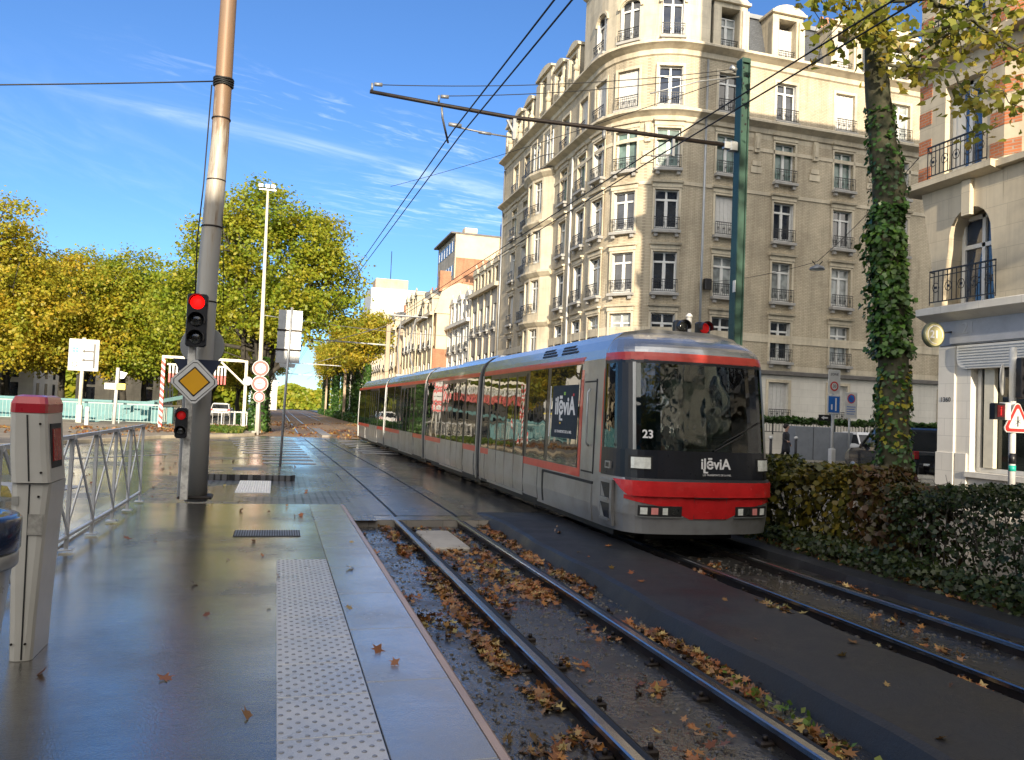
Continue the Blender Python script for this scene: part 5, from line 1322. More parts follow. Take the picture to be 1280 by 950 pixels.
# big plane tree in the middle of the view
tree_proto('broad green and yellow plane tree standing beside the tracks behind the tall lamp post', -.9, 51, 6.0,
    [(.6, .5, 10.6, 4.6, 4.4, 3.4), (-3.3, 0, 8.6, 2.7, 2.8, 2.4), (3.4, .6, 8.9, 2.6, 3, 2.6), (-.6, 0, 13.2, 2.6, 2.6, 2.0), (2.5, 0, 12.0, 2.3, 2.3, 1.9), (-2.6, 0, 11.3, 2.2, 2.3, 1.8), (1.2, -2.2, 7.0, 3.0, 2.2, 1.8), (-4.6, .6, 7.4, 2.2, 2.2, 2.0)],
    46000, .19, leaf_green, .42, 3, 22, None, .36)
iv = thing('ivy', (-1.0, 50.6, 0), 'dark ivy wrapped round the foot of the big plane tree trunk', 'ivy')
rg = np.random.default_rng(5); a = rg.uniform(0, 6.28, 1500); z = rg.random(1500)**1.6*4.5; rr = .42+rg.random(1500)*.3*(1-z/5)
leaf_mesh('leaves', np.column_stack([-.95+rr*np.cos(a), 51+rr*np.sin(a), z]), np.column_stack([np.cos(a), np.sin(a), a*0+.3]), .16, leaf_ivy, iv, (-1, 51, 0), 6)
mb = MB()
for k in range(3): mb.tube([(-1.2+.2*k, 50.5, 0), (-1.15+.18*k, 50.55, 1.2), (-1.1+.12*k, 50.6, 2.6)], .03, 5)
mb.build('stems', bark_dark, iv)
# left hand boulevard trees: three shapes, then copies
LT = []
LT.append(tree_proto('golden plane tree at the left edge, nearest of the left hand row', -20.5, 66, 4.6, [(0, 0, 10.3, 4.8, 4.6, 4.0), (-3.5, 0, 8, 3, 3, 2.6), (3.4, 0, 8.4, 3, 3, 2.6), (0, 0, 14, 3, 3, 2.2), (1.5, -2.4, 5.6, 3.6, 2.6, 2.2), (-2.5, -1.5, 5.2, 3, 2.4, 1.8)], 30000, .22, leaf_autumn, .34, 8, 14, 'plane trees on the left side of the boulevard'))
LT.append(tree_proto('yellow green plane tree right of the direction sign', -12.2, 72, 4.4, [(0, 0, 9.2, 4.2, 4.2, 3.6), (-2.8, 0, 7.6, 3, 3, 2.4), (2.8, 0, 7.4, 3, 3, 2.4), (.6, 0, 12.0, 2.4, 2.4, 1.8), (0, -2, 5.2, 3.6, 2.4, 1.8)], 28000, .22, leaf_green, .3, 9, 12, 'plane trees on the left side of the boulevard'))
LT.append(tree_proto('orange tinted plane tree behind the direction sign', -16.2, 70, 4.4, [(0, 0, 9.2, 4.2, 4.2, 3.4), (-2.4, 0, 11.5, 2.4, 2.4, 1.8), (2.6, 0, 7.6, 2.8, 2.8, 2.2), (-2.8, 0, 7.2, 2.8, 2.8, 2.0), (.5, -2, 5.0, 3.8, 2.4, 1.8)], 26000, .22, leaf_autumn, .3, 10, 12, 'plane trees on the left side of the boulevard'))
kdl = [list(t.children) for t in LT]
spots = [(-26.5, 70, 0, 1.05, 'tall golden plane tree cut by the left edge of the view'), (-23.8, 82, 2, 1.1, 'yellow plane tree in the second rank at the far left'), (-18.0, 86, 1, 1.15, 'green plane tree in the second rank behind the direction sign'),
    (-8.4, 78, 1, .95, 'green plane tree left of the leaning pole, behind the gantry'), (-13.5, 92, 2, 1.1, 'plane tree in the second rank behind the yellow name plate'), (-7.2, 96, 0, .95, 'yellow plane tree seen just left of the leaning pole'), (-33, 88, 1, 1.2, 'green plane tree far left in the second rank'),
    (-4.8, 108, 1, 1., 'distant green plane tree seen under the gantry'), (-3.2, 130, 2, 1., 'distant orange plane tree closing the left of the track'), (-28.5, 100, 2, 1.2, 'orange plane tree in the third rank at the far left'), (-10, 118, 1, 1.2, 'far green plane tree between the gantry posts')]
for i, (x, y, k, s_, lb) in enumerate(spots): plant_copy(LT[k], kdl[k], x, y, i*1.3, s_, lb)
# slender trees with ivied trunks along the right of the line, in the distance
RT = tree_proto('slender ivy clad tree nearest the rear of the tram', 8.9, 84, 7.0, [(0, 0, 9.2, 2.2, 2.4, 2.2), (-.9, 0, 7.4, 1.6, 1.6, 1.4), (.8, .4, 10.8, 1.5, 1.5, 1.4)], 5200, .24, leaf_autumn, .17, 12, 7, 'slender trees along the right of the tram line', .4, name='lime_tree')
rg = np.random.default_rng(8); a = rg.uniform(0, 6.28, 1500); z = rg.random(1500)*6.2; rr = .2+rg.random(1500)*.2
leaf_mesh('ivy_cover', np.column_stack([8.9+rr*np.cos(a), 84+rr*np.sin(a), z]), np.column_stack([np.cos(a), np.sin(a), a*0+.3]), .2, leaf_ivy, RT, (8.9, 84, 0), 6)
kdr = list(RT.children)
seq = ['second', 'third', 'fourth', 'fifth', 'sixth', 'seventh', 'eighth', 'ninth']
for i, (x, y) in enumerate([(8.7, 90), (8.8, 97), (8.5, 105), (8.8, 113), (8.5, 122), (8.8, 132), (8.4, 143), (8.6, 156)]):
    plant_copy(RT, kdr, x, y, i*1.1, (1+.06*(i % 3),)*2+(1.0+.05*(i % 4),), '%s slender ivy clad tree from the rear of the tram' % seq[i])
RT2 = tree_proto('thin bare stemmed tree on the left of the line beyond the plane tree', -1.6, 88, 6.0, [(0, 0, 9.5, 2.6, 2.6, 2.4), (.5, 0, 7.4, 2.4, 2.2, 1.4)], 6000, .25, leaf_green, .16, 22, 8, 'thin trees on the left of the tram line', name='lime_tree')
kd2 = list(RT2.children)
for i, (x, y) in enumerate([(-1.4, 98), (-1.7, 110), (-1.3, 124), (-1.6, 140)]): plant_copy(RT2, kd2, x, y, i*1.7, 1+.08*i, '%s thin tree on the left of the line beyond the plane tree' % seq[i])
sh = leaf_mesh('track_side_shrubs', np.vstack([rg.uniform([7.7, 74, 0], [9.6, 160, 1.0], (9000, 3)), rg.uniform([-3.0, 62, 0], [-1.6, 150, .8], (4000, 3))]), np.tile([0, -.3, .6], (13000, 1)), .24, leaf_ivy, None, (4, 100, 0), 6); sh['kind'] = 'stuff'
# trees behind the camera that dapple the stop and show in the tram's glass
BT = tree_proto('bare limbed plane tree behind the stop, seen in the windscreen', 4.4, -9, 5.0, [(0, 0, 8.6, 3.0, 3.0, 2.6), (-1.6, 0, 7.0, 2.2, 2.2, 1.6), (2.0, 0, 10.6, 2, 2, 1.6)], 2600, .2, leaf_autumn, .3, 31, 22, 'trees behind the tram stop')
plant_copy(BT, list(BT.children), -9, -14, 1, 1.05, 'bare limbed plane tree across the road behind the stop')
for i_, (x_, y_) in enumerate(((8.6, -9.5),)): plant_copy(BT, list(BT.children), x_, y_, 1.3*i_, 1.1, '%s bare limbed plane tree on the right pavement behind the camera' % ['nearest', 'second', 'third'][i_])

# ---- the ivied lime on the right, close to the camera ----------------------
nt_ = thing('lime_tree', (9.25, 10.4, 0), 'near lime tree with mossy ivy covered trunk rising from the hedge', 'tree')
TP = [(9.42, 10.4, -.1), (9.36, 10.4, 1.3), (9.30, 10.4, 2.6), (9.22, 10.42, 3.9), (9.14, 10.45, 4.9), (9.18, 10.45, 5.6), (9.02, 10.45, 6.4), (8.88, 10.45, 7.4), (8.78, 10.4, 8.8), (8.8, 10.3, 10.5), (8.9, 10.2, 12.0)]
TR = [.28, .24, .22, .20, .21, .25, .20, .18, .165, .13, .06]
mb = MB(); rn = random.Random(2)
fine, fr_ = [], []
for i in range(len(TP)-1):
    for k in range(5):
        t = k/5; fine.append(tuple(TP[i][j]+(TP[i+1][j]-TP[i][j])*t+rn.gauss(0, .006) for j in range(3))); fr_.append((TR[i]+(TR[i+1]-TR[i])*t)*rn.uniform(.96, 1.05))
fine.append(TP[-1]); fr_.append(TR[-1])
mb.tube(fine, fr_, 16)
BR = []
for (z0, tip, r_) in ((7.2, (10.9, 9.9, 8.6), .045), (7.6, (10.3, 9.4, 6.9), .03), (8.2, (11.6, 9.4, 7.9), .05), (7.9, (7.6, 10.1, 8.4), .04), (8.6, (12.4, 10.3, 9.6), .06), (8.5, (6.9, 10.8, 9.6), .05), (9.2, (8.4, 8.2, 10), .04), (9.0, (10.4, 8.6, 10.2), .05), (8.9, (13.0, 10.8, 8.2), .05), (9.4, (9.4, 12, 10.8), .04), (8.0, (7.9, 9.4, 7.7), .03)):
    l2 = limb(mb, (8.85, 10.4, z0), tip, r_, .010, rn, 6, 7, .03); BR += l2[2:]
    for _ in range(6):
        s2 = l2[rn.randint(2, 7)]; d2 = Vector((rn.gauss(0, .5), rn.gauss(0, .4), rn.gauss(-.35, .35))); l3 = limb(mb, s2, s2+d2, .010, .004, rn, 4, 3, .05); BR += l3[1:]
trunk_ = mb.build('trunk', None or plain('mossy_bark', (.075, .07, .04), .95, var=.6, sc=9, bmp=1., dirt=(.035, .05, .02)), nt_)
rg = np.random.default_rng(21); BRA = np.array([tuple(p) for p in BR])
k = rg.integers(0, len(BRA), 2600); C = BRA[k]+rg.normal(0, .16, (2600, 3))*[1.1, 1, .8]-[0, 0, .05]
leaf_mesh('crown', C, rg.normal(0, .5, (len(C), 3))+[-.2, -.6, .3], .115, leaf_linden, nt_, (8.9, 10.4, 8.5), 6, .4, 3)
def ivy_on(zs, n, spread, size, par, mat, sd, name):
    g2 = np.random.default_rng(sd); z = g2.uniform(zs[0], zs[1], n); F = np.array(fine); RR = np.array(fr_)
    xc, yc, rc = np.interp(z, F[:, 2], F[:, 0]), np.interp(z, F[:, 2], F[:, 1]), np.interp(z, F[:, 2], RR)
    lump = .5+.5*np.sin(z*2.1+sd)*np.cos(z*5.3); a = g2.uniform(0, 6.28, n)
    rr = rc+.01+g2.random(n)**1.3*spread*(0.35+lump*np.abs(np.sin(a*1.5+z)))*np.interp(z, [zs[0], (zs[0]+zs[1])/2, zs[1]], [.7, 1.15, .35])
    rr = np.where(np.cos(a) > .2, rc+.01+(rr-rc)*.4, rr)
    leaf_mesh(name, np.column_stack([xc+rr*np.cos(a), yc+rr*np.sin(a), z]), np.column_stack([np.cos(a), np.sin(a), a*0+.5])*1.5, size, mat, par, (9.2, 10.4, zs[0]), 6, .4, sd)
ivy_on((2.9, 5.3), 2900, .27, .08, nt_, leaf_ivy, 5, 'ivy_cover'); ivy_on((5.2, 6.9), 520, .10, .07, nt_, leaf_ivy, 6, 'ivy_upper'); ivy_on((.0, 2.8), 900, .14, .07, nt_, leaf_ivy, 7, 'ivy_cover'); ivy_on((1.4, 2.7), 160, .06, .07, nt_, leaf_autumn, 9, 'dry_leaves')

# ---- hedges ------------------------------------------------------------------
def hedge(label, x0, x1, y0, y1, z1, n, size, mat, seed, gaps=0, name='hedge', grp=None, dens=1.):
    h = thing(name, ((x0+x1)/2, (y0+y1)/2, 0), label, 'hedge', grp); g2 = np.random.default_rng(seed); rn = random.Random(seed)
    p = g2.random((n, 3)); face = g2.integers(0, 4, n); lump = lambda yy, zz: .10*np.sin(yy*3.1+seed)+.06*np.sin(yy*7.7+zz*5)
    x = np.where(face == 0, x0+g2.random(n)**1.6*.34, np.where(face == 1, x1-g2.random(n)**2*.25, x0+p[:, 0]*(x1-x0)))
    y = y0+p[:, 1]*(y1-y0); z = np.where(face >= 2, z1-g2.random(n)**2*.22, .05+p[:, 2]*(z1-.05)); z = z+lump(y, 0)*(z/z1); x = x+lump(y, z)*.8*np.where(face == 0, 1, .3)
    leaf_mesh('foliage', np.column_stack([x, y, z]), np.column_stack([np.where(face == 0, -1, np.where(face == 1, 1, 0)), x*0-.15, np.where(face >= 2, 1, .35)]), size, mat, h, ((x0+x1)/2, (y0+y1)/2, 0), 6, .45, seed)
    mb = MB(); m_ = int((y1-y0)*9)
    for i in range(m_):
        yy = y0+(y1-y0)*(i+rn.random())/m_; xx = rn.uniform(x0+.15, x1-.15); q = Vector((xx, yy, 0))
        l2 = limb(mb, q, q+Vector((rn.gauss(0, .15), rn.gauss(0, .2), z1*.95)), .016, .005, rn, 4, 3, .04)
        for _ in range(3): s2 = l2[rn.randint(1, 2)]; limb(mb, s2, s2+Vector((rn.gauss(0, .25), rn.gauss(0, .25), rn.uniform(.15, .5))), .007, .003, rn, 4, 2, .05)
    mb.build('branches', bark_dark, h); return h
hedge('golden leaved part of the hedge beside the tram nose', 7.45, 8.5, 9.2, 14.6, 1.12, 8000, .085, leaf_hedge_gold, 3)
hedge('reddish brown part of the hedge between gold and green', 7.5, 8.5, 8.2, 9.25, 1.1, 2000, .085, leaf_red, 4)
hedge('dark green clipped hedge at the right edge of the view', 7.35, 8.55, 1.5, 8.3, 1.12, 15000, .05, leaf_hedge, 5)
hedge('dark hedge in front of the apartment block ground floor', 23, 40, 35.4, 36.3, 2.1, 9000, .16, leaf_ivy, 6)
us_ = leaf_mesh('ground_ivy', np.random.default_rng(9).uniform([7.02, 1.5, .0], [7.6, 14, .28], (5200, 3)), np.tile([-.5, -.2, .8], (5200, 1)), .06, leaf_hedge, None, (7.3, 7, 0), 6); us_['kind'] = 'stuff'
nw = leaf_mesh('weeds', np.random.default_rng(13).normal([3.3, 4.6, -.08], [.05, .4, .02], (70, 3)), np.tile([0, 0, .2], (70, 1)), .05, grass_mat, None, (3.3, 5.2, -.1), 4); nw['kind'] = 'stuff'
# ------------------------------------------------------------------ street furniture, left
# leaning steel mast
ms_ = thing('steel_mast', (-1.14, 13.5, .26), 'tall rusty steel mast standing at the end of the stop platform', 'mast')
mb = MB(); PX = [(-1.14, 13.52, .2), (-1.16, 13.52, 2.0), (-1.155, 13.52, 3.9), (-1.12, 13.52, 5.0), (-1.09, 13.52, 5.9), (-1.08, 13.52, 8.2), (-1.06, 13.52, 12.5)]
mb.tube(PX, [.165, .16, .155, .15, .135, .125, .10], 20); mb.build('shaft', rusty, ms_)
mb = MB(); mb.bbox(-1.40, -.90, 13.28, 13.75, .255, .30, .02); mb.build('base_plate', steel_dark, ms_)
for z in (3.35, 4.55, 5.3, 6.3):
    mb = MB(); q = .158 if z < 5 else .142; xx = np.interp(z, [p[2] for p in PX], [p[0] for p in PX]); mb.lathe([(q, -.012), (q+.006, -.01), (q+.006, .01), (q, .012)], (xx, 13.52, z), 18); mb.build('strap', steel_dark, ms_)
mb = MB()
for k in range(4): mb.tube([(-1.085+.15*math.cos(a), 13.52+.15*math.sin(a), 6.84+.035*k+.01*math.sin(a*3+k)) for a in [j*math.pi/8 for j in range(17)]], .014, 5)
mb.build('coiled_cable', rubber, ms_)
mb = MB(); mb.tube([(-1.25, 13.42, 6.8), (-1.285, 13.42, 5.2), (-1.33, 13.40, 4.3), (-1.31, 13.4, 3.4)], .011, 5); mb.tube([(-1.0, 13.46, 4.9), (-.93, 13.5, 4.0), (-.9, 13.6, 3.2)], .006, 4); mb.build('cable', rubber, ms_)
def wire(label, pts, r_=.012, sag=0., mat=None, grp=None, name='overhead_wire', n=16):
    mb = MB(); P = []
    for a, c in zip(pts, pts[1:]):
        for i in range(n):
            t = i/n; P.append((a[0]+(c[0]-a[0])*t, a[1]+(c[1]-a[1])*t, a[2]+(c[2]-a[2])*t-sag*4*t*(1-t)))
    P.append(pts[-1]); mb.tube(P, r_, 5); return tag(mb.build(name, mat or rubber), label, 'wire', grp)
wire('thin black cable running off to the left from the coil on the rusty mast', [(-1.2, 13.5, 6.9), (-14, 13.5, 5.0)], .012, .12)
# white box post with the signals
ps = thing('signal_post', (-1.29, 13.2, .26), 'slim white square post bolted beside the rusty mast', 'post')
mb = MB(); mb.bbox(-1.345, -1.235, 13.16, 13.26, .26, 3.42, .008); mb.build('post', plain('chipped_white_post', (.74, .72, .66), .45, var=.3, sc=6, dirt=(.2, .19, .17)), ps)
mb = MB(); mb.bbox(-1.40, -1.36, 13.3, 13.34, .26, 2.0, .005); mb.build('conduit', galv, ps)
def traffic_light(label, x, y, z0, z1, w_, lit, face=(0, -1), n=3, name='traffic_light', dim=False, visor=True, back=None):
    t = thing(name, (x, y, z0), label, 'traffic light'); fx, fy = face; rx, ry = -fy, fx
    def T(a, o, z): return (x+rx*a+fx*o, y+ry*a+fy*o, z)
    mb = MB(); h = w_/2
    def rr(hw, za, zb, o, r_=.03): return [T(s1*(hw-r_*(1-abs(c))), o, z) for s1, c, z in ((-1, 0, za), (1, 0, za), (1, 1, za+r_), (1, 1, zb-r_), (1, 0, zb), (-1, 0, zb), (-1, 1, zb-r_), (-1, 1, za+r_))]
    mb.loft([rr(h, z0, z1, 0), rr(h, z0, z1, .10), rr(h*.94, z0+.01, z1-.01, .12)]); mb.build('housing', black_paint, t)
    st = (z1-z0)/n; r_ = min(st, w_)*.38
    for k in range(n):
        zc = z1-st*(k+.5); on = (k == lit)
        mb = MB(); ring = lambda q, o: [T(q*math.cos(a), o, zc+q*math.sin(a)) for a in [j*math.pi/10 for j in range(20)]]
        mb.loft([ring(r_, .115), ring(r_, .125), ring(r_*.6, .14), ring(r_*.1, .145)], True, True, True); mb.build('lens', (red_dim if dim else red_lit) if on else lens_off, t)
        if visor:
            mb = MB(); arcs = [math.radians(v) for v in range(-20, 201, 20)]
            mb.loft([[T((r_+.012)*math.cos(a), o, zc+(r_+.012)*math.sin(a)) for a in arcs]+[T((r_+.022)*math.cos(a), o, zc+(r_+.022)*math.sin(a)) for a in arcs[::-1]] for o in (.12, .12+r_*1.25)]); mb.build('visor', black_paint, t)
    mb = MB(); mb.bar(T(0, -.12, z0+.08), T(0, .01, z0+.08), .05); mb.bar(T(0, -.12, z1-.08), T(0, .01, z1-.08), .05); mb.build('bracket', black_paint, t)
    return t
traffic_light('three lamp traffic light with its red lamp lit, on the post by the rusty mast', -1.235, 13.14, 2.60, 3.41, .30, 0)
traffic_light('small repeater signal with a red lamp, low on the white post', -1.37, 13.12, 1.20, 1.66, .17, 0, n=2, dim=True)
# sign backs
def disc(label, x, y, z, r_, matf, matb=None, fy=-1, name='round_sign', n=32, cat='sign', parts=None):
    t = thing(name, (x, y, z), label, cat)
    mb = MB(); mb.lathe([(r_-.01, -.008), (r_, -.006), (r_, .006), (r_-.01, .008)], (x, y, z), n, 'y'); mb.build('plate', matb or galv, t)
    for q, m_ in (matf or []): 
        mb = MB(); o = y+fy*(.0095+.0015*matf.index((q, m_))); mb.lathe([(q, -.0006), (q, .0006)], (x, o, z), n, 'y'); mb.build('face', m_, t)
    return t
disc('round grey sign seen from behind, on the rusty mast', -1.19, 13.74, 2.66, .335, None, plain('sign_back_grey', (.30, .31, .31), .5, .3))
tg = thing('triangular_sign', (-1.2, 13.36, 2.0), 'dark back of an inverted triangular sign behind the yellow diamond', 'sign')
mb = MB(); mb.prism([(-1.57, 2.42), (-.86, 2.42), (-1.02, 2.13), (-1.2, 1.8), (-1.42, 2.13)], 13.335, 13.35, 'y'); mb.build('plate', plain('navy_sign_back', (.012, .02, .05), .5), tg)
dm = thing('priority_sign', (-1.215, 13.0, 1.7), 'diamond shaped priority road sign, yellow with white border', 'sign')
def diamond(r_, y0, y1, mat, nm, rc=.03):
    mb = MB(); c = (-1.215, 2.065); pts = []
    for a in range(4):
        an = a*math.pi/2; d = Vector((math.cos(an), math.sin(an))); p = Vector((-d.y, d.x))
        for s in (-1, 1): v = d*(r_-rc)+p*rc*s; pts.append((c[0]+v.x, c[1]+v.y))
    mb.prism(pts, y0, y1, 'y'); return mb.build(nm, mat, dm)
diamond(.365, 13.0, 13.02, galv, 'plate'); diamond(.36, 12.996, 12.9995, paint_white, 'border'); diamond(.325, 12.993, 12.9955, black_paint, 'black_line'); diamond(.312, 12.990, 12.9925, paint_white, 'white_field')
diamond(.232, 12.987, 12.9895, black_paint, 'inner_line', .005); diamond(.205, 12.984, 12.9865, paint_yellow, 'yellow_field', .005)

# sign seen from behind on the island
sb = thing('direction_sign', (.17, 22, .12), 'grey back of a tall direction sign leaning on the small island', 'sign')
mb = MB(); mb.tube([(.17, 22, .1), (.215, 22, 2.4), (.26, 22, 4.34)], .033, 8); mb.build('post', galv, sb)
mb = MB()
for z0, z1 in ((3.74, 4.27), (3.22, 3.72)): mb.bbox(-.08+.02*(z0-3), .53+.02*(z0-3), 22.05, 22.07, z0, z1, .004)
mb.build('upper_panels', galv, sb)
mb = MB(); mb.bbox(-.09, .52, 22.05, 22.07, 2.86, 3.20, .004); mb.prism([(.0, 2.85), (.44, 2.85), (.40, 2.74), (.04, 2.74)], 22.05, 22.07, 'y'); mb.build('lower_panel', galv, sb)
mb = MB()
for z in (3.21, 3.73): mb.box(-.1, .56, 22.03, 22.05, z-.025, z+.025)
mb.build('rails', steel_dark, sb)

# lamp post with a small head frame
lp = thing('lamp_post', (-.92, 46.2, 0), 'very tall slim pale lamp post in front of the big plane tree', 'lamp post')
mb = MB(); mb.tube([(-.92, 46.2, 0), (-.95, 46.2, 1.2), (-1.0, 46.2, 6), (-1.08, 46.2, 13.8)], [.17, .13, .11, .06], 12); mb.build('shaft', paint_cream, lp)
mb = MB(); mb.bbox(-1.55, -.62, 46.14, 46.26, 13.55, 13.63, .01); mb.build('crossbar', galv, lp)
for x in (-1.45, -1.1, -.8):
    mb = MB(); mb.bbox(x-.13, x+.13, 45.95, 46.3, 13.66, 13.86, .03); mb.build('floodlight', galv, lp)
mb = MB(); mb.bbox(-1.25, -.75, 45.9, 46.5, .1, .2, .03); mb.build('foot', stone_grey, lp)
po = thing('sign_post', (-.93, 45.6, 0), 'short white post carrying three round red and white signs', 'post')
mb = MB(); mb.tube([(-.90, 45.6, 0), (-.95, 45.6, 4.05)], .06, 8); mb.build('shaft', paint_white, po)
for i, (z, r_, tx, lb) in enumerate(((3.62, .44, '16', 'topmost of three round red bordered signs on the white post'), (2.78, .44, '-', 'middle one of three round red bordered signs on the white post'), (2.07, .31, '50', 'smallest and lowest round sign on the white post'))):
    d_ = disc(lb, -.93, 45.5, z, r_, [(r_*.97, paint_white), (r_*.93, paint_red), (r_*.62, paint_white)])
    if tx != '-': text(tx, r_*.75, black_paint, d_, facing((-.93, 45.484, z), (1, 0, 0), (0, 0, 1)), 'lettering', .001)
    else:
        mb = MB(); mb.box(-1.08, -.78, 45.483, 45.486, z-.02, z+.03); mb.build('bar', black_paint, d_)

# height gauge gantry with hanging red and white strips
gt = thing('gantry', (-4.1, 50, 0), 'white height limit gantry with striped leg and hanging red and white strips', 'gantry')
m, nt2, b_ = nodes_of('red_white_stripes'); s_ = nt2.nodes.new('ShaderNodeSeparateXYZ'); g_ = nt2.nodes.new('ShaderNodeNewGeometry'); L(nt2, g_.outputs['Position'], s_.inputs[0])
ad_ = N(nt2, 'ShaderNodeMath', operation='ADD'); L(nt2, s_.outputs['Z'], ad_.inputs[0]); L(nt2, s_.outputs['X'], ad_.inputs[1]); mo = N(nt2, 'ShaderNodeMath', operation='FRACT'); ml = N(nt2, 'ShaderNodeMath', operation='MULTIPLY'); ml.inputs[1].default_value = 2.6; L(nt2, ad_.outputs[0], ml.inputs[0]); L(nt2, ml.outputs[0], mo.inputs[0])
rr_ = ramp(nt2, mo.outputs[0], [(.5, (.55, .04, .03)), (.51, (.7, .7, .68))]); rr_.color_ramp.interpolation = 'CONSTANT'; L(nt2, rr_.outputs[0], b_.inputs['Base Color']); stripes = m
mb = MB(); mb.bbox(-6.48, -6.28, 49.9, 50.1, .1, 4.1, .02); mb.build('striped_leg', stripes, gt)
mb = MB(); mb.bbox(-1.92, -1.74, 49.9, 50.1, 0, 4.1, .02); mb.build('leg', paint_cream, gt)
mb = MB(); mb.bbox(-6.48, -1.74, 49.92, 50.08, 4.1, 4.26, .02); mb.bar((-3.3, 50, 4.1), (-1.85, 50, 2.75), .1); mb.bbox(-6.2, -2.9, 50.1, 50.18, 3.72, 3.82, .01); mb.build('beam', paint_cream, gt)
for i in range(17):
    x = -6.1+i*.19; mb = MB(); mb.box(x, x+.10, 50.12, 50.135, 3.25, 3.72); c_ = mb.build('strip', paint_white, gt)
    mb = MB(); mb.box(x, x+.10, 50.12, 50.135, 2.72, 3.248); mb.build('red_end', paint_red, c_)
disc('small round mirror back on the right leg of the gantry', -1.72, 49.8, 3.0, .27, None, galv_dark)
for i, x in enumerate(()):
    d_ = disc('%s small round red sign on top of the gantry beam, from the left' % ['first', 'second', 'third', 'fourth', 'fifth', 'sixth'][i], x, 50.2, 4.55, .22, [(.21, paint_red), (.14, paint_white)], fy=1)

# footbridge parapet and fences
def fence(label, p, q, h, npost, nbar, mat, top=.05, name='fence', matb=None, group=None):
    p, q = Vector(p), Vector(q); f = thing(name, tuple((p+q)/2), label, 'fence', group); d = q-p
    mb = MB(); mb.bar(p+Vector((0, 0, h)), q+Vector((0, 0, h)), top, top); mb.bar(p+Vector((0, 0, .15)), q+Vector((0, 0, .15)), .04, .04); mb.build('rails', mat, f)
    for i in range(npost+1):
        c = p+d*(i/npost); mb = MB(); mb.bar(c, c+Vector((0, 0, h+.02)), .06, .06); mb.build('post', mat, f)
    mb = MB()
    for i in range(1, nbar): c = p+d*(i/nbar); mb.bar(c+Vector((0, 0, .16)), c+Vector((0, 0, h-.02)), .02, .02)
    o = mb.build('bars', matb or mat, f); return f
fence('long pale green railing behind the direction sign', (-30, 57.5, .1), (-7.1, 54.6, .1), 1.22, 10, 110, plain('pale_green_paint', (.30, .42, .40), .4), .09)
fence('white railing turning back beside the gantry leg', (-7.0, 54.6, .1), (-5.4, 61.5, .1), 1.2, 4, 26, paint_cream, .08)
fence('white fence between the gantry legs', (-6.0, 58.6, .0), (-1.9, 57.4, .0), 1.05, 5, 11, paint_white, .1)
tl_ = thing('stair_parapet', (-9, 57, 0), 'teal steel stair parapet sloping down behind the pale railing', 'parapet')
mb = MB(); mb.prism([(-11.6, .1), (-10.9, .1), (-7.6, 1.25), (-7.6, 1.62), (-8.2, 1.5)], 56.3, 56.5, 'y'); mb.build('stringer', paint_teal, tl_)
mb = MB(); mb.bbox(-7.7, -6.4, 55.8, 56.6, .1, 1.2, .03); mb.build('end_box', paint_teal, tl_)
mb = MB(); mb.bar((-8.2, 56.4, 1.35), (-4.9, 60.4, 2.25), .22); mb.build('handrail', plain('pale_teal', (.22, .40, .41), .4), tl_)
tt = thing('parapet_wall', (-20, 60, 0), 'dark teal parapet wall running behind the pale railing at far left', 'parapet')
mb = MB(); mb.box(-34, -8.2, 60.2, 60.4, .1, 1.35); mb.build('wall', paint_teal, tt)
mb = MB(); mb.box(-34, -8.2, 60.1, 60.5, 1.35, 1.5); mb.build('coping', paint_teal, tt)

ds = thing('direction_sign', (-11.4, 54, 0), 'white direction sign with two black arrows pointing left', 'sign')
mb = MB(); mb.tube([(-11.46, 54.06, 0), (-11.44, 54.06, 5.25)], .11, 10); mb.bbox(-11.62, -11.30, 53.9, 54.2, .1, 1.15, .03); mb.build('post', paint_cream, ds)
mb = MB(); mb.bbox(-12.22, -10.55, 53.90, 53.95, 3.24, 5.16, .04); mb.build('panel', paint_white, ds)
mb = MB(); mb.box(-10.86, -10.74, 53.893, 53.899, 3.4, 4.9); 
for z in (4.42, 3.88): mb.box(-11.35, -10.861, 53.893, 53.899, z-.05, z+.05); mb.prism([(-11.5, z), (-11.33, z-.12), (-11.33, z+.12)], 53.893, 53.898, 'y')
mb.box(-12.12, -11.6, 53.893, 53.899, 4.17, 4.20); mb.build('arrows', black_paint, ds)
for z in (4.85, 4.02): text('LILLE', .21, black_paint, ds, facing((-11.83, 53.893, z), (1, 0, 0), (0, 0, 1)), 'lettering', .002)
mb = MB()
for dx in (-.1, .07):
    for dz in (-.09, .08): mb.box(-11.83+dx-.07, -11.83+dx+.08, 53.893, 53.899, 4.5+dz-.07, 4.5+dz+.07)
mb.build('blue_emblem', plain('emblem_blue', (.02, .30, .60), .4), ds)
mb = MB(); mb.lathe([(.16, -.003), (.16, .003)], (-11.85, 53.893, 3.62), 20, 'y'); mb.build('red_ring', red_print, ds)
mb = MB(); mb.lathe([(.11, -.002), (.11, .002)], (-11.85, 53.889, 3.62), 20, 'y'); mb.build('ring_centre', white_print, ds)
yp = thing('street_name_sign', (-9.34, 53, 0), 'white post with a small white and yellow name plate', 'sign')
mb = MB(); mb.tube([(-9.34, 53, 0), (-9.28, 53, 3.5)], .10, 8); mb.build('post', paint_white, yp)
mb = MB(); mb.bbox(-9.95, -9.3, 52.86, 52.88, 2.18, 2.56, .01); mb.build('white_plate', paint_white, yp)
mb = MB(); mb.bbox(-9.3+.001, -8.8, 52.86, 52.88, 2.18, 2.56, .01); mb.build('yellow_plate', plain('pale_yellow', (.75, .62, .08), .4), yp)
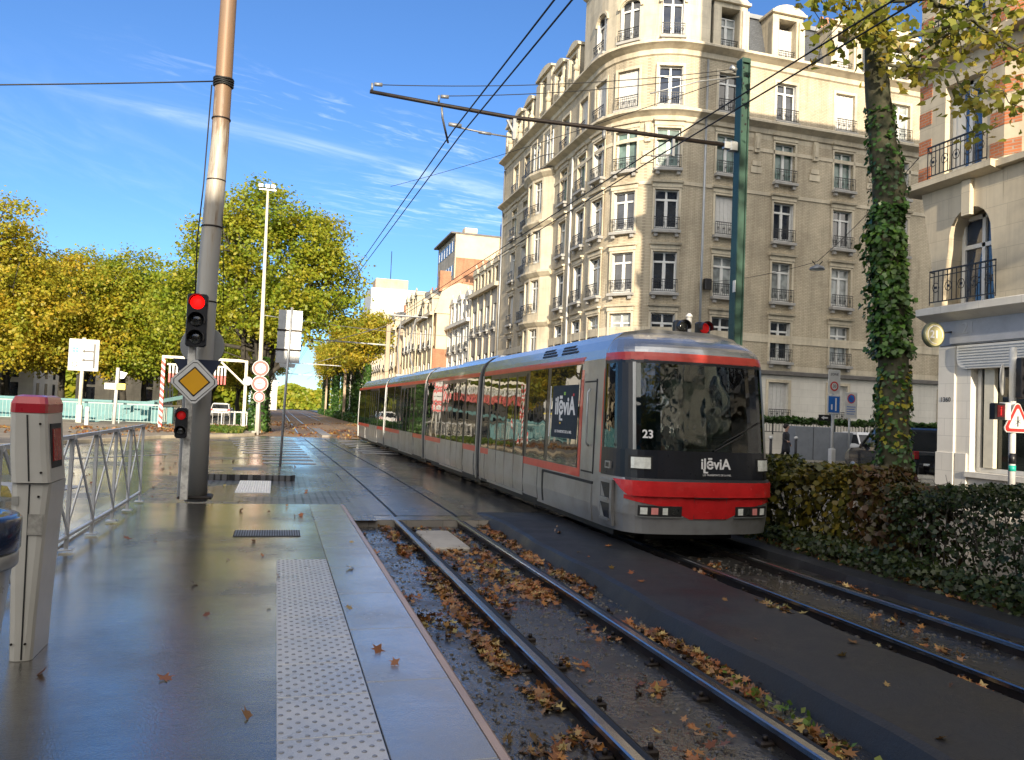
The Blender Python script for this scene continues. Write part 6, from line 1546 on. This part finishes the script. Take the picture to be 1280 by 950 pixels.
mb = MB(); mb.prism([(-9.15, 3.3), (-8.75, 3.2), (-8.95, 2.85), (-9.15, 2.85)], 53.0, 53.02, 'y'); mb.build('flag_plate', galv, yp)
text('RUE DU BAC', .09, black_paint, yp, facing((-9.62, 52.855, 2.37), (1, 0, 0), (0, 0, 1)), 'lettering', .001)
bo = thing('bollard', (-10.2, 50, 0), 'short white bollard below the direction sign', 'bollard')
mb = MB(); mb.bbox(-10.30, -10.10, 49.9, 50.1, .1, 1.12, .03); mb.build('body', paint_white, bo)
mb = MB(); mb.bbox(-10.305, -10.095, 49.895, 50.105, .75, .88, .01); mb.build('band', galv_dark, bo)

# ------------------------------------------------------------------ platform furniture
rail_paint = plain('pale_railing_paint', (.62, .64, .66), .35, .2, .12, 6)
rl = thing('platform_railing', (-2.0, 9.5, .28), 'galvanised railing with crossed diagonal bars along the back of the platform', 'railing')
post_y = [12.72-1.0*i for i in range(8)]
fx = lambda y: -1.84 if y > 11 else -1.84-(11-y)*.022
for i, y in enumerate(post_y):
    mb = MB(); x = fx(y); mb.bar((x, y, .28), (x, y, 1.40), .055, .03, (1, 0, 0)); mb.bbox(x-.06, x+.06, y-.06, y+.06, .282, .295, .004); mb.build('post', rail_paint, rl)
for i, (ya, yb_) in enumerate(zip(post_y, post_y[1:])):
    xa, xb_ = fx(ya), fx(yb_)
    mb = MB(); mb.bar((xa, ya-.02, 1.385), (xb_, yb_+.02, 1.385), .045, .035); mb.build('top_rail', rail_paint, rl)
    mb = MB(); mb.bar((xa, ya-.02, .42), (xb_, yb_+.02, .42), .035, .03); mb.build('bottom_rail', rail_paint, rl)
    for k, (za, zb) in enumerate(((1.37, .44), (.44, 1.37))):
        mb = MB(); o = .02 if k else -.02; mb.bar((xa+o, ya-.03, za), (xb_+o, yb_+.03, zb), .04, .012, (1, 0, 0)); mb.build('diagonal', rail_paint, rl)

tm = thing('ticket_validator', (-1.33, 5.35, .26), 'pale grey ticket machine column with dark red cap', 'ticket machine')
beige = plain('beige_grey_casing', (.50, .49, .45), .35, var=.08, sc=3, coat=.2)
def ringm(xl, xr, y0, y1, z, r_=.035): return [(xl+r_, y0, z), (xr-r_, y0, z), (xr-r_*.3, y0+r_*.3, z), (xr, y0+r_, z), (xr, y1-r_, z), (xr-r_, y1, z), (xl+r_, y1, z), (xl, y1-r_, z), (xl, y0+r_, z), (xl+r_*.3, y0+r_*.3, z)]
levels = [(-1.395, -1.275, .262), (-1.405, -1.27, .5), (-1.43, -1.25, 1.0), (-1.44, -1.235, 1.275)]
mb = MB(); mb.loft([ringm(a, c, 5.22, 5.62, z) for a, c, z in levels]); mb.build('lower_casing', beige, tm)
lv2 = [(-1.44, -1.235, 1.28), (-1.455, -1.255, 1.45), (-1.465, -1.275, 1.68)]
mb = MB(); mb.loft([ringm(a, c, 5.20+.0*k, 5.60, z) for k, (a, c, z) in enumerate(lv2)]); mb.build('upper_casing', beige, tm)
mb = MB(); mb.loft([ringm(-1.467, -1.273, 5.198, 5.602, 1.682), ringm(-1.467, -1.273, 5.198, 5.602, 1.735), ringm(-1.455, -1.285, 5.22, 5.58, 1.775), ringm(-1.43, -1.31, 5.26, 5.54, 1.785)]); mb.build('red_cap', plain('cap_red', (.40, .018, .03), .3, coat=.4, var=.15), tm)
mb = MB(); mb.loft([[(x-.004, y0, z), (x+.004, y0, z), (x+.004, y0+.01, z), (x-.004, y0+.01, z)] for x, y0, z in ((-1.325, 5.2165, .27), (-1.335, 5.2165, 1.0), (-1.34, 5.2165, 1.27))]); mb.loft([[(x-.004, y0, z), (x+.004, y0, z), (x+.004, y0+.01, z), (x-.004, y0+.01, z)] for x, y0, z in ((-1.34, 5.1965, 1.29), (-1.37, 5.1965, 1.67))]); mb.build('seam', rubber, tm)
mb = MB(); mb.bbox(-1.39, -1.28, 5.24, 5.6, .258, .30, .01); mb.build('black_foot', rubber, tm)
mb = MB(); mb.loft([[(x, 5.27, z), (x, 5.50, z), (x-.02, 5.50, z), (x-.02, 5.27, z)] for x, z in ((-1.242, 1.36), (-1.262, 1.62))]); pn = mb.build('display_recess', rubber, tm)
mb = MB(); mb.loft([[(x, 5.30, z), (x, 5.47, z), (x-.02, 5.47, z), (x-.02, 5.30, z)] for x, z in ((-1.239, 1.40), (-1.256, 1.59))]); mb.build('red_reader', plain('reader_red', (.35, .02, .02), .25), pn)
for k_, (z_, xx_) in enumerate(((.36, -1.31), (.36, -1.38), (1.2, -1.29), (1.62, -1.30), (1.34, -1.28))):
    mb = MB(); mb.lathe([(.007, -.003), (.007, .003)], (xx_, 5.216 if z_ < 1.25 else 5.196, z_), 8, 'y'); mb.build('screw', steel_dark, tm)
mb = MB(); mb.box(-1.335, -1.26, 5.213, 5.2165, .98, 1.10); mb.build('label_plate', plain('worn_label', (.34, .33, .3), .5, var=.4, sc=30), tm)
mb = MB(); mb.box(-1.425, -1.39, 5.214, 5.2165, 1.15, 1.20); mb.build('sticker', plain('grey_sticker', (.3, .3, .28), .5), tm)
bn = thing('litter_bin', (-1.26, 3.42, .26), 'round litter bin with dark blue rim, cut off by the left edge', 'bin')
cx0, cy0 = -1.265, 3.62
mb = MB(); mb.lathe([(.19, 0), (.215, .05), (.27, .68), (.285, .84), (.29, .845)], (cx0, cy0, .27), 32); mb.build('bin_body', plain('translucent_grey', (.45, .46, .46), .3, coat=.3), bn)
mb = MB(); mb.lathe([(.30, 0), (.305, .01), (.305, .055), (.30, .06)], (cx0, cy0, 1.105), 32); mb.build('grey_band', galv, bn)
mb = MB(); mb.lathe([(.305, 0), (.31, .01), (.31, .125), (.295, .14), (.24, .145), (.22, .10)], (cx0, cy0, 1.168), 32); mb.build('blue_rim', plain('navy_rim', (.008, .02, .06), .25, coat=.5), bn)

# ------------------------------------------------------------------ cars
def car(label, x, y, rz, paint, Lc=4.2, Wc=1.75, Hc=1.5, kind='hatch', group=None, plate=True):
    c = thing('car', (x, y, 0), label, 'car', group); M_ = Matrix.Rotation(rz, 3, 'Z')
    def T(p): v = M_ @ Vector(p); return (v.x+x, v.y+y, v.z)
    def put(mb, nm, mat, par=c): mb.v = [T(p) for p in mb.v]; return mb.build(nm, mat, par)
    h, w2 = Lc/2, Wc/2
    hood = .62*Hc; rf = Hc
    if kind == 'suv': prof = [(-h, .55, .95), (-h+.06, .35, 1.05), (-h+.15, .3, 1.08), (-h+.8, .25, 1.1), (h-1.5, .25, 1.08), (h-.5, .27, 1.0), (h-.1, .35, .85), (h, .45, .7)]
    else: prof = [(-h, .5, .88), (-h+.05, .33, .98), (-h+.2, .27, 1.0), (-h+.8, .22, .98), (h-1.4, .22, .95), (h-.5, .25, .82), (h-.08, .33, .68), (h, .42, .6)]
    rings = []
    for px_, zb, zt in prof:
        e = min(1., (h-abs(px_))/.35); q = w2*(.86+.14*max(0, e)**.5)
        rings.append([(px_, -q*.94, zb), (px_, -q, zb+.15), (px_, -q, zt-.12), (px_, -q*.93, zt), (px_, q*.93, zt), (px_, q, zt-.12), (px_, q, zb+.15), (px_, q*.94, zb)])
    mb = MB(); mb.loft(rings, smooth=False); body = put(mb, 'body', paint)
    zt = prof[3][2]; s0, s1, s2, s3 = -h+.12, -h+.62, h-1.9, h-1.15
    if kind == 'suv': s1 = -h+.45
    gh = lambda t: [(s0+(s1-s0)*t, -w2*(.93-.14*t), zt-.03+(rf-zt)*t), (s0+(s1-s0)*t, w2*(.93-.14*t), zt-.03+(rf-zt)*t), (s3+(s2-s3)*t, w2*(.93-.14*t), zt-.06+(rf-zt+.03)*t), (s3+(s2-s3)*t, -w2*(.93-.14*t), zt-.06+(rf-zt+.03)*t)]
    mb = MB(); mb.loft([gh(0), gh(.88)]); put(mb, 'windows', glassmat('car_glass', (.015, .017, .02), .04, 1.6) if 'car_glass' not in MATS else MATS['car_glass'])
    mb = MB(); a, b_ = gh(.87), gh(1.0); a = [(p[0]*1.0, p[1]*1.02, p[2]) for p in a]; cen = [(p[0]*.93-.02, p[1]*.9, rf+.03) for p in gh(1.0)]; mb.loft([a, b_, cen]); put(mb, 'roof', paint)
    mb = MB()
    for s in (-1, 1):
        for (p0, p1) in ((gh(0)[0 if s < 0 else 1], gh(.9)[0 if s < 0 else 1]), (gh(0)[3 if s < 0 else 2], gh(.9)[3 if s < 0 else 2]), ((.1, s*w2*.93, zt-.04), (.05, s*w2*.80, rf-.06))):
            mb.bar(Vector(p0)*1.003, Vector(p1)*1.003, .07, .05)
    put(mb, 'pillars', paint)
    for px_ in (-h+.75, h-.8):
        for s in (-1, 1):
            mb = MB(); mb.lathe([(.2, -.1), (.31, -.09), (.32, 0), (.31, .09), (.2, .1)], (px_, s*(w2-.1), .32), 18, 'y'); wh = put(mb, 'wheel', tyre)
            mb = MB(); mb.lathe([(.05, -.02), (.2, -.015), (.2, .015), (.05, .02)], (px_, s*(w2-.005), .32), 14, 'y'); put(mb, 'rim', galv, wh)
    for s in (-1, 1):
        mb = MB(); mb.bbox(-h-.02, -h+.12, s*w2*.9-.13, s*w2*.9+.05 if s > 0 else s*w2*.9+.13, zt-.28, zt-.02, .02); put(mb, 'tail_light', plain('tail_red', (.35, .01, .012), .2, coat=1) if 'tail_red' not in MATS else MATS['tail_red'])
        mb = MB(); mb.bbox(h-.14, h-.01, s*w2*.72-.16, s*w2*.72+.16, .56, .68, .02); put(mb, 'headlight', lamp_glass)
        mb = MB(); mb.bbox(h-1.55, h-1.4, s*(w2+.02)-.08, s*(w2+.02)+.08, zt-.02, zt+.1, .02); put(mb, 'mirror', paint)
    mb = MB(); mb.bbox(-h-.03, -h+.05, -.75, .75, .32, .58, .03); put(mb, 'rear_bumper', rubber)
    mb = MB(); mb.box(-h-.045, -h-.03, -.26, .26, .56, .67); put(mb, 'number_plate', paint_white)
    return c
car('olive green car parked behind the railing at the left edge', -3.42, 7.95, R(90), car_green, 4.0, 1.7, 1.5)
car('white hatchback seen from behind on the side street', 28.3, 34.2, R(80), car_white, 4.0, 1.72, 1.52)
car('dark grey off road car parked behind the ivied tree trunk', 21.6, 23.8, R(80), car_dark, 4.5, 1.85, 1.82, 'suv')
car('black car standing behind the shop corner', 22.6, 20.6, R(170), car_black, 4.2, 1.75, 1.45)
for i, (x, y, p, lb) in enumerate(((-19, 80, car_white, 'white car parked far away under the left hand trees'), (-22, 92, car_dark, 'grey car parked far away under the left hand trees'), (-5.2, 84, car_white, 'small white car in the distance under the gantry'), (10.8, 118, car_dark, 'distant dark car on the right of the slender trees'), (11.2, 96, plain('car_red_paint', (.35, .03, .03), .25, coat=1), 'distant red car on the right of the slender trees'))): car(lb, x, y, R(90), p)

# ------------------------------------------------------------------ catenary
cp = thing('catenary_mast', (7.52, 12, 0), 'tall green steel catenary mast rising behind the tram', 'mast')
mb = MB(); x0, x1, y0, y1, t_ = 7.36, 7.53, 11.91, 12.09, .02
mb.box(x0, x0+t_, y0, y1, 0, 8.02); mb.build('left_flange', plain('green_pole_shaded', (.008, .04, .038), .45, var=.2, sc=2), cp)  # darker copy of the mast green, shade painted into this side
mb = MB(); mb.box(x1-t_, x1, y0, y1, 0, 8.02); mb.box(x0+t_, x1-t_, 11.95, 11.97, 0, 8.0); mb.build('web', paint_green, cp)
mb = MB()
for k in range(9): mb.lathe([(.018, -.01), (.018, .01)], (x0+.05+(k % 2)*.07, 11.945, 7.9-.14*k), 6, 'y')
mb.build('bolt_holes', rubber, cp)
mb = MB(); mb.bbox(7.36, 7.53, 11.9, 12.1, 7.98, 8.06, .01); mb.build('cap', paint_green, cp)
mb = MB(); mb.bbox(7.361-.012, 7.361, 11.9, 11.98, 4.0, 4.2, .002); mb.build('sticker', paint_white, cp)
br = [(7.36, 12, 6.53), (5.2, 12, 6.50), (3.3, 12, 6.45), (2.2, 12, 6.48), (1.10, 12, 6.52)]
mb = MB(); mb.tube(br, [.036, .034, .032, .030, .028], 10); mb.build('bracket', steel_dark, cp)
mb = MB(); mb.bbox(7.21, 7.36, 11.94, 12.06, 6.44, 6.60, .02); mb.bbox(7.1, 7.22, 11.95, 12.05, 6.46, 6.58, .01); mb.build('insulator', galv, cp)
mb = MB(); mb.tube([(7.36, 12, 7.75), (6.6, 12, 7.55), (5.7, 12, 7.2)], .012, 6); mb.tube([(7.3, 12, 7.85), (7.2, 12, 7.9)], .04, 8); mb.build('tie_fitting', galv, cp)
for xa, z in ((1.13, 6.55), (2.15, 6.52)):
    mb = MB(); mb.tube([(xa, 12, z), (xa, 12, z+.1)], .02, 6); mb.tube([(xa+.03, 12, z+.09), (xa+.15, 12, z+.10)], .028, 6); mb.build('wire_eye', galv_dark, cp)
mb = MB(); mb.bar((3.37, 12, 6.46), (3.37, 12, 6.1), .05); mb.bar((3.25, 12, 6.4), (3.37, 12, 6.2), .03); mb.tube([(3.37, 12, 6.13), (2.9, 12, 6.14), (2.36, 11.9, 6.14)], .014, 6); mb.tube([(3.0, 12, 6.137), (2.8, 12, 6.14)], .024, 6); mb.build('steady_arm', galv_dark, cp)
mb = MB(); mb.tube([(2.2, 12, 6.44), (2.22, 12.0, 6.28), (2.42, 12.5, 6.08)], .018, 6); mb.tube([(2.3, 11.9, 6.16), (2.5, 11.9, 6.16)], .03, 6); mb.build('wire_clamp', galv_dark, cp)
mb = MB(); mb.bar((6.15, 12, 6.5), (6.15, 12, 6.2), .045); mb.tube([(6.15, 12, 6.22), (5.75, 12, 6.15)], .014, 6); mb.tube([(4.9, 12, 6.46), (4.9, 12, 6.32)], .03, 6); mb.build('steady_arm', galv_dark, cp)
GW = 'overhead wires of the tram line'
w1 = lambda dx, dz: [(2.46+dx, -6, 5.45+dz), (2.45+dx, 3, 5.55+dz), (2.44+dx, 12, 6.05+dz), (2.40+dx, 30, 6.45+dz), (2.1+dx, 60, 6.3+dz), (1.9+dx, 150, 6.2+dz)]
wire('left one of the twin wires over the near track', w1(-.05, .05), .011, 0, None, GW)
wire('right one of the twin wires over the near track', w1(.06, -.02), .011, 0, None, GW)
w2_ = lambda dx, dz: [(5.75+dx, -6, 5.85+dz), (5.74+dx, 3, 5.92+dz), (5.72+dx, 12, 6.1+dz), (5.6+dx, 30, 6.2+dz), (5.2+dx, 60, 6.2+dz), (5.1+dx, 150, 6.2+dz)]
wire('upper one of the twin wires over the tram', w2_(-.05, .07), .011, 0, None, GW)
wire('lower one of the twin wires over the tram', w2_(.04, -.02), .011, 0, None, GW)
wire('thin guy wire from the mast head to the tip of the bracket', [(7.3, 12, 7.88), (1.2, 12, 6.64)], .007, .12)
wire('thin guy wire from the mast head to the middle of the bracket', [(7.3, 12, 7.82), (2.2, 12, 6.62)], .007, .1)
wire('thin stay wire from the mast head over the boulevard', [(7.3, 12, 7.75), (3.2, 26, 9.0)], .007, .1)
# more masts down the line
cp2 = thing('catenary_mast', (8.0, 62, 0), 'distant grey catenary mast with a bracket beyond the tram', 'mast')
mb = MB(); mb.bbox(7.85, 8.15, 61.85, 62.15, 0, 8.2, .01); mb.build('shaft', plaster_tan, cp2)
mb = MB(); mb.bar((7.9, 62, 6.6), (1.0, 62, 6.7), .1); mb.tube([(7.9, 62, 8.1), (4, 62, 6.7)], .03, 5); mb.build('bracket', galv_dark, cp2)
kd = list(cp2.children)
for y, lb in ((100, 'second distant catenary mast beyond the tram'), (138, 'farthest catenary mast beyond the tram')): copy_tree(cp2, None, lb, (7.9, y, 0), 0, kd)
cross = wire('pale span wire between the lamp post and the houses', [(-.98, 46.2, 6.6), (17, 60, 7.6)], .02, .3, galv)

# hanging street lamp over the side street
hl = thing('hanging_lamp', (21.1, 28, 8.2), 'dark street lamp hanging on a wire across the side street', 'lamp')
mb = MB(); mb.lathe([(.30, 0), (.31, .04), (.26, .12), (.12, .19), (.05, .24)], (21.1, 28, 8.2), 20); mb.build('shade', galv_dark, hl)
mb = MB(); mb.lathe([(.05, -.04), (.22, -.02), (.24, 0)], (21.1, 28, 8.2), 16); mb.build('lens', lamp_glass, hl)
mb = MB(); mb.bar((21.0, 28, 8.42), (20.85, 28, 8.56), .03); mb.bar((21.2, 28, 8.42), (21.35, 28, 8.58), .03); mb.build('hooks', black_paint, hl)
wire('wire carrying the hanging lamp from the junction box', [(22.1, 38.3, 9.3), (21.1, 28, 8.55)], .012, .15)
wire('wire carrying the hanging lamp to the corner building', [(21.1, 28, 8.55), (16.2, 16.85, 9.4)], .012, .15)
# signal heads whose tops show over the tram roof
tsl = thing('tram_signal', (7.43, 13.6, 0), 'pair of dark signal heads on a post, tops showing over the tram roof', 'traffic light')
mb = MB(); mb.tube([(7.43, 13.6, 0), (7.43, 13.6, 3.74)], .05, 8); mb.lathe([(.06, 0), (.07, .03), (.03, .08)], (7.43, 13.6, 3.74), 8); mb.build('post', paint_white, tsl)
for dx in (-.22, .25):
    mb = MB(); mb.bbox(7.43+dx-.13, 7.43+dx+.13, 13.45, 13.62, 2.9, 3.66, .03); hd = mb.build('signal_head', black_paint, tsl)
    for k in range(3):
        mb = MB(); mb.lathe([(.10, .0), (.085, -.02), (.02, -.03)], (7.43+dx, 13.45, 3.54-.24*k), 16, 'y'); mb.build('lens', red_dim if dx > 0 and k == 0 else lens_off, hd)
        mb = MB(); arcs = [math.radians(v) for v in range(-20, 201, 20)]; mb.loft([[(7.43+dx+q*math.cos(a), o, 3.54-.24*k+q*math.sin(a)) for q, aa in ((.115, arcs), (.125, arcs[::-1])) for a in aa] for o in (13.45, 13.32)]); mb.build('visor', black_paint, hd)

# ------------------------------------------------------------------ right hand side
rp = thing('sign_post', (13.5, 12, 0), 'pale post with stickers in front of the shop window', 'post')
mb = MB(); mb.tube([(13.52, 12, .1), (13.50, 12, 3.45)], .062, 12); mb.build('shaft', paint_white, rp)
mb = MB(); mb.tube([(13.515, 11.995, 1.22), (13.515, 11.995, 1.42)], .066, 12); mb.build('dark_sticker', black_paint, rp)
mb = MB(); mb.tube([(13.515, 11.995, 1.08), (13.515, 11.995, 1.19)], .066, 12); mb.build('green_sticker', plain('sticker_teal', (.02, .42, .32), .4), rp)
traffic_light('unlit three lamp traffic light at the right edge, seen over the hedge', 13.55, 11.84, 2.46, 3.24, .30, 9, face=(.0, -1))
disc('thin round sign seen nearly edge on behind the right hand signal', 13.36, 12.1, 2.82, .30, None, paint_white)
bpy.data.objects[[o.name for o in COL.objects if o.get('label', '').startswith('thin round sign')][0]].rotation_euler = (0, 0, R(34))
pd = thing('pedestrian_signal', (13.1, 12, 2.0), 'small pedestrian signal with dim red figure beside the shop window', 'traffic light')
mb = MB(); mb.bbox(12.95, 13.19, 11.86, 12.02, 2.05, 2.36, .02); mb.build('housing', black_paint, pd)
mb = MB(); mb.bbox(13.2, 13.33, 11.86, 12.05, 2.05, 2.38, .02); mb.build('side_shield', paint_white, pd)
mb = MB(); mb.box(12.985, 13.155, 11.852, 11.859, 2.10, 2.32); mb.build('lens', plain('dark_red_lens', (.10, .004, .006), .2), pd)
mb = MB(); mb.box(13.055, 13.085, 11.848, 11.8515, 2.13, 2.25); mb.lathe([(.016, 0), (.016, .003)], (13.07, 11.846, 2.275), 8, 'y'); mb.build('red_figure', red_dim, pd)
ts = thing('warning_sign', (13.46, 11.88, 1.8), 'triangular red bordered warning sign on the pale post', 'sign')
def tri(c, r_, y0, y1, mat, nm, par, rc):
    pts = []
    for a in (90, 210, 330):
        d = Vector((math.cos(R(a)), math.sin(R(a)))); p = Vector((-d.y, d.x))
        for s in (-1, 0, 1): v = d*(r_-rc*(1 if s else .6))+p*rc*1.1*s; pts.append((c[0]+v.x, c[1]+v.y))
    mb = MB(); mb.prism(pts, y0, y1, 'y'); return mb.build(nm, mat, par)
cc = (13.50, 2.03)
tri(cc, .38, 11.88, 11.90, paint_white, 'plate', ts, .05); tri(cc, .355, 11.877, 11.8795, paint_red, 'red_border', ts, .045); tri(cc, .255, 11.874, 11.8765, paint_white, 'white_field', ts, .02)
mb = MB(); mb.box(13.485, 13.515, 11.871, 11.8735, 1.93, 2.13); mb.bar((13.43, 11.8722, 2.05), (13.57, 11.8722, 2.0), .028, .002); mb.bar((13.43, 11.8700, 1.97), (13.56, 11.8700, 2.07), .02, .0015); mb.build('symbol', black_paint, ts)
# signs in the side street
z3 = thing('zone_sign', (19.97, 25.4, 0), 'white 30 zone sign above a blue sign on one pale post', 'sign')
mb = MB(); mb.tube([(20.0, 25.4, 0), (20.0, 25.4, 3.9)], .055, 8); mb.bbox(19.9, 20.1, 25.3, 25.5, 0, .95, .02); mb.build('post', paint_white, z3)
mb = MB(); mb.bbox(19.68, 20.2, 25.28, 25.3, 3.0, 3.90, .02); mb.build('zone_panel', paint_white, z3)
mb = MB(); mb.lathe([(.18, 0), (.18, .003)], (19.94, 25.274, 3.28), 20, 'y'); mb.build('red_ring', paint_red, z3)
mb = MB(); mb.lathe([(.125, 0), (.125, .003)], (19.94, 25.27, 3.28), 20, 'y'); mb.build('ring_field', paint_white, z3)
text('30', .16, black_paint, z3, facing((19.94, 25.267, 3.28), (1, 0, 0), (0, 0, 1)), 'lettering', .001); text('ZONE', .13, black_paint, z3, facing((19.94, 25.277, 3.72), (1, 0, 0), (0, 0, 1)), 'lettering', .001)
mb = MB(); mb.bbox(19.64, 20.22, 25.26, 25.28, 2.25, 2.95, .02); mb.build('blue_border', paint_white, z3)
mb = MB(); mb.box(19.69, 20.17, 25.254, 25.259, 2.30, 2.90); mb.build('blue_panel', paint_blue, z3)
mb = MB(); mb.box(19.98, 20.04, 25.249, 25.253, 2.36, 2.84); mb.box(19.8, 19.86, 25.249, 25.253, 2.4, 2.6); mb.build('white_symbol', white_print, z3)
mb = MB(); mb.bbox(19.35, 19.9, 25.35, 25.38, 1.98, 2.2, .01); mb.build('black_arrow_plate', black_paint, z3)
mb = MB(); mb.prism([(19.45, 2.09), (19.58, 2.16), (19.58, 2.12), (19.75, 2.12), (19.75, 2.06), (19.58, 2.06), (19.58, 2.02)], 25.345, 25.349, 'y'); mb.build('white_arrow', white_print, z3)
npk = thing('parking_sign', (23.3, 28.6, 0), 'no parking sign with text plate on a thin post by the white car', 'sign')
mb = MB(); mb.tube([(23.35, 28.6, 0), (23.35, 28.6, 3.2)], .04, 8); mb.build('post', galv, npk)
mb = MB(); mb.bbox(23.08, 23.68, 28.54, 28.56, 2.15, 3.25, .02); mb.build('plate', paint_white, npk)
mb = MB(); mb.lathe([(.2, 0), (.2, .003)], (23.38, 28.535, 2.98), 20, 'y'); mb.build('red_ring', paint_red, npk)
mb = MB(); mb.lathe([(.16, 0), (.16, .003)], (23.38, 28.531, 2.98), 20, 'y'); mb.build('blue_disc', paint_blue, npk)
mb = MB(); mb.bar((23.27, 28.529, 3.09), (23.49, 28.529, 2.87), .035, .002); mb.build('red_bar', paint_red, npk)
mb = MB()
for k in range(4): mb.box(23.16, 23.6-.05*(k % 2), 28.535, 28.539, 2.62-.1*k, 2.65-.1*k)
mb.build('text_lines', paint_blue, npk)
cb = thing('utility_cabinet', (26, 33.5, 0), 'wide grey utility cabinet with two doors in front of the dark hedge', 'cabinet')
mb = MB(); mb.bbox(24.1, 26.2, 33.3, 33.9, .1, 1.72, .02); mb.bbox(26.25, 27.8, 33.3, 33.9, .1, 1.5, .02); mb.build('casing', plain('cabinet_grey', (.20, .22, .25), .5), cb)
mb = MB(); mb.box(25.13, 25.15, 33.29, 33.299, .15, 1.68); mb.build('door_joint', rubber, cb)
for i, (x, y, lb) in enumerate(((21.4, 29.5, 'black bollard with white top between the person and the cabinet'), (19.55, 28.6, 'black bollard with white top just right of the tram'))):
    b2 = thing('bollard', (x, y, 0), lb, 'bollard')
    mb = MB(); mb.tube([(x, y, 0), (x, y, 1.15)], .06, 10); mb.build('body', black_paint, b2)
    mb = MB(); mb.lathe([(.062, 0), (.085, .04), (.08, .1), (.03, .14)], (x, y, 1.15), 10); mb.build('white_top', paint_white, b2)
gr = fence('low iron railing on the ledge of the apartment block ground floor', (24, 37.9, 1.2), (36, 37.9, 1.2), .9, 6, 60, iron, .04)

# pedestrian in a dark coat beside the tram nose
def person(label, x, y, rz):
    p = thing('person', (x, y, .0), label, 'person')
    V = [(0, 0, .98), (0, .01, 1.18), (0, .0, 1.36), (0, .0, 1.46), (0, -.02, 1.55), (0, -.03, 1.66), (0, -.02, 1.75),
         (.10, 0, .92), (.11, -.06, .52), (.11, .02, .10), (.11, -.10, .045), (-.10, 0, .92), (-.10, .10, .54), (-.11, .20, .12), (-.11, .10, .045),
         (.19, 0, 1.40), (.25, .03, 1.14), (.24, -.10, .93), (.235, -.15, .86), (-.19, 0, 1.40), (-.25, .02, 1.14), (-.20, -.16, 1.05), (-.15, -.23, 1.08)]
    E = [(0, 1), (1, 2), (2, 3), (3, 4), (4, 5), (5, 6), (0, 7), (7, 8), (8, 9), (9, 10), (0, 11), (11, 12), (12, 13), (13, 14), (2, 15), (15, 16), (16, 17), (17, 18), (2, 19), (19, 20), (20, 21), (21, 22)]
    Rr = [(.17, .13), (.165, .12), (.18, .12), (.07, .07), (.055, .06), (.085, .10), (.06, .07), (.10, .10), (.07, .07), (.045, .05), (.045, .03), (.10, .10), (.07, .07), (.045, .05), (.045, .03), (.07, .07), (.055, .055), (.04, .04), (.035, .03), (.07, .07), (.055, .055), (.04, .04), (.035, .03)]
    me = bpy.data.meshes.new('body'); me.from_pydata(V, E, []); o = bpy.data.objects.new('tmpb', me); COL.objects.link(o)
    sk = o.modifiers.new('s', 'SKIN'); 
    for i, q in enumerate(Rr): me.skin_vertices[0].data[i].radius = q
    me.skin_vertices[0].data[0].use_root = True
    sb_ = o.modifiers.new('u', 'SUBSURF'); sb_.levels = 2; sb_.render_levels = 2
    dg = bpy.context.evaluated_depsgraph_get(); m2 = bpy.data.meshes.new_from_object(o.evaluated_get(dg)); bpy.data.objects.remove(o)
    for mt in (plain('dark_coat', (.025, .025, .032), .85), plain('skin_tone', (.42, .25, .18), .6), plain('dark_trousers', (.015, .016, .02), .85)): m2.materials.append(mt)
    for f in m2.polygons:
        z = f.center.z; f.material_index = 1 if z > 1.47 else (2 if z < .8 and abs(f.center.x) < .21 else 0)
        if abs(f.center.x) > .14 and f.center.y < -.13 and z > .8: f.material_index = 1
        f.use_smooth = True
    b = link('body', m2, p, (x, y, 0))
    mb = MB(); mb.lathe([(.055, 1.60), (.10, 1.64), (.115, 1.70), (.10, 1.77), (.05, 1.81), (.005, 1.82)], (x, y+.02, 0), 14); mb.build('hair', plain('dark_hair', (.02, .014, .01), .7), p)
    mb = MB(); mb.lathe([(.235, .62), (.22, .8), (.19, 1.0), (.185, 1.2), (.195, 1.36), (.09, 1.46)], (x, y, 0), 16); mb.v = [(x+(a-x), y+(b3-y)*.72, c) for a, b3, c in mb.v]; mb.build('coat', MATS['dark_coat'], p)
    mb = MB(); mb.lathe([(.008, 0), (.018, .01), (.004, .05)], (x, y-.125, 1.655), 6); mb.build('nose', MATS['skin_tone'], p)
    p.rotation_euler = (0, 0, rz); return p
person('person in a long dark coat standing beside the grey cabinet, right of the tram', 20.55, 29.0, R(35))
# far backdrop: distant wood closing the boulevard
g2 = np.random.default_rng(77)
fw_ = []
for (xa, xb_, yy, h, n) in ((-120, -6, 175, 9, 16000), (-6, 14, 260, 8, 5000), (14, 60, 300, 12, 1500)):
    x = g2.uniform(xa, xb_, n); hh = h*(.75+.25*np.sin(x*.31)*np.cos(x*.13)); fw_.append(np.column_stack([x, yy+g2.uniform(-5, 5, n), g2.random(n)**.8*hh]))
fo = leaf_mesh('far_wood', np.vstack(fw_), np.tile([0, -.7, .4], (sum(len(q) for q in fw_), 1)), 1.1, leaf_green, None, (-30, 190, 0), 6); fo['kind'] = 'stuff'
